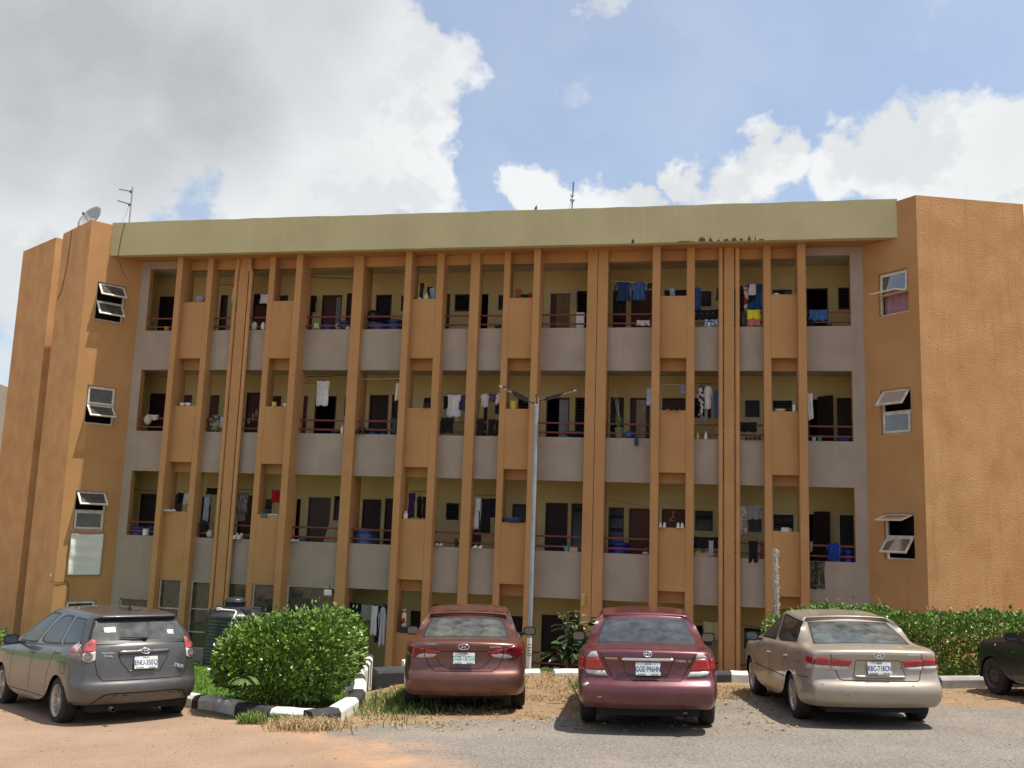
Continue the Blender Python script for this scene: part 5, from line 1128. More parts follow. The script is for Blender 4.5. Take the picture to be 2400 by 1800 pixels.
for sg,zb,tip in ((-1,H+.10,(-.83,-.12,H+.42)),(1,H+.17,(.86,.12,H+.42))):
    a=Vector((sg*.05,0,zb-.03)); t=Vector(tip); d=(t-a).normalized(); s=Vector((0,0,1)).cross(d).normalized(); u=d.cross(s)
    arm=MB().tube([a,a+d*.2],.022,8).build('arm',DKM,lp)
    b0=a+d*.17; w=.15
    def slab(m,p,q,wd,o0,o1):
        P=[p-s*wd+u*o0,p+s*wd+u*o0,q+s*wd+u*o0,q-s*wd+u*o0]; Q=[v+u*(o1-o0) for v in P]
        return m.hexa(P,Q)
    m=MB(); slab(m,b0,t,w,0,.022); hs=m.build('solar_wing',SOLAR,lp,.006)
    m=MB(); slab(m,b0,b0+d*.36,w*.8,-.05,-.002); m.build('lamp_housing',DKM,lp,.012)
    for q in range(3):
        c=b0+d*(.44+.12*q); m=MB(); slab(m,c,c+d*.085,w*.55,-.022,-.002); m.build('led_panel',LEDM,lp)
# ---------------------------------------------------------------- water tank
TKM=mat('black_tank_plastic',(.020,.022,.026),(.03,.032,.036),3,.38,spec=.5,streak=.35,st_c=(.07,.065,.06)); WPIPE=mat('white_pvc',(.78,.77,.72),(.66,.63,.56),7,.5)
tx,ty=-6.98,25.35; tz=ground(tx,ty)
tk=empty('water_tank','large ribbed black plastic water tank behind the clipped hedge','water tank',(tx,ty,tz-.05))
r=.70; prof=[(0,0),(r*.98,0),(r,.03)]; z=.06
while z<1.28: prof+=[(r,z),(r*1.012,z+.012),(r*1.012,z+.045),(r,z+.055),(r*.985,z+.07)]; z+=.085
prof+=[(r,1.34),(r*1.02,1.39),(r*.99,1.44),(r*.8,1.53),(r*.45,1.60),(.26,1.62)]
MB().lathe(prof,40).build('tank_body',TKM,tk)
MB().lathe([(.26,1.6),(.26,1.73),(.275,1.735),(.275,1.76),(.255,1.775),(.255,1.80),(.2,1.84),(0,1.845)],28).build('tank_lid',TKM,tk)
for a in (.6,2.54,3.9,5.5): 
    c,s=math.cos(a),math.sin(a); m=MB(); m.hexa([(c*.3-s*.09,s*.3+c*.09,1.5),(c*.3+s*.09,s*.3-c*.09,1.5),(c*.68+s*.09,s*.68-c*.09,1.42),(c*.68-s*.09,s*.68+c*.09,1.42)],[(c*.3-s*.09,s*.3+c*.09,1.60),(c*.3+s*.09,s*.3-c*.09,1.60),(c*.68+s*.07,s*.68-c*.07,1.585),(c*.68-s*.07,s*.68+c*.07,1.585)]); m.build('lifting_lug',TKM,tk,.01)
m=MB(); m.prism([(-.33,-.72),(-.2,-.66),(-.07,-.72)],0,.001); 
MB().add([(-.32,-.655,.98),(-.1,-.712,.98),(-.21,-.69,1.24)],[(0,1,2)]).build('triangle_mark',TKM,tk)
wp_=MB().tube([(-.30,-.5,1.58),(.16,-.55,1.56),(.2,-.57,1.53),(.17,-.74,1.35),(.05,-.78,.75),(-.02,-.80,.1)],.022,8).build('inlet_pipe',WPIPE,tk); MB().box(-.32,-.2,-.54,-.47,1.55,1.62).build('float_valve',WPIPE,wp_,.01)
# standpipe with tap left of the tank
sp_=empty('standpipe','thin standpipe with a silver tap in front of the pilaster left of the tank','standpipe',tuple(FP(-8.28,.25,-2.2)))
MB().tube([(0,0,0),(.03,0,.45),(.10,0,.78)],.016,6).build('pipe',GALV,sp_); MB().ball((.11,0,.83),(.06,.05,.08),10,6).build('tap_head',SILV,sp_)
MB().tube([(-.1,0,.05),(.16,0,.3),(.2,-.05,.55)],.05,8).build('waste_pipe',PIPE,sp_)
# ---------------------------------------------------------------- things on the front of the building
def onf(o,s,d,z): o.location=FP(s,d,z); o.rotation_euler=(0,0,TH); return o
fl=empty('floodlight','small white floodlight at the foot of the plain pilaster above the hedge','floodlight'); onf(fl,-4.95,-.28,.02)
MB().box(-.11,.11,-.10,-.02,-.08,.08).build('housing',WPIPE,fl,.03); MB().box(-.085,.085,-.112,-.1,-.055,.055).build('lens',mat('frosted_lens',(.62,.62,.58),rough=.3),fl); MB().tube([(0,-.02,.06),(.03,0,.13),(.0,.02,.2)],.012,6).build('bracket',DKM,fl)
mb_=empty('meter_box','small yellow metal box low on the wide split pilaster','box'); onf(mb_,2.02,-.295,.11)
MB().box(-.055,.055,-.07,0,-.13,.13).build('box_body',mat('yellow_box_paint',(.46,.36,.07),(.38,.3,.06),9,.5),mb_,.012); MB().box(-.05,.05,-.03,0,.13,.19).build('back_plate',WFR2,mb_)
# banner hung below the lowest left window
BAN=mat('white_banner_cloth',(.70,.69,.66),(.62,.61,.58),3,.85)
ban=empty('white_banner','plain white cloth banner tied under the lower left tower window','banner'); 
nb=(.809,.587)
def bp(u,z,o):
    s,d=JL[0]+uL[0]*u+nb[0]*o,JL[1]+uL[1]*u+nb[1]*o; return FP(s,d,z)
ban.location=bp(.85,.8,.0)
m=MB(); L0=Vector(ban.location)
def bg_(u,v):
    a=.405+.89*u; z=1.37-1.155*v-.03*math.sin(u*3.1)*(1-v); o=.06+.016*math.sin(u*9+v*5)*math.sin(v*4+u*2)+.012*math.sin(v*24+2*u)*(.25+.75*math.exp(-((u-.55)/.3)**2))*(v<.75)+.014*math.sin((u+v)*11)
    return tuple(bp(a,z,o)-L0)
m.grid(bg_,28,34); bo=m.build('cloth',BAN,ban); sm=bo.modifiers.new('thick','SOLIDIFY'); sm.thickness=.006
for u,z in ((.41,1.37),(1.29,1.37),(.41,.22),(1.29,.22)): MB().tube([bp(u,z,.07)-L0,bp(u+(.03 if u>.8 else -.03),z+(.05 if z>1 else -.04),.03)-L0],.008,5).build('tie',DKM,ban)
# cables on the left tower
cb=MB(); L0=bp(1.2,0,0); pts=[bp(1.72,.06,.015),bp(1.5,.0,.02),bp(1.3,.06,.02),bp(1.22,-.02,.02),bp(1.2,-.5,.02)]
c=MB().tube([p-L0 for p in pts],.009,5).build('loose_cable',CABLE); c.location=L0; tag(c,'thin cable looping across the left tower wall below the banner','cable')
c=MB().box(-.03,.03,-.03,.02,-.05,.05).build('junction_box',WPIPE,None,.01); c.location=FP(-12.75,.72,.2); c.rotation_euler=(0,0,TH+R(33)); tag(c,'small white junction box at the left tower corner','box')
def fo(t,o): return (CL[0]+uo[0]*t-.55*o,CL[1]+uo[1]*t+.83*o)
L0=FP(*fo(1.2,.012),9); pts=[FP(*fo(t,.012),z)-L0 for t,z in ((1.45,10.43),(1.5,9.9),(1.55,9.3),(1.75,8.6),(2.0,8.35))]
c=MB().tube(pts,.008,5).build('hanging_cable',CABLE); c.location=L0; tag(c,'dark cable hanging down the shaded outer face of the left tower','cable')
L0=FP(-11.75,.36,10.4); pts=[FP(-11.78,.365,10.49)-L0,FP(-11.86,.362,10.0)-L0,FP(-11.9,.362,9.46)-L0,FP(-11.72,.3,8.95)-L0,FP(-11.6,.25,8.8)-L0]
c=MB().tube(pts,.007,5).build('roof_cable',CABLE); c.location=L0; tag(c,'thin cable hanging over the left end of the green fascia','cable')
# ---------------------------------------------------------------- on the roof
DISH=mat('dish_grey',(.42,.42,.41),(.36,.36,.35),6,.5,metal=.2); AER=mat('aerial_metal',(.40,.38,.42),(.33,.32,.35),6,.4,metal=.5); AERD=mat('aerial_dark',(.10,.10,.13),rough=.5)
dsh=empty('satellite_dish','grey satellite dish above the left tower wall','satellite dish',FP(-13.35,-.3,10.42),TH)
mm=Matrix.Translation((0,0,.42))@Matrix.Rotation(R(-32),4,'Y')@Matrix.Rotation(R(62),4,'X')
pr=[(.0,0),(.15,.012),(.27,.04),(.37,.085),(.42,.115)]; m=MB().lathe(pr,32); m.v=[tuple(mm@Vector((v[0],v[1],v[2]))) for v in m.v]; d_=m.build('reflector',DISH,dsh); d_.modifiers.new('t','SOLIDIFY').thickness=.012
rim=MB().tube([mm@Vector((.42*math.cos(2*math.pi*i/32),.42*math.sin(2*math.pi*i/32),.115)) for i in range(33)],.012,6,cap=False).build('rim',AERD,dsh)
m=MB().tube([mm@Vector((0,-.40,.1)),mm@Vector((0,-.12,.36))],.012,6).tube([(0,.05,-.3),(0,.04,.4)],.03,8); m.build('mount',AERD,dsh); MB().ball(tuple(mm@Vector((0,-.10,.38))),(.04,.04,.05),8,6).build('receiver',AERD,dsh)
ma=empty('aerial_mast','tall grey aerial mast with two short side arms on the left tower','aerial',FP(-12.15,-.4,10.3),TH)
MB().tube([(0,0,0),(.0,0,1.58)],.022,8).build('mast',AER,ma)
for z,ez,ex in ((1.44,1.51,-.42),(1.02,1.15,-.44)): MB().tube([(0,0,z),(ex,-.05,ez)],.016,6).build('side_arm',AERD,ma); MB().ball((-.05,0,z),(.05,.04,.05),8,6).build('clamp',AERD,ma)
MB().tube([(-.08,0,.95),(-.15,0,.7),(-.36,0,.2)],.005,4).build('wire',AERD,ma)
st_=MB().tube([(0,0,-.2),(.02,0,.36)],.02,6).build('short_post',AER); st_.location=FP(-13.72,-.15,10.40); tag(st_,'short grey post left of the satellite dish','post')
al=empty('roof_aerial','thin dark aerial pole with a small disc on the middle of the roof','aerial',FP(1.45,-.3,10.25),TH)
MB().tube([(0,0,0),(.04,0,1.25)],.018,6).build('mast',AERD,al); MB().lathe([(0,-.01),(.06,-.008),(.065,.01),(.0,.03)],14,(.022,-.02,.72),'y').build('disc',AER,al); MB().tube([(.03,0,.76),(-.03,-.03,.88)],.014,5).build('stub',AERD,al); MB().tube([(0,0,.68),(-.06,0,.55),(-.08,0,.2)],.004,4).build('wire',AERD,al)
bd=empty('bird','small dark bird perched on the edge of the green fascia','bird',FP(.55,.25,10.5),TH)
m=MB(); m.ball((0,0,.075),(.035,.03,.06),8,7); m.ball((.012,-.01,.13),(.02,.02,.022),8,6); m.tube([(-.01,0,.1),(-.05,.0,.03)],[.015,.006],5); m.tube([(.03,-.01,.13),(.05,-.012,.127)],[.006,.001],4); m.tube([(-.005,0,.02),(-.005,0,-.0)],.004,4); m.tube([(.012,0,.02),(.012,0,0)],.004,4); m.build('body',mat('bird_feathers',(.10,.085,.09),(.16,.14,.14),20,.8),bd)
# ---------------------------------------------------------------- a neighbouring block seen past the left tower
nbk=empty('neighbour_building','pale building with ribbed roof sheet seen past the left edge','building',(-19.6,32.5,-2.5),R(8))
RIB=mat('ribbed_roof_sheet',(.52,.47,.36),(.45,.4,.3),3,.6)
MB().box(-6,1.2,-.0,5,0,9).build('wall',GREYW,nbk); 
m=MB()
for i in range(30): m.box(-6+.24*i,-6+.24*i+.12,-.62,-.5,8.55-.0,9.6); m.box(-6+.24*i+.12,-6+.24*i+.24,-.58,-.5,8.55,9.6)
m.build('roof_sheet',RIB,nbk); MB().box(-6,1.25,-.66,-.4,9.6,9.9).build('roof_edge',CREAM,nbk); MB().box(-6,1.2,-.5,-.02,7.4,8.55).build('green_fascia',GREEN,nbk)
MB().box(-6,1.2,-.04,-.005,4.8,7.4).build('painted_recess_shade',BLACK,nbk); MB().box(-6,1.2,-.3,-.05,3.6,4.8).build('balcony_wall',GREYW,nbk)  # near-black slab on the flat wall, standing in for a balcony recess's shade
MB().grid(lambda u,v:(.35+.35*u,-.15+.03*math.sin(u*14),6.8-1.2*v),10,4).build('hung_cloth',mat('paleblue_cloth',(.36,.43,.52),(.3,.37,.46),9,.9,sheen=.2),nbk)

# ---------------------------------------------------------------- cars
def paint(name,c,metal=.0,rough=.32,dusty=.07,dc=(.36,.29,.22),flake=0.):
    m=mat(name,c,tuple(x*.88 for x in c),2.2,rough,0,40,.5,metal,coat=.75,vec='obj')
    t=m.node_tree; b=t.nodes['Principled BSDF']; g=t.nodes.new('ShaderNodeTexCoord')
    n=t.nodes.new('ShaderNodeTexNoise'); n.inputs['Scale'].default_value=5; n.inputs['Detail'].default_value=8; n.inputs['Roughness'].default_value=.65; t.links.new(g.outputs['Object'],n.inputs['Vector'])
    mr=t.nodes.new('ShaderNodeMapRange'); mr.inputs[1].default_value=.35; mr.inputs[2].default_value=.8; mr.inputs[3].default_value=dusty*.4; mr.inputs[4].default_value=dusty*1.9; t.links.new(n.outputs[0],mr.inputs[0])
    sp=t.nodes.new('ShaderNodeSeparateXYZ'); t.links.new(g.outputs['Object'],sp.inputs[0])
    lo=t.nodes.new('ShaderNodeMapRange'); lo.inputs[1].default_value=.62; lo.inputs[2].default_value=.18; lo.inputs[4].default_value=.45; t.links.new(sp.outputs[2],lo.inputs[0])
    ad=t.nodes.new('ShaderNodeMath'); ad.operation='ADD'; ad.use_clamp=True; t.links.new(mr.outputs[0],ad.inputs[0])
    ml=t.nodes.new('ShaderNodeMath'); ml.operation='MULTIPLY'; t.links.new(lo.outputs[0],ml.inputs[0]); t.links.new(n.outputs[0],ml.inputs[1]); t.links.new(ml.outputs[0],ad.inputs[1])
    src=b.inputs['Base Color'].links[0].from_socket
    mi=t.nodes.new('ShaderNodeMixRGB'); t.links.new(ad.outputs[0],mi.inputs[0]); t.links.new(src,mi.inputs[1]); mi.inputs[2].default_value=(*dc,1); t.links.new(mi.outputs[0],b.inputs['Base Color'])
    rr=t.nodes.new('ShaderNodeMapRange'); rr.inputs[1].default_value=0; rr.inputs[2].default_value=.5; rr.inputs[3].default_value=rough; rr.inputs[4].default_value=.75; t.links.new(ad.outputs[0],rr.inputs[0]); t.links.new(rr.outputs[0],b.inputs['Roughness'])
    cw=t.nodes.new('ShaderNodeMapRange'); cw.inputs[1].default_value=0; cw.inputs[2].default_value=.45; cw.inputs[3].default_value=.8; cw.inputs[4].default_value=.1; t.links.new(ad.outputs[0],cw.inputs[0]); t.links.new(cw.outputs[0],b.inputs['Coat Weight'])
    return m
TRIM=mat('black_trim',(.018,.018,.019),rough=.45); RUB=mat('tyre_rubber',(.028,.026,.025),(.055,.045,.038),9,.85,.3,80,.2,vec='obj'); UND=mat('underbody',(.012,.012,.012),rough=.9)
ALLOY=mat('alloy',(.50,.49,.47),(.40,.39,.37),6,.35,metal=.75,vec='obj'); STEEL=mat('rusty_steel_wheel',(.05,.045,.042),(.10,.06,.04),9,.7,vec='obj'); CHROME=mat('chrome',(.78,.77,.75),rough=.12,metal=1.); REDL=mat('red_lens',(.42,.008,.012),(.32,.006,.01),20,.12,spec=.6,coat=.8,vec='obj'); DREDL=mat('dark_red_lens',(.20,.008,.014),(.15,.006,.01),20,.12,spec=.6,coat=.8,vec='obj'); CLR=mat('clear_lens',(.52,.49,.46),(.36,.33,.31),14,.14,spec=.6,coat=.8,vec='obj'); AMB=mat('smoked_lens',(.16,.12,.09),(.11,.085,.065),10,.15,coat=.7,vec='obj'); PINKL=mat('faded_red_lens',(.42,.10,.10),(.34,.06,.07),12,.18,coat=.6,vec='obj')
PLW=mat('plate_white',(.70,.72,.70),(.60,.64,.60),30,.45,vec='obj'); PLG=mat('plate_green_print',(.05,.26,.13),rough=.5); PLB=mat('plate_blue_letters',(.025,.045,.16),rough=.5); PLGR=mat('plate_green_letters',(.10,.26,.20),rough=.5); PLK=mat('plate_black_print',(.02,.02,.02),rough=.5)
SEAT=mat('beige_seat',(.50,.44,.35),(.42,.37,.29),5,.8,vec='obj'); SEATD=mat('dark_seat',(.10,.095,.09),(.07,.066,.062),5,.8,vec='obj'); MIRG=mat('mirror_glass',(.14,.16,.17),rough=.06,metal=.9); GAPM=mat('panel_gap_dark',(.008,.008,.008),rough=.9); WHS=mat('white_sticker',(.8,.8,.78),rough=.5)
CG=glass_mat('car_glass',(.34,.42,.40),.14,(.42,.45,.44),.015); CGD=glass_mat('dark_car_glass',(.10,.12,.12),.10,(.35,.38,.40),.02); CGS=glass_mat('side_car_glass',(.40,.46,.43),.05,(.4,.42,.4),.01)
def lerp(a,b,t): return a+(b-a)*t
def quad3(y,y0,ym,y1,a,b,c):   # value a at y0, b at ym, c at y1 (piecewise smooth)
    if y<ym: t=sst(y0,ym,y); return lerp(a,b,t)
    t=sst(ym,y1,y); return lerp(b,c,t)
FRX=[0,.37,.68,.93,1.0]
class Car:
    def __init__(s,name,label,cat,X,Yy,yaw,dz,scale,cfg):
        s.c=cfg; n=Vector((-.026,.05,1)).normalized(); yaw=R(yaw); f=Vector((-math.sin(yaw),math.cos(yaw),0)); f=(f-n*f.dot(n)).normalized(); r=f.cross(n)
        s.root=empty(name,label,cat,(0,0,0)); s.root.matrix_world=Matrix(((r.x,f.x,n.x,X),(r.y,f.y,n.y,Yy),(r.z,f.z,n.z,.026*X-.05*Yy+dz),(0,0,0,1)))@Matrix.Scale(scale,4)
        s.body(); s.wheels(); s.inside(); s.mirrors()
    def ring_pts(s,ring,arch=True):
        c=s.c; wb=c['wb']; z=ring['z']; hw=ring['hw']; yr,yf=ring['yr'],ring['yf']; cr=ring.get('cr',c.get('cr',.10)); cf=ring.get('cf',.28); tr=ring.get('tr',c.get('tr',.05)); tf=ring.get('tf',.09)
        Ra=c['arch_r']; out=[]
        def zz(y): return quad3(y,yr,ring.get('ym',wb*.5),yf,*z)
        hr=hw*(1-tr); hf=hw*(1-tf); rc=ring.get('rc',.20)
        for k in range(5):
            x=FRX[k]*hr*(.965 if k==4 else 1.); y=yr+cr*FRX[k]**2.2+(.03 if k==4 else 0); out.append((x,y,zz(y)-ring.get('drop',0)*FRX[k]**2))
        if 'side' in ring: ys=ring['side']
        else: ys=[yr+cr+rc,-Ra,-.7*Ra,0,.7*Ra,Ra,wb*.5,wb-Ra,wb-.7*Ra,wb,wb+.7*Ra,wb+Ra]
        for i,y in enumerate(ys):
            t=(y-0)/(wb)
            if y<0: x=hw*(1-tr*.75*min(1,(-y)/(c['ro']))**1.6)
            elif y>wb: x=hw*(1-tf*.8*min(1,(y-wb)/c['fo'])**1.6)
            else: x=hw
            out.append((x,y,zz(y)))
        for k in (4,3,2,1,0):
            x=FRX[k]*hf*(.93 if k==4 else 1.); y=yf-cf*FRX[k]**2.2-(.05 if k==4 else 0); out.append((x,y,zz(y)-ring.get('dropf',0)*FRX[k]**2))
        return out
    def body(s):
        c=s.c; rings=c['rings']; nb=c['nb']   # first nb rings are body, then greenhouse
        wb=c['wb']; Ra=c['arch_r']; zc=c['tr_r']
        P=[s.ring_pts(r) for r in rings]; K=len(P[0])
        z5=[p[2] for p in P[c['arch_top']]]; z0=[p[2] for p in P[0]]
        for k in range(K):
            y=P[1][k][1] if k>=5 else -9
            if 5<k<5+12-0:
                yk=P[0][k][1]; za=None
                for ya in (0,wb):
                    d=abs(yk-ya)
                    if d<Ra-1e-3: za=zc+math.sqrt(Ra*Ra-d*d)
                    elif d<Ra+.01: za=max(z0[k],zc*.86)
                if za and za>z0[k]:
                    for j in range(0,c['arch_top']):
                        x,y_,z=P[j][k]; t=(z-z0[k])/(z5[k]-z0[k]); fl=.012 if j<2 else 0
                        P[j][k]=(x if j>1 else max(x,P[2][k][0]-.004)+fl*.5,y_,za+t*(z5[k]-za))
        bm=bmesh.new(); V=[]
        for j in range(len(rings)):
            row=[bm.verts.new(p) for p in P[j]]; mir=[row[0] if k==0 else (row[K-1] if k==K-1 else bm.verts.new((-P[j][k][0],P[j][k][1],P[j][k][2]))) for k in range(K)]
            V.append((row,mir))
        G={}
        def face(vs,tag_):
            try: f=bm.faces.new(vs)
            except ValueError: return None
            f.material_index=tag_; return f
        glass=c['glass']   # list of (tag, ring lo, ring hi, k lo, k hi)
        def tg(j,k,side):
            for (t,j0,j1,k0,k1) in glass:
                if j0<=j<j1 and k0<=k<k1: return t if t in(2,3) else (t if side>0 else t+10)
            return 0
        for j in range(len(rings)-1):
            for k in range(K-1):
                a,b=V[j][0],V[j+1][0]; face([a[k],a[k+1],b[k+1],b[k]],tg(j,k,1))
                a,b=V[j][1],V[j+1][1]; face([a[k+1],a[k],b[k],b[k+1]],tg(j,k,-1))
        # roof
        row,mir=V[-1]; crown=c['crown']; m=K-5
        cols=[4,3,2,1,0]
        def col(side,i): return None
        prev=None
        ra=[mir[4],mir[3],mir[2],mir[1],row[0],row[1],row[2],row[3],row[4]]; fr=[mir[m],mir[m+1],mir[m+2],mir[m+3],row[K-1],row[m+3],row[m+2],row[m+1],row[m]]
        lines=[ra]; xf=[-1,-.93,-.68,-.37,0,.37,.68,.93,1]
        for k in range(5,m):
            p=P[-1][k]; ln=[mir[k]]
            for q in xf[1:-1]: ln.append(bm.verts.new((p[0]*q,p[1],p[2]+crown*(1-q*q)**.8)))
            ln.append(row[k]); lines.append(ln)
        lines.append(fr)
        for a,b in zip(lines,lines[1:]):
            for i in range(8): face([a[i],b[i],b[i+1],a[i+1]],0)
        bmesh.ops.recalc_face_normals(bm,faces=bm.faces)
        # rubber round each pane
        tags=sorted({f.material_index for f in bm.faces if f.material_index>1})
        for t in tags:
            fs_=[f for f in bm.faces if f.material_index==t]
            r=bmesh.ops.inset_region(bm,faces=fs_,thickness=c.get('rub',{}).get(t,.026),depth=0,use_even_offset=True,use_boundary=True)
            for f in r['faces']: f.material_index=1
        cl=bm.edges.layers.float.new('crease_edge')
        for e in bm.edges:
            ms={f.material_index for f in e.link_faces}
            if len(ms)>1: e[cl]=1.0
        vl=bm.verts.layers.float.new('crease_vert')
        for v in bm.verts:
            be=[e for e in v.link_edges if len({f.material_index for f in e.link_faces})>1]
            if len(be)==2:
                d0=(be[0].other_vert(v).co-v.co).normalized(); d1=(be[1].other_vert(v).co-v.co).normalized()
                if d0.dot(d1)>-.72: v[vl]=.62
        for j,w in c.get('crease',{}).items():
            for side in (0,1):
                for k in range(K-1):
                    va_,vb_=V[j][side][k],V[j][side][k+1]
                    if not(va_.is_valid and vb_.is_valid): continue
                    e=bm.edges.get((va_,vb_))
                    if e: e[cl]=max(e[cl],w)
        for f in bm.faces: f.smooth=True
        me=bpy.data.meshes.new('cage'); bm.to_mesh(me); bm.free()
        tmp=bpy.data.objects.new('cage',me); COL.objects.link(tmp); sb=tmp.modifiers.new('s','SUBSURF'); sb.levels=2; sb.render_levels=2
        dg=bpy.context.evaluated_depsgraph_get(); dg.update(); ev=bpy.data.meshes.new_from_object(tmp.evaluated_get(dg)); bpy.data.objects.remove(tmp)
        co_=[v.co.copy() for v in ev.vertices]; groups={}
        for p in ev.polygons: groups.setdefault(p.material_index,[]).append(list(p.vertices))
        # clamp hidden seam of openings downwards, collect bvh of whole outer skin
        s.bvh=BVHTree.FromPolygons(co_,[f for g in groups.values() for f in g])
        def sub(fs,name,m,inset=0.):
            ids=sorted({i for f in fs for i in f}); mp={i:n for n,i in enumerate(ids)}
            b=MB(); b.add([co_[i] for i in ids],[[mp[i] for i in f] for f in fs],0,True); o=b.build(name,m,s.root)
            return o
        s.shell=sub(groups[0],'body',c['paint'])
        tr_=sub(groups[1],'window_trim',TRIM)
        nm={2:'rear_window',3:'windscreen'}
        for t,fs in groups.items():
            if t<2: continue
            # split into separate panes
            sub(fs,nm.get(t,'side_window'),c['gm'].get(2 if t==2 else (3 if t==3 else 4)))
    def wheels(s):
        c=s.c; r=c['tr_r']; w=c.get('tw',.2); hwt=c['track']/2
        prof=[(r*.66,-w/2+.005),(r*.72,-w/2-.004),(r*.90,-w/2+.004),(r*.965,-w/2+.02),(r*.995,-w/2+.05),(r,-w/4),(r,w/4),(r*.995,w/2-.05),(r*.965,w/2-.02),(r*.90,w/2-.004),(r*.72,w/2+.004),(r*.66,w/2-.005),(r*.62,w/2-.03),(r*.62,-w/2+.03),(r*.66,-w/2+.005)]
        ty=MB(); ty.lathe(prof,36,(0,0,0),'x')
        for g in (-.052,-.018,.018,.052): ty.lathe([(r*1.002,g-.005),(r*1.004,g),(r*1.002,g+.005)],36,(0,0,0),'x',1)
        tyre=ty.mesh('wheel',[RUB,UND])
        rm=MB(); kind=c.get('rim','multi'); rr=r*.64; mo=ALLOY if kind!='steel' else STEEL
        rm.lathe([(rr*.90,-.06),(rr*.97,-w/2+.012),(rr*1.03,-w/2+.0),(rr*1.0,-w/2+.02),(rr*.93,-w/2+.045),(rr*.90,.05)],32,(0,0,0),'x')
        xo=-w/2+.035
        if kind=='steel':
            rm.lathe([(0,xo+.02),(rr*.25,xo+.018),(rr*.3,xo-.01),(rr*.6,xo-.0),(rr*.72,xo+.03),(rr*.93,xo+.02)],28,(0,0,0),'x')
            for i in range(10):
                a=2*math.pi*i/10; rm.ball((xo+.006,math.cos(a)*rr*.66,math.sin(a)*rr*.66),(.012,.022,.022),6,4,1)
        else:
            ns={'split':7,'multi':10,'five':5}[kind]; rm.lathe([(0,xo-.006),(rr*.14,xo-.004),(rr*.2,xo+.015)],18,(0,0,0),'x')
            for i in range(ns):
                a=2*math.pi*i/ns
                def pp(rad,off,x): return (xo+x,math.cos(a)*rad-math.sin(a)*off,math.sin(a)*rad+math.cos(a)*off)
                if kind=='five': 
                    b=[pp(rr*.12,-.03,.03),pp(rr*.12,.03,.03),pp(rr*.95,.034,.03),pp(rr*.95,-.034,.03)]; t=[pp(rr*.12,-.028,-.004),pp(rr*.12,.028,-.004),pp(rr*.95,.028,-.01),pp(rr*.95,-.028,-.01)]; rm.hexa(b,t)
                else:
                    for sg in (-1,1):
                        o0,o1=(.004*sg,.034*sg) if kind=='split' else (.012*sg,.022*sg)
                        q=.008; b=[pp(rr*.14,o0-q,.03),pp(rr*.14,o0+q,.03),pp(rr*.94,o1+q,.02),pp(rr*.94,o1-q,.02)]; t=[pp(rr*.14,o0-q*.8,.0),pp(rr*.14,o0+q*.8,.0),pp(rr*.94,o1+q*.8,-.008),pp(rr*.94,o1-q*.8,-.008)]; rm.hexa(b,t)
            for i in range(5):
                a=2*math.pi*i/5+.3; rm.ball((xo+.008,math.cos(a)*rr*.27,math.sin(a)*rr*.27),(.012,.012,.012),6,4,1)
        rm.lathe([(rr*.85,.0),(0.01,.0)],20,(0,0,0),'x',1)
        rim=rm.mesh('rim',[mo,UND])
        for y in (0,c['wb']):
            for sg in (-1,1):
                o=link_copy(tyre,'wheel',s.root); o.location=(sg*hwt,y,r)
                if sg>0: o.rotation_euler=(0,0,math.pi)
                o.rotation_euler.x=random.uniform(0,1) if sg<0 else -random.uniform(0,1)
                link_copy(rim,'rim',o)
    def inside(s):
        c=s.c; w=c['W']/2; wb=c['wb']; bz=c['belt']
        m=MB(); m.box(-w+.26,w-.26,-c['ro']+.22,wb+c['fo']-.35,.2,.34)
        m.box(-w+.30,w-.30,.46,wb-.46,.18,.3)
        for y in (0,wb):
            for sg in (-1,1): m.box(sg*(w-.33),sg*(w-.30),y-.42,y+.42,.2,bz-.12); 
            m.box(-w+.06,w-.06,y-.44,y-.42,.3,bz-.2); m.box(-w+.06,w-.06,y+.42,y+.44,.26,bz-.2); m.box(-w+.06,w-.06,y-.43,y+.43,bz-.19,bz-.16)
        m.build('underbody',UND,s.root)
        cab=MB(); cab.box(-w+.12,w-.12,c['cab'][0],c['cab'][1],.34,.38); cab.build('cabin_floor',SEATD,s.root)
        cm=c.get('seat',SEATD)
        def seat(x0,x1,y,zb,zt,name):
            q=MB(); q.box(x0,x1,y,y+.5,zb,zb+.2); b=[(x0,y-.02,zb+.1),(x1,y-.02,zb+.1),(x1,y+.12,zb+.1),(x0,y+.12,zb+.1)]; t=[(x0+.03,y-.20,zt),(x1-.03,y-.20,zt),(x1-.03,y-.09,zt),(x0+.03,y-.09,zt)]; q.hexa(b,t)
            o=q.build(name,cm,s.root,.05); return o
        def head(x,y,z): MB().box(x-.125,x+.125,y-.055,y+.055,z,z+.17).build('head_rest',cm,s.root,.045)
        ry=c['rear_seat']; rz=bz+.0
        seat(-w+.2,w-.2,ry,.42,rz,'rear_seat')
        for x in (-.36,.36): head(x,ry-.17,rz+.005)
        for x in (-.38,.38): seat(x-.24,x+.24,c['front_seat'],.42,rz+.05,'front_seat'); head(x,c['front_seat']-.17,rz+.06)
        if 'shelf' in c: MB().box(-w+.2,w-.2,c['shelf'][0],c['shelf'][1],bz-.06,bz-.03).build('parcel_shelf',c.get('shelfm',SEATD),s.root)
        MB().box(-w+.16,w-.16,c['cab'][1]-.5,c['cab'][1]+.1,.6,bz-.02).build('dashboard',SEATD,s.root,.04)
        st=MB(); st.tube([(-.38+.17*math.cos(t),c['cab'][1]-.58+.06*math.sin(t),bz-.02+.16*math.sin(t)) for t in [2*math.pi*i/20 for i in range(21)]],.014,6,cap=False); st.build('steering_wheel',SEATD,s.root)
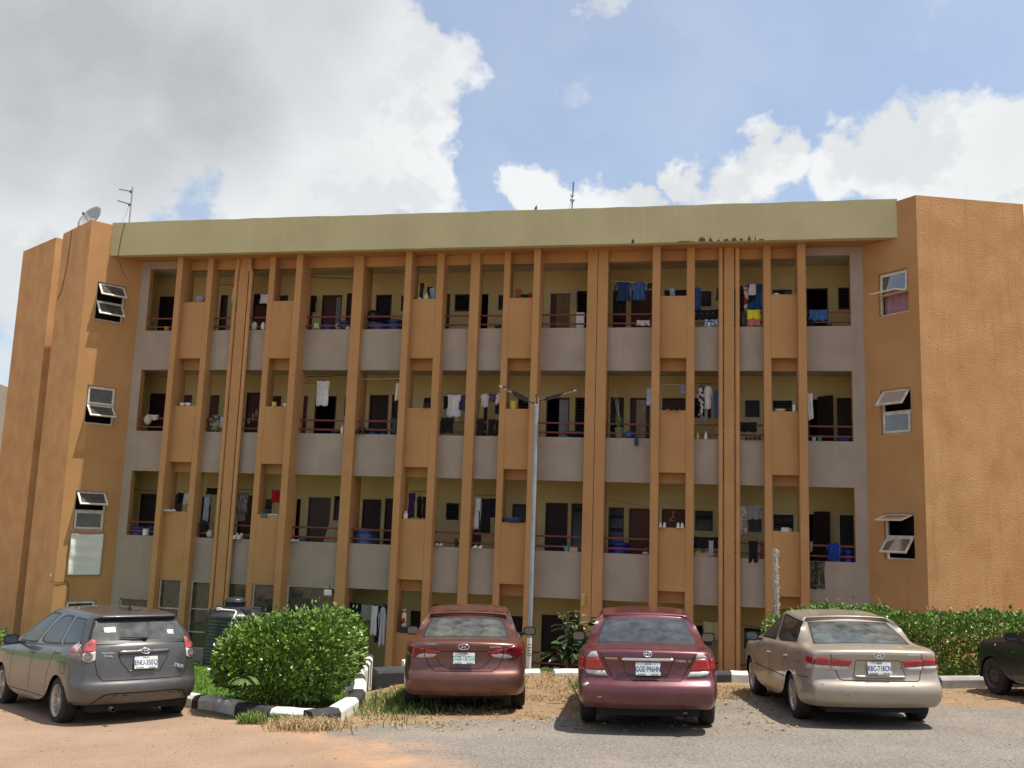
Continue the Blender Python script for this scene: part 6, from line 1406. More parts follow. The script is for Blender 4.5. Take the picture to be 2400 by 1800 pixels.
    def mirrors(s):
        c=s.c; 
        for sg in (-1,1):
            y,z=c['mirror']; x=sg*(c['mx'] if 'mx' in c else c['W']/2+.09); w_=.105
            m=MB(); m.grid(lambda u,v:(0,0,0),1,1); m=MB()
            def shp(u,v):
                a=2*math.pi*u; q=math.sin(math.pi*min(v,1)*.5); 
                return (x+sg*0+math.copysign(abs(math.cos(a))**.55,math.cos(a))*w_*q,y+.085*math.cos(math.pi*v*.5)**.8-.0,z+math.copysign(abs(math.sin(a))**.6,math.sin(a))*.075*q)
            m.grid(shp,20,6); o=m.build('mirror',c.get('mirm',c['paint']),s.root)
            g=MB(); g.add([(x+math.copysign(abs(math.cos(a))**.55,math.cos(a))*w_*.97,y-.0,z+math.copysign(abs(math.sin(a))**.6,math.sin(a))*.072) for a in [2*math.pi*i/20 for i in range(20)]],[list(range(20))]); g.build('mirror_rim',TRIM,o)
            g=MB(); g.add([(x+math.copysign(abs(math.cos(a))**.55,math.cos(a))*w_*.80,y-.003,z+math.copysign(abs(math.sin(a))**.6,math.sin(a))*.056) for a in [2*math.pi*i/20 for i in range(20)]],[list(range(20))]); g.build('mirror_glass',MIRG,o)
            MB().hexa([(x-sg*.22,y+.02,z-.075),(x-sg*.06,y+.01,z-.06),(x-sg*.06,y+.05,z-.06),(x-sg*.22,y+.12,z-.075)],[(x-sg*.22,y+.02,z-.04),(x-sg*.06,y+.01,z-.02),(x-sg*.06,y+.05,z-.02),(x-sg*.22,y+.12,z-.04)]).build('mirror_arm',TRIM,o)
    # ---- things laid on the skin
    def cast(s,u,z,side,off):
        if side=='rear': o,d=Vector((u,-6,z)),Vector((0,1,0))
        elif side=='left': o,d=Vector((-4,u,z)),Vector((1,0,0))
        elif side=='right': o,d=Vector((4,u,z)),Vector((-1,0,0))
        elif side=='top': o,d=Vector((u,z,4)),Vector((0,0,-1))
        else:
            a=R(side); d=Vector((-math.sin(a),math.cos(a),0)); o=Vector((u*math.cos(a),u*math.sin(a),z))-d*6
        h=s.bvh.ray_cast(o,d)
        if h[0] is None: return None
        if side in('left','right') and abs(h[0].x)<.415*s.c['W']: return None   # ran past the corner on to the tail
        return h[0]-d*off
    def patch(s,pts,side,m,name,off=.008,parent=None,step=.035,thick=.02):
        bm=bmesh.new(); f=bm.faces.new([bm.verts.new((p[0],p[1],0)) for p in pts])
        us=[p[0] for p in pts]; zs=[p[1] for p in pts]
        for ax,lo,hi in ((0,min(us),max(us)),(1,min(zs),max(zs))):
            k=int((hi-lo)/step)+1
            for i in range(1,k):
                q=lo+(hi-lo)*i/k; bmesh.ops.bisect_plane(bm,geom=bm.faces[:]+bm.edges[:]+bm.verts[:],plane_co=(q,0,0) if ax==0 else (0,q,0),plane_no=(1,0,0) if ax==0 else (0,1,0))
        bm.verts.ensure_lookup_table(); vs=[];last=None;ok=[]
        for v in bm.verts:
            p=s.cast(v.co.x,v.co.y,side,off); ok.append(p is not None); vs.append(p)
        bm.verts.index_update()
        good=[p for p in vs if p is not None]
        if not good: bm.free(); return None
        for i,p in enumerate(vs):
            if p is None:
                v=bm.verts[i].co; vs[i]=min(good,key=lambda q:(q-s_guess(v,side)).length) if False else good[0]
        fs=[[v.index for v in f.verts] for f in bm.faces if all(ok[v.index] for v in f.verts)]
        bd=[(e.verts[0].index,e.verts[1].index) for e in bm.edges if len(e.link_faces)==1 and ok[e.verts[0].index] and ok[e.verts[1].index]]
        bm.free(); n=len(vs)
        d={'rear':Vector((0,1,0)),'left':Vector((1,0,0)),'right':Vector((-1,0,0)),'top':Vector((0,0,-1))}.get(side) or Vector((-math.sin(R(side)),math.cos(R(side)),0))
        allv=vs+[v+d*(thick) for v in vs]
        fs2=fs+[(a,b,b+n,a+n) for a,b in bd]
        o=MB().add(allv,fs2,0,False).build(name,m,parent or s.root)
        b=bmesh.new(); b.from_mesh(o.data); bmesh.ops.recalc_face_normals(b,faces=b.faces); b.to_mesh(o.data); b.free()
        c0=sum(good,Vector())/len(good)
        # outward facing?
        if o.data.polygons and sum((p.normal.dot(d) for p in list(o.data.polygons)[:len(fs)]))>0: o.data.flip_normals()
        for p in list(o.data.polygons)[:len(fs)]: p.use_smooth=True
        return o
    def gap(s,lines,side,w=.008,name='panel_gap',m=None,off=.003):
        mb=MB()
        for ln in lines:
            pts=[]
            for a,b in zip(ln,ln[1:]):
                L=math.hypot(b[0]-a[0],b[1]-a[1]); k=max(1,int(L/.04))
                for i in range(k): pts.append((a[0]+(b[0]-a[0])*i/k,a[1]+(b[1]-a[1])*i/k))
            pts.append(ln[-1]); C=[]
            for i,p in enumerate(pts):
                q=pts[min(i+1,len(pts)-1)]; r_=pts[max(i-1,0)]; dx,dz=q[0]-r_[0],q[1]-r_[1]; l=math.hypot(dx,dz) or 1
                a=s.cast(p[0]-dz/l*w/2,p[1]+dx/l*w/2,side,off); b=s.cast(p[0]+dz/l*w/2,p[1]-dx/l*w/2,side,off)
                if a is not None and b is not None and (a-b).length<.08: C.append((a,b))
                else:
                    if len(C)>1: s._strip(mb,C)
                    C=[]
            if len(C)>1: s._strip(mb,C)
        o=mb.build(name,m or GAPM,s.root); return o
    def _strip(s,mb,C):
        vs=[v for ab in C for v in ab]; mb.add(vs,[(2*i,2*i+1,2*i+3,2*i+2) for i in range(len(C)-1)])
    def mirrorpts(s,pts): return [(-a,b) for a,b in pts][::-1]
    def both(s,pts,side,m,name,**k):
        sides={'rear':('rear','rear'),'right':('right','left')}[side]
        a=s.patch(pts,sides[0],m,name,**k)
        k2=dict(k); 
        b=s.patch(s.mirrorpts(pts) if side=='rear' else pts,sides[1],m,name,**k2)
        return a,b
    def frame_at(s,u,z,tilt=None):
        a=s.cast(u,z-.03,'rear',0); b=s.cast(u,z+.03,'rear',0); l=s.cast(u-.03,z,'rear',0); r_=s.cast(u+.03,z,'rear',0)
        up_=(b-a).normalized(); ri_=(r_-l).normalized(); nn=ri_.cross(up_).normalized(); up_=nn.cross(ri_)
        c=s.cast(u,z,'rear',0); return Matrix(((ri_.x,up_.x,nn.x,c.x),(ri_.y,up_.y,nn.y,c.y),(ri_.z,up_.z,nn.z,c.z),(0,0,0,1)))
    def plate(s,x,z,w,h,txt,head,tm,lean=8):
        c=s.cast(x,z,'rear',.03); mw=Matrix.Translation((c.x,c.y-.004,c.z))@Matrix.Rotation(R(90-lean),4,'X')
        # rounded plate
        r=.012; pts=[]
        for cx,cy,a0 in ((w/2-r,h/2-r,0),(-w/2+r,h/2-r,90),(-w/2+r,-h/2+r,180),(w/2-r,-h/2+r,270)):
            pts+=[(cx+r*math.cos(R(a0+a)),cy+r*math.sin(R(a0+a))) for a in (0,30,60,90)]
        p=MB().prism(pts,0,.006).build('number_plate',PLW,s.root); p.matrix_local=mw
        def T(nm,t,sz,x_,y_,m,sx=1.,bold=False): return text_mesh(nm,t,sz,m,p,Matrix.Translation((x_,y_,.0065))@Matrix.Diagonal((sx,1,1,1)),.0008,bold)
        T('plate_number',txt,h*.60,0,-h*.03,tm,w*.90/(len(txt)*h*.60*.52),True); T('plate_state',head,h*.15,0,h*.40,PLK,1.1,True); T('plate_dots','11',h*.13,-w*.40,h*.40,PLK); T('plate_dots','o',h*.13,w*.30,h*.40,PLK)
        m=MB(); 
        for x0,x1 in ((-.44,-.1),(.12,.42)):
            n=8; v=[(w*(x0+(x1-x0)*i/n),-h*.47,.0068) for i in range(n+1)]+[(w*(x0+(x1-x0)*(n-i)/n),-h*.47+h*(.03+.09*abs(math.sin(i*1.7+x0*9))),.0068) for i in range(n+1)]; m.add(v,[list(range(len(v)))])
        m.build('plate_green_hills',PLG,p); return p
    def badge(s,x,z,txt,size,sx=1.,m=None,shear=.0,off=.004):
        mw=s.frame_at(x,z); sh=Matrix.Identity(4); sh[0][1]=shear
        return text_mesh('badge',txt,size,m or CHROME,s.root,mw@Matrix.Translation((0,0,off))@sh@Matrix.Diagonal((sx,1,1,1)),.003,True)
    def emblem(s,x,z,w,h,kind):
        mw=s.frame_at(x,z)@Matrix.Translation((0,0,.008)); m=MB()
        def oval(rx_,ry_,r,cx=0,cy=0,n=24): m.tube([(cx+rx_*math.cos(2*math.pi*i/n),cy+ry_*math.sin(2*math.pi*i/n),0) for i in range(n+1)],r,6,cap=False)
        if kind=='ovals': oval(w/2,h/2,.006); oval(w*.17,h*.42,.005,0,-h*.03); oval(w*.40,h*.20,.005,0,h*.22)
        else:
            oval(w/2,h/2,.007)
            m.tube([(-w*.22,-h*.30,0),(-w*.14,0,0),(-w*.10,h*.30,0)],[.009,.007,.009],6); m.tube([(w*.10,-h*.30,0),(w*.14,0,0),(w*.22,h*.30,0)],[.009,.007,.009],6); m.tube([(-w*.16,-h*.06,0),(0,.0,0),(w*.16,h*.06,0)],[.008,.006,.008],6)
        o=m.build('emblem',CHROME,s.root); o.matrix_local=mw; return o
    def handle(s,y,z,m=None):
        for sg,side in ((-1,'left'),(1,'right')):
            p=s.cast(y,z,side,0)
            if p is None: continue
            h=MB(); x=p.x; 
            h.tube([(x-sg*.01,y-.10,z),(x+sg*.035,y-.07,z+.006),(x+sg*.038,y+.05,z+.006),(x-sg*.01,y+.09,z)],[.011,.014,.014,.011],8); h.build('door_handle',m or s.c['paint'],s.root)
def rings_sedan(a): return a

# --- red saloon, seen square from behind
RED=paint('dark_red_car_paint',(.105,.012,.022),.3,.28,.06,(.34,.22,.17))
def sedan_cfg(**k):
    wb=k['wb']; ro,fo,W=k['ro'],k['fo'],k['W']; hw=W/2; g=k
    yc,ya=g['yC'],g['yA']; yb=g['yB']
    def sides(y0,y1,b): return [y0]+[lerp(y0,b-.06,t) for t in (.3,.6,.85)]+[b-.05,b+.05]+[lerp(b+.05,y1,t) for t in (.18,.38,.58,.76,.9)]+[y1]
    z=g['z']
    rings=[dict(z=z[0],hw=hw*.93,yr=-ro+.13,yf=wb+fo-.12),dict(z=z[1],hw=hw*.985,yr=-ro+.03,yf=wb+fo-.03),dict(z=z[2],hw=hw,yr=-ro,yf=wb+fo),dict(z=z[3],hw=hw,yr=-ro+g.get('shelf0',.02),yf=wb+fo-.02),
      dict(z=z[4],hw=hw*.995,yr=-ro+g.get('shelf1',.10),yf=wb+fo-.08),dict(z=z[5],hw=hw*.985,yr=-ro+g.get('tr_y',.12),yf=wb+fo-.16),dict(z=z[6],hw=hw*.955,yr=-ro+g.get('lip_y',.11),yf=wb+fo-.36,drop=g.get('lipdrop',.02)),dict(z=z[7],hw=hw*.90,yr=-ro+g.get('lip_y',.11)+.10,yf=wb+fo-.55,drop=.02),
      dict(z=g['zg0'],hw=hw*.865,yr=g['yG0'],yf=g['yW0'],cr=.10,cf=.22,tr=.10,tf=.06,side=sides(yc,ya,yb),drop=.025),
      dict(z=g['zg1'],hw=lerp(hw*.865,g['hwr'],.5),yr=lerp(g['yG0'],g['yG1'],.5)-.02,yf=lerp(g['yW0'],g['yW1'],.5)+.05,cr=.09,cf=.2,tr=.09,tf=.06,side=sides(lerp(yc,g['yC1'],.45),lerp(ya,g['yA1'],.5),yb+.01),drop=.02),
      dict(z=g['zg2'],hw=g['hwr'],yr=g['yG1'],yf=g['yW1'],cr=.07,cf=.16,tr=.06,tf=.05,side=sides(g['yC1'],g['yA1'],yb+.03),drop=.02),
      dict(z=g['zg3'],hw=g['hwr']-.035,yr=g['yG1']+.09,yf=g['yW1']-.09,cr=.06,cf=.14,tr=.06,tf=.05,side=[v for v in sides(g['yC1']+.05,g['yA1']-.06,yb+.03)],drop=.02)]
    rings[8]['ym']=rings[9]['ym']=rings[10]['ym']=rings[11]['ym']=yb
    c=dict(rings=rings,nb=8,arch_top=6,crown=g.get('crown',.04),glass=[(2,8,10,0,3),(3,8,10,18,22),(4,8,10,5,9),(5,8,10,10,15)],crease={3:g.get('cr3',.5),6:g.get('cr6',.45)})
    c.update(k); return c
cfg=sedan_cfg(paint=RED,W=1.795,wb=2.72,ro=1.08,fo=1.0,arch_r=.365,tr_r=.315,tw=.205,track=1.545,
  z=[(.29,.21,.22),(.36,.28,.32),(.50,.46,.48),(.585,.60,.58),(.645,.70,.66),(.83,.83,.76),(.985,.93,.83),(1.01,.965,.89)],shelf0=.025,shelf1=.125,tr_y=.13,lip_y=.10,cr3=.65,cr6=.7,lipdrop=.012,
  zg0=(1.055,.985,.985),zg1=(1.20,1.20,1.18),zg2=(1.335,1.395,1.355),zg3=(1.372,1.435,1.395),yG0=-.40,yG1=.20,yW0=2.38,yW1=1.62,yC=-.02,yC1=.22,yA=2.02,yA1=1.42,yB=1.10,hwr=.635,crown=.045,
  belt=.97,cab=(.0,2.1),rear_seat=.42,front_seat=1.28,shelf=(-.42,.25),mirror=(1.86,1.0),mx=.985,mirm=TRIM,rim='five',gm={2:CGD,3:CGS,4:CGD},seat=SEATD)
c=Car('parked_car','dark red saloon with chrome bar and plate GGE-996HN parked right of the lamp post','car',1.94,13.18,-7,.02,1.,cfg)
c.root['group']='cars parked in front of the hostel'
L1=[(.631,.972),(.70,.958),(.752,.898),(.602,.896)]; L2=[(.602,.892),(.753,.892),(.776,.80),(.772,.748),(.530,.744)]; L3=[(.530,.740),(.772,.744),(.744,.701),(.64,.682),(.488,.674)]
for f in (lambda p:p,c.mirrorpts):
    t=c.patch(f(L2),'rear',REDL,'tail_light',off=.012); c.patch(f(L1),'rear',CLR,'indicator_lens',off=.012,parent=t); c.patch(f(L3),'rear',CLR,'reversing_lens',off=.012,parent=t)
for sd in ('left','right'):
    t=c.patch([(-.93,.89),(-.72,.90),(-.66,.80),(-.72,.745),(-.95,.745)],sd,REDL,'tail_light',off=.008)
c.patch([(-.315,.882),(-.30,.898),(.318,.898),(.333,.882),(.318,.864),(-.30,.864)],'rear',CHROME,'chrome_bar',off=.03,thick=.03)
c.patch([(.008,.884),(.02,.884),(.02,.874),(.008,.874)],'rear',GAPM,'boot_lock',off=.034)
c.emblem(.012,.947,.10,.068,'ovals'); c.badge(-.443,.886,'TOYOTA',.032,1.15); c.badge(.42,.868,'CAMRY',.040,1.05,shear=.2); c.badge(.527,.866,'LE',.032,1.1,shear=.2)
c.plate(.012,.77,.305,.152,'GGE-996HN','LAGOS',PLB)
c.gap([[(-.66,1.0),(-.60,.985),(-.413,.634),(.412,.632),(.624,.975),(.68,1.0)]],'rear',.009)
c.gap([[(-.30,.86),(-.265,.715),(-.227,.690),(.236,.688),(.268,.714),(.32,.86)]],'rear',.006,name='plate_recess_edge')
dg_=mat('bumper_scuff',(.62,.58,.54),(.4,.3,.28),30,.7)
c.patch([(-.80,.575),(-.74,.60),(-.72,.585),(-.765,.555),(-.80,.545)],'rear',dg_,'bumper_scuff',off=.002,thick=.001); c.patch([(-.62,.435),(-.56,.44),(-.565,.43),(-.61,.425)],'rear',dg_,'bumper_scuff',off=.002,thick=.001)
m=MB(); m.lathe([(.03,-.1),(.032,.02),(.026,.02),(.025,-.05)],14,(.45,-.98,.24),'y'); m.build('exhaust',STEEL,c.root); MB().lathe([(0,-.1),(.11,-.09),(.12,.2),(0,.25)],16,(.40,-.75,.27),'y').build('silencer',STEEL,c.root)
for y0 in (1.16,2.02): c.gap([[(y0,.30),(y0,.9)]],'left',.008); c.gap([[(y0,.30),(y0,.9)]],'right',.008)
c.handle(.30,.80); c.handle(1.35,.79)
# --- brown saloon
BRN=paint('metallic_brown_car_paint',(.135,.042,.030),.45,.28,.06,(.34,.24,.18))
cfg=sedan_cfg(paint=BRN,W=1.775,wb=2.70,ro=.97,fo=.88,arch_r=.375,tr_r=.315,tw=.205,track=1.56,
  z=[(.24,.20,.21),(.32,.27,.31),(.47,.46,.47),(.545,.60,.58),(.60,.70,.67),(.80,.83,.78),(.965,.95,.85),(.995,.985,.91)],shelf0=.02,shelf1=.085,tr_y=.11,lip_y=.03,cr3=.5,cr6=.6,lipdrop=.045,cr=.15,
  zg0=(1.025,1.0,1.0),zg1=(1.155,1.20,1.18),zg2=(1.272,1.36,1.32),zg3=(1.315,1.41,1.37),yG0=-.46,yG1=.26,yW0=2.42,yW1=1.62,yC=-.06,yC1=.2,yA=2.1,yA1=1.42,yB=1.12,hwr=.635,crown=.04,
  belt=.96,cab=(.0,2.1),rear_seat=.40,front_seat=1.25,shelf=(-.48,.25),shelfm=SEAT,mirror=(1.95,.985),mx=1.0,mirm=TRIM,rim='multi',gm={2:CG,3:CGS,4:CGD},seat=SEAT)
c=Car('parked_car','metallic brown saloon with oval emblem parked beside the clipped hedge','car',-.53,14.75,0,.02,1.,cfg)
c.root['group']='cars parked in front of the hostel'
O=[(.566,.882),(.736,.924),(.80,.895),(.806,.83),(.79,.775),(.69,.758),(.64,.80),(.566,.815)]; OW=[(.566,.811),(.64,.796),(.69,.756),(.558,.747)]; I1=[(.325,.846),(.556,.880),(.556,.815),(.375,.806)]; I2=[(.375,.803),(.556,.812),(.551,.749),(.43,.764)]
for f in (lambda p:p,c.mirrorpts):
    t=c.patch(f(O),'rear',DREDL,'tail_light',off=.012); c.patch(f(OW),'rear',CLR,'reversing_lens',off=.012,parent=t)
    t=c.patch(f(I1),'rear',REDL,'tail_light',off=.012); c.patch(f(I2),'rear',CLR,'reversing_lens',off=.012,parent=t)
    c.patch(f([(.375,.325),(.54,.328),(.46,.303),(.41,.303)]),'rear',DREDL,'reflector',off=.006)
for sd in ('left','right'): c.patch([(-.80,.91),(-.55,.93),(-.50,.90),(-.60,.82),(-.82,.78)],sd,DREDL,'tail_light',off=.008)
c.emblem(-.001,.91,.152,.078,'slant_h'); c.badge(-.468,.936,'HYUNDAI',.034,1.05); c.badge(.45,.906,'ELANTRA',.036,1.1)
c.plate(.006,.752,.305,.152,'DGB-187DX','ANAMBRA',PLGR)
c.gap([[(-.555,.875),(-.547,.76),(-.483,.633),(-.406,.578),(.40,.572),(.484,.631),(.548,.745),(.556,.875)]],'rear',.009)
c.gap([[(-.337,.843),(-.402,.779),(-.333,.662),(-.22,.615),(.212,.611),(.314,.657),(.398,.765),(.33,.843),(-.337,.843)]],'rear',.007,name='plate_recess_edge')
for y0 in (1.14,2.05): c.gap([[(y0,.30),(y0,.92)]],'left',.008); c.gap([[(y0,.30),(y0,.92)]],'right',.008)
c.handle(.35,.84); c.handle(1.35,.82)
# --- beige saloon
BEI=paint('metallic_beige_car_paint',(.40,.335,.265),.40,.32,.06,(.32,.26,.20))
cfg=sedan_cfg(paint=BEI,W=1.83,wb=2.73,ro=1.05,fo=1.0,arch_r=.37,tr_r=.32,tw=.205,track=1.57,
  z=[(.27,.20,.22),(.34,.27,.32),(.47,.46,.48),(.555,.60,.58),(.62,.71,.67),(.82,.83,.77),(.985,.955,.85),(1.015,.985,.91)],shelf0=.02,shelf1=.10,tr_y=.11,lip_y=.05,cr3=.6,cr6=.55,lipdrop=.02,cr=.12,
  zg0=(1.05,.985,.985),zg1=(1.19,1.20,1.18),zg2=(1.315,1.385,1.335),zg3=(1.36,1.425,1.38),yG0=-.44,yG1=.22,yW0=2.40,yW1=1.60,yC=-.02,yC1=.16,yA=2.30,yA1=1.42,yB=1.24,hwr=.64,crown=.035,
  belt=.965,cab=(.0,2.1),rear_seat=.40,front_seat=1.28,shelf=(-.46,.25),shelfm=SEAT,mirror=(2.02,1.0),mx=1.0,rim='multi',gm={2:CG,3:CGS,4:CGS},seat=SEAT)
c=Car('parked_car','beige metallic saloon with plate RBC-718CN parked before the long hedge','car',4.96,13.76,-2.5,0,1.,cfg)
c.root['group']='cars parked in front of the hostel'
A1=[(.318,.858),(.595,.878),(.589,.792),(.362,.784)]; A2=[(.362,.780),(.589,.788),(.584,.738),(.385,.733)]; B1=[(.608,.88),(.735,.893),(.79,.86),(.80,.80),(.603,.793)]; B2=[(.603,.789),(.80,.796),(.795,.752),(.60,.740)]
for f in (lambda p:p,c.mirrorpts):
    t=c.patch(f(A1),'rear',REDL,'tail_light',off=.012); c.patch(f(A2),'rear',CLR,'reversing_lens',off=.012,parent=t)
    t=c.patch(f(B1),'rear',REDL,'tail_light',off=.012); c.patch(f(B2),'rear',CLR,'reversing_lens',off=.012,parent=t)
for sd in ('left','right'):
    t=c.patch([(-.895,.915),(-.70,.905),(-.70,.80),(-.93,.80)],sd,REDL,'tail_light',off=.008)
    c.patch([(-.93,.797),(-.70,.797),(-.72,.745),(-.955,.75)],sd,CLR,'reversing_lens',off=.008,parent=t)
c.emblem(.024,.933,.135,.076,'slant_h'); c.badge(-.497,.943,'HYUNDAI',.032,1.05); c.badge(.48,.938,'SONATA',.034,1.15)
c.plate(.018,.768,.305,.15,'RBC-718CN','ABUJA',PLB)
c.gap([[(-.60,.985),(-.57,.88),(-.538,.745),(-.487,.622),(-.44,.612),(.51,.607),(.546,.632),(.575,.742),(.60,.985)]],'rear',.009)
c.patch([(-.315,.676),(.362,.672),(.34,.646),(-.28,.646)],'rear',BEI,'boot_ledge',off=.028,thick=.03)
c.gap([[(-.31,.66),(-.273,.864),(.302,.862),(.365,.66)]],'rear',.007,name='plate_recess_edge')
for x,z in ((-.72,.555),(.43,.553),(-.42,.43)): c.patch([(x-.01,z),(x,z+.008),(x+.012,z+.002),(x+.004,z-.008)],'rear',GAPM,'paint_chip',off=.002,thick=.001)
c.patch([(.30,.772),(.312,.772),(.312,.762),(.30,.762)],'rear',GAPM,'boot_lock',off=.006)
for y0 in (1.24,2.20): c.gap([[(y0+.02,.32),(y0-.02,.62),(y0,.94)]],'left',.008); c.gap([[(y0,.30),(y0,.92)]],'right',.008)
c.gap([[(.42,.34),(.40,.52),(.30,.72),(.22,.94)]],'left',.008); c.gap([[(.30,.545),(2.3,.56)]],'left',.012,name='side_moulding'); c.gap([[(-.40,.62),(-.78,.63)]],'left',.008)
c.gap([[(-.35,.80),(-.35,.91),(-.55,.915),(-.55,.80),(-.35,.80)]],'left',.006,name='fuel_flap_edge')
c.handle(.226,.84,CHROME); c.handle(1.305,.81,CHROME)
st=c.patch([(.88,1.10),(.92,1.10),(1.02,1.28),(.98,1.28)],'left',WHS,'door_visor_sticker',off=.006,thick=.002)
# --- grey hatchback estate at the left
GRY=paint('metallic_grey_car_paint',(.085,.083,.082),.55,.30,.06,(.30,.25,.20))
W=1.775; hw=W/2; wb=2.60; ro,fo=.84,.90
def sd3(y0,y1,c1,b): return [y0]+[lerp(y0,c1-.04,t) for t in (.45,)]+[c1-.035,c1+.035]+[b-.05,b+.05]+[lerp(b+.05,y1,t) for t in (.2,.4,.6,.78,.92)]+[y1]
z=[(.30,.22,.23),(.37,.30,.33),(.50,.48,.50),(.565,.62,.60),(.61,.72,.70),(.84,.86,.82),(1.03,.965,.90),(1.055,.985,.93)]
rings=[dict(z=z[0],hw=hw*.93,yr=-ro+.10,yf=wb+fo-.12),dict(z=z[1],hw=hw*.985,yr=-ro+.02,yf=wb+fo-.03),dict(z=z[2],hw=hw,yr=-ro,yf=wb+fo),dict(z=z[3],hw=hw,yr=-ro+.015,yf=wb+fo-.02),dict(z=z[4],hw=hw*.995,yr=-ro+.065,yf=wb+fo-.08),dict(z=z[5],hw=hw*.985,yr=-ro+.075,yf=wb+fo-.16),dict(z=z[6],hw=hw*.945,yr=-ro+.13,yf=wb+fo-.36),dict(z=z[7],hw=hw*.915,yr=-ro+.15,yf=wb+fo-.55),
 dict(z=(1.07,1.0,.985),hw=hw*.885,yr=-ro+.165,yf=2.52,cr=.12,cf=.22,tr=.07,tf=.06,side=sd3(-.46,2.22,.25,1.24)),
 dict(z=(1.23,1.24,1.22),hw=.715,yr=-ro+.29,yf=2.12,cr=.10,cf=.2,tr=.06,tf=.06,side=sd3(-.36,1.78,.24,1.02)),
 dict(z=(1.385,1.44,1.395),hw=.625,yr=-ro+.41,yf=1.66,cr=.08,cf=.16,tr=.05,tf=.05,side=sd3(-.24,1.30,.22,.76)),
 dict(z=(1.405,1.475,1.43),hw=.60,yr=-ro+.33,yf=1.58,cr=.07,cf=.14,tr=.05,tf=.05,side=sd3(-.18,1.22,.22,.76)),
 dict(z=(1.445,1.50,1.46),hw=.565,yr=-ro+.36,yf=1.5,cr=.07,cf=.14,tr=.05,tf=.05,side=sd3(-.12,1.15,.22,.76))]
for r_ in rings[8:]: r_['ym']=1.0
cfg=dict(rings=rings,nb=8,arch_top=6,crown=.035,cr=.17,tr=.07,glass=[(2,8,10,0,4),(3,8,10,18,22),(4,8,10,5,7),(5,8,10,8,9),(6,8,10,10,15)],crease={3:.55,6:.4,10:.6,11:.5},paint=GRY,W=W,wb=wb,ro=ro,fo=fo,arch_r=.37,tr_r=.315,tw=.205,track=1.52,
  belt=.98,cab=(-.4,2.2),rear_seat=.35,front_seat=1.2,mirror=(1.80,1.03),mx=1.0,mirm=TRIM,rim='split',gm={2:CG,3:CGS,4:CGS},seat=SEATD,rub={2:.05})
c=Car('parked_car','dark grey hatchback with rear wiper and plate ENU-35EQ parked at the left','car',-5.18,13.5,42,-.03,.97,cfg)
c.root['group']='cars parked in front of the hostel'
k=1/.97
def q(p): return [(a*k,b*k) for a,b in p]
Rr=q([(.585,1.085),(.635,1.10),(.70,1.03),(.735,.93),(.60,.955)]); Rw=q([(.60,.951),(.736,.926),(.752,.85),(.72,.825),(.655,.818),(.607,.84)])
for f in (lambda p:p,c.mirrorpts):
    t=c.patch(f(Rr),'rear',PINKL,'tail_light',off=.012); c.patch(f(Rw),'rear',CLR,'reversing_lens',off=.012,parent=t)
    mw=c.frame_at(f([(.675*k,.885*k)])[0][0],.885*k); o=MB().lathe([(0,.01),(.035,.014),(.05,.02),(.055,.016),(.056,0)],18).build('round_lamp',AMB,t); o.matrix_local=mw
for sd in ('left','right'):
    t=c.patch([(-.70,1.085),(-.42,1.10),(-.33,1.055),(-.335,.955),(-.74,.955)],sd,CLR,'tail_light',off=.010)
    c.patch([(-.72,1.04),(-.52,1.075),(-.46,1.02),(-.47,.965),(-.73,.965)],sd,PINKL,'red_lens',off=.014,parent=t); c.patch([(-.34,1.04),(-.335,.96),(-.43,.965),(-.43,1.0)],sd,PINKL,'red_lens',off=.014,parent=t)
    c.patch([(-.335,.951),(-.74,.951),(-.78,.84),(-.60,.838),(-.40,.885)],sd,AMB,'lower_lens',off=.010,parent=t)
    c.patch([(-.60,.94),(-.76,.94),(-.78,.845),(-.62,.843)],sd,CLR,'reversing_lens',off=.014,parent=t)
c.patch(q([(-.335,.93),(-.325,.948),(-.09,.95),(-.055,.965),(.06,.965),(.095,.952),(.335,.957),(.345,.935),(.335,.912),(-.325,.905)]),'rear',GRY,'tailgate_bar',off=.028,thick=.03)
c.emblem(.003*k,.938*k,.118,.078,'ovals')
for o in [x for x in c.root.children if x.name.startswith('emblem')]: o.location.y-=.026
c.plate(.006*k,.795*k,.305*k,.152*k,'ENU-35EQ','ENUGU',PLB)
c.badge(-.457*k,.921*k,'TOYOTA',.032,1.2); c.badge(-.455*k,.888*k,'Corolla',.030,1.2,shear=.3); c.badge(.44*k,.735*k,'MATRIX',.055,1.15,shear=.6)
c.gap([q([(-.62,1.06),(-.604,.80),(-.574,.665),(-.514,.585),(.52,.585),(.60,.68),(.625,.80),(.60,1.06)])],'rear',.010)
c.gap([q([(-.33,.90),(-.306,.812),(-.206,.700),(.219,.700),(.330,.875)])],'rear',.010,name='plate_recess_edge',m=GAPM)
c.patch(q([(-.22,.702),(.23,.702),(.215,.690),(-.20,.690)]),'rear',GRY,'recess_lip',off=.012,thick=.02)
c.gap([q([(-.62,.30),(-.49,.41),(-.40,.425),(.45,.425),(.55,.41),(.64,.31)])],'rear',.016,name='bumper_step',m=CLR if False else GAPM)
for x in (-.36,-.24,.36,.50): c.patch(q([(x-.03,.405),(x+.03,.405),(x+.025,.392),(x-.025,.392)]),'rear',GAPM,'bumper_slot',off=.003,thick=.002)
wp=MB(); p0=c.cast(.02*k,1.10*k,'rear',.03); p1=c.cast(-.30*k,1.115*k,'rear',.03); wp.tube([p0,(p0+p1)/2+Vector((0,-.012,.006)),p1],[.014,.012,.006],6); wp.ball(tuple(p0),(.04,.025,.022),8,6); wp.build('rear_wiper',TRIM,c.root)
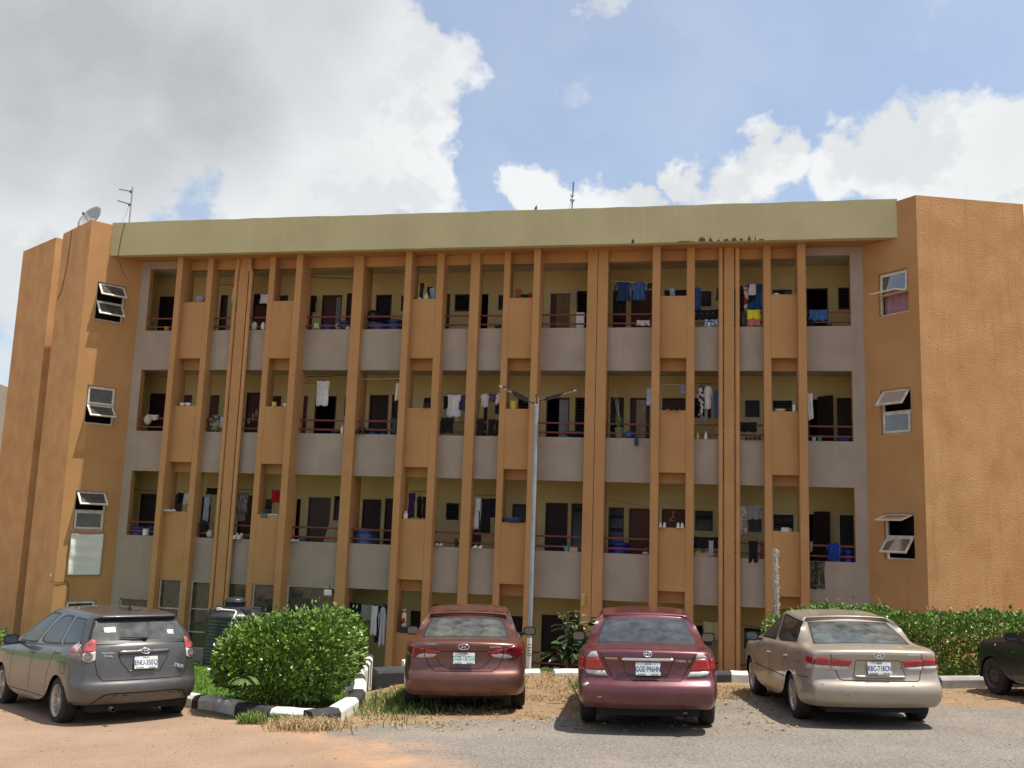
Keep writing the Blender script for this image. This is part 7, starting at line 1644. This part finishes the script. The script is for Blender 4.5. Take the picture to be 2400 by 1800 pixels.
c.patch(q([(-.47,1.235),(-.33,1.245),(-.33,1.175),(-.47,1.165)]),'rear',WHS,'window_sticker',off=.004,thick=.002); c.patch(q([(.36,1.19),(.45,1.19),(.45,1.13),(.36,1.13)]),'rear',WHS,'window_sticker',off=.004,thick=.002)
p=c.cast(.0,-.02,'top',0); MB().hexa([(p.x-.02,p.y-.04,p.z-.01),(p.x+.02,p.y-.04,p.z-.01),(p.x+.02,p.y+.06,p.z-.01),(p.x-.02,p.y+.06,p.z-.01)],[(p.x-.004,p.y-.06,p.z+.06),(p.x+.004,p.y-.06,p.z+.06),(p.x+.004,p.y-.03,p.z+.06),(p.x-.004,p.y-.03,p.z+.06)]).build('roof_fin',TRIM,c.root)
for y0,z1 in ((1.18,.95),(2.10,.95)): c.gap([[(y0,.34),(y0,z1)]],'left',.008); c.gap([[(y0,.34),(y0,z1)]],'right',.008)
c.gap([[(.45,.36),(.43,.60),(.33,.80),(.22,.97)]],'left',.008); c.gap([[(.45,.33),(2.1,.33)]],'left',.008)
c.gap([[(-.25,.82),(-.12,.83),(-.09,.76),(-.12,.69),(-.24,.68),(-.27,.75),(-.25,.82)]],'left',.006,name='fuel_flap_edge')
c.handle(.17,.93,GRY); c.handle(1.23,.88,GRY)
MB().lathe([(.028,-.1),(.03,.02),(.024,.02),(.023,-.05)],12,(-.42,-.80,.25),'y').build('exhaust',STEEL,c.root)
# --- black car cut by the right edge
BLK=paint('black_car_paint',(.010,.010,.011),.0,.28,.015,(.14,.115,.09))
cfg=sedan_cfg(paint=BLK,W=1.76,wb=2.62,ro=1.0,fo=.9,arch_r=.36,tr_r=.31,tw=.195,track=1.53,
  z=[(.27,.20,.21),(.34,.27,.31),(.47,.46,.47),(.555,.60,.58),(.62,.70,.67),(.82,.83,.78),(.985,.94,.86),(1.01,.97,.91)],cr6=.3,
  zg0=(1.04,.975,.975),zg1=(1.19,1.19,1.17),zg2=(1.32,1.375,1.325),zg3=(1.36,1.42,1.37),yG0=-.42,yG1=.22,yW0=2.30,yW1=1.52,yC=-.02,yC1=.18,yA=2.12,yA1=1.34,yB=1.10,hwr=.60,crown=.04,
  belt=.955,cab=(.0,2.05),rear_seat=.40,front_seat=1.22,shelf=(-.44,.25),mirror=(1.80,1.0),mx=.985,mirm=TRIM,rim='steel',gm={2:CGD,3:CGS,4:CGS},seat=SEATD)
yaw=6; fx,fy=-math.sin(R(yaw)),math.cos(R(yaw)); FLx,FLy=8.42,16.85
cx=FLx-fx*2.62+math.cos(R(yaw))*.84; cy=FLy-fy*2.62+math.sin(R(yaw))*.84
c=Car('parked_car','black car with bare steel wheels cut by the right edge','car',cx,cy,yaw,0,1.,cfg)
c.root['group']='cars parked in front of the hostel'
for y0 in (1.10,2.06): c.gap([[(y0,.30),(y0,.92)]],'left',.008)
c.patch([(.45,.30),(2.2,.30),(2.2,.20),(.45,.20)],'left',mat('dusty_sill',(.22,.16,.11),(.15,.11,.08),8,.85),'sill_panel',off=.010,thick=.02)
c.patch([(2.43,.845),(2.46,.85),(2.47,.825),(2.44,.815)],'left',CLR,'side_repeater',off=.006); c.handle(1.25,.80)

# ---------------------------------------------------------------- laundry and household things
CM={}
def cmat(k):
    if k in CM: return CM[k]
    C={'white_cloth':(.66,.65,.65),'ivory_cloth':(.66,.64,.50),'cream_cloth':(.50,.45,.39),'grey_cloth':(.26,.25,.26),'darkgrey_cloth':(.045,.047,.052),'black_cloth':(.010,.010,.012),'navyblack_cloth':(.012,.014,.022),'navy_cloth':(.022,.045,.13),'indigo_cloth':(.045,.048,.13),'blue_cloth':(.045,.12,.32),'royal_cloth':(.012,.045,.26),'paleblue_cloth':(.36,.43,.52),'olive_cloth':(.055,.055,.035),'maroon_cloth':(.055,.01,.016),'red_cloth':(.30,.03,.03),'bright_red_cloth':(.34,.008,.018),'pink_cloth':(.48,.17,.15),'pink_white_cloth':(.56,.50,.49),'yellow_cloth':(.68,.60,.035),'mustard_cloth':(.36,.31,.08),'lime_cloth':(.45,.58,.20),'teal_cloth':(.06,.20,.17),'lilac_cloth':(.34,.30,.38),'lilacwhite_cloth':(.58,.57,.63),'khaki_cloth':(.40,.36,.20),'purple_cloth':(.075,.022,.11),'orangebrown_cloth':(.32,.12,.03),
       'white_plastic':(.70,.70,.68),'cream_plastic':(.62,.56,.42),'palegreen_plastic':(.45,.50,.28),'green_plastic':(.02,.16,.07),'lime_plastic':(.42,.52,.12),'blue_plastic':(.020,.060,.21),'deepblue_plastic':(.010,.022,.22),'orange_plastic':(.48,.16,.03),'red_plastic':(.34,.03,.02),'black_plastic':(.014,.014,.016),'yellow_plastic':(.60,.42,.08),'mustard_plastic':(.45,.26,.03),'turquoise_plastic':(.03,.32,.36),'tan_plastic':(.38,.28,.18),'grey_plastic':(.36,.36,.35),'greyblue_plastic':(.30,.36,.46),'navy_plastic':(.02,.03,.12),'cardboard':(.34,.25,.16),'dark_metal':(.05,.048,.045)}
    P={'camo_cloth':((.20,.18,.13),(.035,.042,.03),9),'camo_dark_cloth':((.115,.09,.065),(.04,.035,.028),11),'bluewhite_cloth':((.50,.52,.60),(.07,.10,.24),16),'redwhite_cloth':((.58,.55,.54),(.34,.03,.035),7),'print_cloth':((.018,.06,.16),(.36,.05,.05),4),'purple_print_cloth':((.055,.03,.06),(.17,.07,.14),22),'zebra_cloth':((.56,.56,.56),(.012,.012,.012),13),'greyprint_cloth':((.30,.28,.28),(.11,.10,.10),24),'stripe_cloth':((.50,.43,.35),(.28,.23,.18),12),'blackwhite_plastic':((.012,.012,.012),(.6,.6,.6),7)}
    if k in P:
        a,b,sc=P[k]; m=mat(k,a,b,sc,.9,.15,90,.2,vec='pos',c2f=(.47,.52),detail=2 if k!='print_cloth' else 1)
        if k=='print_cloth':
            t=m.node_tree; bs=t.nodes['Principled BSDF']; g=t.nodes.new('ShaderNodeNewGeometry'); v=t.nodes.new('ShaderNodeTexVoronoi'); v.inputs['Scale'].default_value=4.2; t.links.new(g.outputs['Position'],v.inputs['Vector'])
            rp=t.nodes.new('ShaderNodeValToRGB'); rp.color_ramp.interpolation='CONSTANT'; e=rp.color_ramp.elements; e[0].color=(.018,.06,.17,1); e[1].position=.38; e[1].color=(.33,.045,.04,1)
            for p,c in ((.55,(.6,.58,.55,1)),(.62,(.012,.012,.02,1)),(.80,(.03,.10,.24,1))): x=e.new(p); x.color=c
            sp=t.nodes.new('ShaderNodeSeparateColor'); t.links.new(v.outputs['Color'],sp.inputs[0]); t.links.new(sp.outputs[0],rp.inputs[0]); t.links.new(rp.outputs[0],bs.inputs['Base Color'])
    elif k.endswith('cloth'): m=mat(k,C[k],tuple(x*.78 for x in C[k]),7,.92,.12,120,.15,sheen=.15)
    else: m=mat(k,C[k],tuple(x*.82 for x in C[k]),8,.42 if 'plastic' in k else .8,0,40,.45)
    CM[k]=m; return m
def place(o,s,d,z,name,label,cat,grp):
    o.location=FP(s,d,z); o.rotation_euler=(0,0,TH); tag(o,label,cat,grp); return o
HANG=mat('hanger_wire',(.05,.045,.045),rough=.5)
for (kind,s0,z0,s1,z1,d,mk,name,label,cat,grp) in ITEMS:
    m=cmat(mk); w=s1-s0; h=z1-z0; cs=(s0+s1)/2; ph=random.uniform(0,6.28)
    if kind in('drape','shirt'):
        # local origin at top centre; y is inwards
        mb=MB(); fq=max(2.2,w/.055); amp=min(.03,.012+.05*w)
        hem=random.uniform(-.04,.05)*min(1,h); sk=random.uniform(-.02,.02)
        def P(u,v):
            sq=1-.10*math.sin(math.pi*min(1,v*1.4))*(1 if kind=='drape' else .6)
            x=(u-.5)*w*(sq if v>.02 else 1.)+sk*v; f=math.sin(u*fq*2.2+ph+1.2*v)+.5*math.sin(u*fq*4.1+ph*2-v)
            y=-amp*f*(.25+.75*v)-.012*math.sin(v*5+ph)
            z=-h*v+hem*(u-.5)*v+.014*math.sin(u*fq*1.7+ph)*v-(.012*math.sin(math.pi*u)*(1-v))
            return (x,y,z)
        if kind=='drape':
            nu=max(8,min(26,int(w/.03))); nv=max(6,min(20,int(h/.05)))
            mb.grid(P,nu,nv)
            mb.grid(lambda u,v:(P(u,0)[0],P(u,0)[1]*(1-v)+.05*v+.01,P(u,0)[2]+.012*math.sin(math.pi*v)-.35*h*v*v),nu,4)   # back flap over the line
        else:
            bw=.30 if w>.16 else .22
            def Bd(u,v):
                x,y,z=P(u,v); t=abs(u-.5)*2; k=.62+.06*v+.10*(v*v); sh=-.11*h*max(0,t-.25)*(1-min(1,v*3)); nk=-.04*h*max(0,1-t/.28)*(v<.02)
                return (x*k/1.0,y,z+sh+nk)
            mb.grid(Bd,18,14)
            for sg in (-1,1):
                def Sl(u,v):
                    px=.31*w+(.19*w)*v*.9; top=-.085*h-.16*h*v; len_=.12*h+.30*h*v
                    return (sg*(px-.05*w*(1-u)*0),-amp*.7*math.sin(u*5+v*3+ph)-.01,top-len_*u*(.55+.45*v))
                mb.grid(Sl,6,6)
            mb.grid(lambda u,v:(Bd(u,v)[0],.035+.3*Bd(u,v)[1],Bd(u,v)[2]*.97),12,8)
        o=mb.build(name,m); sd=o.modifiers.new('t','SOLIDIFY'); sd.thickness=.004
        place(o,cs,d,z1,name,label,cat,grp)
        if kind=='shirt' and h>.45:
            MB().tube([(-.13*w*2,0,-.06*h),(0,0,.015),(.13*w*2,0,-.06*h)],.006,5).tube([(0,0,.01),(.01,0,.05),(.03,0,.06)],.004,4).build('hanger_hook',HANG,o)
    else:
        mb=MB(); r=w/2
        if kind=='bowl': mb.lathe([(r*.55,0),(r*.85,h*.45),(r*.98,h*.93),(r,h),(r*.96,h),(r*.82,h*.5),(r*.5,h*.12),(0,h*.1)],22)
        elif kind=='bucket':
            mb.lathe([(0,0),(r*.78,0),(r*.96,h*.9),(r*1.03,h*.9),(r*1.03,h),(r*.95,h),(r*.76,.02*h),(0,.02*h)],22)
        elif kind=='drum':
            F=[4,3,2,1][0]; zb=max([f for f in FLO.values() if f<z1-.3]); H=z1-zb; z0=zb
            mb.lathe([(0,0),(r*.94,0),(r,H*.05),(r*1.0,H*.3),(r*1.04,H*.33),(r*1.0,H*.36),(r,H*.62),(r*1.04,H*.65),(r*1.0,H*.68),(r,H*.88),(r*.97,H*.9),(r*1.05,H*.9),(r*1.05,H*.965),(r*.95,H*.975),(r*.4,H),(0,H)],26)
            if r>.15: mb.tube([(-r*.55,-r*.3,H*.975),(-r*.2,-r*.4,H+.015),(r*.15,-r*.4,H*.985)],.012,5)
        elif kind=='bottle': mb.lathe([(0,0),(r*.9,0),(r,h*.05),(r,h*.55),(r*.85,h*.68),(r*.42,h*.80),(r*.42,h*.86),(r*.5,h*.86),(r*.5,h),(0,h)] if 'bottle' in name or 'flask' in name or 'jug' in name else [(0,0),(r*.85,0),(r,h*.04),(r,h),(r*.92,h),(r*.88,h*.1),(0,h*.08)],18)
        elif kind=='box':
            if name=='cardboard_sheet': mb.hexa([(-r,-.05,0),(r,-.05,0),(r,-.035,0),(-r,-.035,0)],[(-r*.45,.22,h),(r,.22,h),(r,.235,h),(-r*.45,.235,h)])
            elif name=='carton': 
                t=.008; mb.box(-r,r,-.09,-.09+t,0,h*.62).box(-r,-r+t,-.09+t,.09,0,h*.62).box(r-t,r,-.09+t,.09,0,h*.62).box(-r+t,r-t,.09-t,.09,0,h*.62).box(-r+t,r-t,-.09+t,.09-t,0,t)
                mb.hexa([(-r,-.092,h*.60),(-.04*r,-.092,h*.60),(-.04*r,-.085,h*.60),(-r,-.085,h*.60)],[(-r*.9,-.13,h),(-.35*r,-.13,h),(-.35*r,-.122,h),(-r*.9,-.122,h)]); mb.hexa([(.04*r,-.092,h*.60),(r,-.092,h*.60),(r,-.085,h*.60),(.04*r,-.085,h*.60)],[(.35*r,-.13,h),(r*.9,-.13,h),(r*.9,-.122,h),(.35*r,-.122,h)])
            elif name=='basket':
                for i in range(7): x=-r+2*r*i/6; mb.box(x-.006,x+.006,-.07,-.06,0,h)
                for zz in (0,.3,.62,.92): mb.box(-r,r,-.072,-.058,h*zz,h*zz+.012).box(-r,-r+.012,-.058,.07,h*zz,h*zz+.012).box(r-.012,r,-.058,.07,h*zz,h*zz+.012).box(-r,r,.07,.082,h*zz,h*zz+.012)
                mb.box(-r+.01,r-.01,-.05,.06,0,h*.5)
            else:
                dp=min(.09,max(.012,r)); mb.box(-r,r,-dp,dp,0,h*.86).box(-r*1.03,r*1.03,-dp*1.03,dp*1.03,h*.862,h)
        elif kind=='blob':
            dp=min(.14,max(.05,w*.4))
            mb.ball((0,0,h*.48),(r*.98,dp,h*.5),14,10,0,.11)
            if name in('backpack','travel_bag','handbag','bag','shoe','camouflage_bag'): mb.tube([(-r*.4,-.02,h*.9),(0,-.03,h*1.02),(r*.4,-.02,h*.9)],.012,6)
            elif name=='jerrycan': mb.tube([(-r*.4,0,h*.95),(-r*.1,0,h*1.12),(r*.3,0,h*1.0)],.015,6)
            elif 'bundle' in name or name=='net_bundle':
                for q in range(3): mb.ball((random.uniform(-.5,.5)*r,random.uniform(-.4,0)*dp,h*random.uniform(.2,.75)),(r*.45,dp*.6,h*.25),9,6,0,.15)
        elif kind=='shoes':
            pr=2 if w>.09 else 1; L=min(.26,max(.12,h*1.4)); sw=w/pr
            for q in range(pr):
                x=-w/2+sw*(q+.5)
                tall=h>w*1.1
                if tall: mb.hexa([(x-sw*.36,-.045,0),(x+sw*.36,-.045,0),(x+sw*.36,.0,0),(x-sw*.36,.0,0)],[(x-sw*.30,-.04,h),(x+sw*.30,-.04,h),(x+sw*.30,-.005,h),(x-sw*.30,-.005,h)]); mb.ball((x,-.03,h*.35),(sw*.38,.05,h*.33),10,7)
                else:
                    mb.ball((x,-.06,h*.32),(sw*.42,.10,h*.34),12,7); mb.ball((x,.05,h*.5),(sw*.36,.07,h*.5),12,7); mb.box(x-sw*.4,x+sw*.4,-.15,.11,0,h*.14)
        elif kind=='hanger': mb.tube([(-r,0,0),(0,0,h*.45),(r,0,0),(-r,0,0)],.007,5).tube([(0,0,h*.45),(0,0,h*.72),(.02,0,h*.9),(.0,0,h),(-.02,0,h*.93)],.005,5)
        elif kind=='rack':
            mb.box(-r,-r+.03,-.0,.36,h*.4,h*.5).box(-r,-r+.03,0,.36,h*.75,h*.85)
            for q in range(9): mb.box(-r,-r+.022,.04*q,.04*q+.012,h*.4,h*.85)
        o=mb.build(name,m)
        if kind in('box','bucket','bowl','bottle') and name not in('basket','carton','cardboard_sheet'):
            b=o.modifiers.new('b','BEVEL'); b.width=.006; b.segments=2; b.limit_method='ANGLE'
        if kind=='blob': sb=o.modifiers.new('s','SUBSURF'); sb.levels=1; sb.render_levels=1
        if kind=='bucket': MB().tube([(-r,0,h*.92),(-r*.6,-r*.5,h*.6),(0,-r*.95,h*.48),(r*.6,-r*.5,h*.6),(r,0,h*.92)],.006,5).build('bucket_handle',HANG,o)
        place(o,cs,d,z0,name,label,cat,grp)
# potted plant on the parapet right of the split pilaster
random.seed(77)
pp=empty('potted_plant','green spiky plant in a grey green bucket standing on the parapet','potted plant'); s_,z_=POT; pp.location=FP(s_,-.50,SILL[3]); pp.rotation_euler=(0,0,TH)
pot=MB().lathe([(0,0),(.085,0),(.115,.25),(.125,.25),(.125,.27),(.11,.27),(.105,.2),(0,.2)],20).build('pot',mat('pot_grey_green',(.14,.17,.13),(.18,.2,.16),7,.6),pp)
SPK=mat('spiky_leaf',(.085,.15,.03),(.19,.24,.09),8,.55,vec='pos')
lf=[]
for i in range(4):
    mb=MB(); cv=(.3,.55,.8,1.1)[i]
    mb.grid(lambda u,v:((u-.5)*.036*(1-v)**.7*(.6+.8*min(v*4,1)),math.sin(v*cv)*v*.42+abs(u-.5)*.006,v*.46*math.cos(v*cv*.9)),2,8); lf.append(mb.mesh('leaf',SPK))
for i in range(46):
    o=link_copy(random.choice(lf),'leaf',pp); o.location=(random.uniform(-.03,.03),random.uniform(-.03,.03),.20); o.rotation_euler=(random.uniform(-.1,.35),0,random.uniform(0,6.28)); q=random.uniform(.6,1.05); o.scale=(q,q,q)
m=MB(); STK=mat('dry_flower_stalk',(.50,.46,.36),(.42,.38,.28),9,.8)
for x1,z1_,x2,z2 in ((-.02,.7,-.12,1.32),(-.05,.6,-.15,1.2),(.0,.62,-.08,.98),(-.03,.55,-.02,1.05)): MB().tube([(0,0,.2),(x1,.0,z1_),(x2,-.02,z2)],[.007,.005,.003],5).build('dry_stalk',STK,pp)
# clothes lines and rods across the balconies
LN=mat('pale_line',(.55,.53,.46),rough=.7)
for (s0,z0,s1,z1,d,r,mk,lab) in LINES:
    o=MB().tube([(0,0,0),((s1-s0)*.5,0,(z1-z0)*.5-.012),(s1-s0,0,z1-z0)],r,6).build('clothes_line' if r<.009 else 'clothes_rod',DKM if mk=='d' else (LN if mk=='l' else RAIL)); o.location=FP(s0,d,z0); o.rotation_euler=(0,0,TH); tag(o,lab,'clothes line' if r<.009 else 'clothes rod','lines and rods for drying clothes')
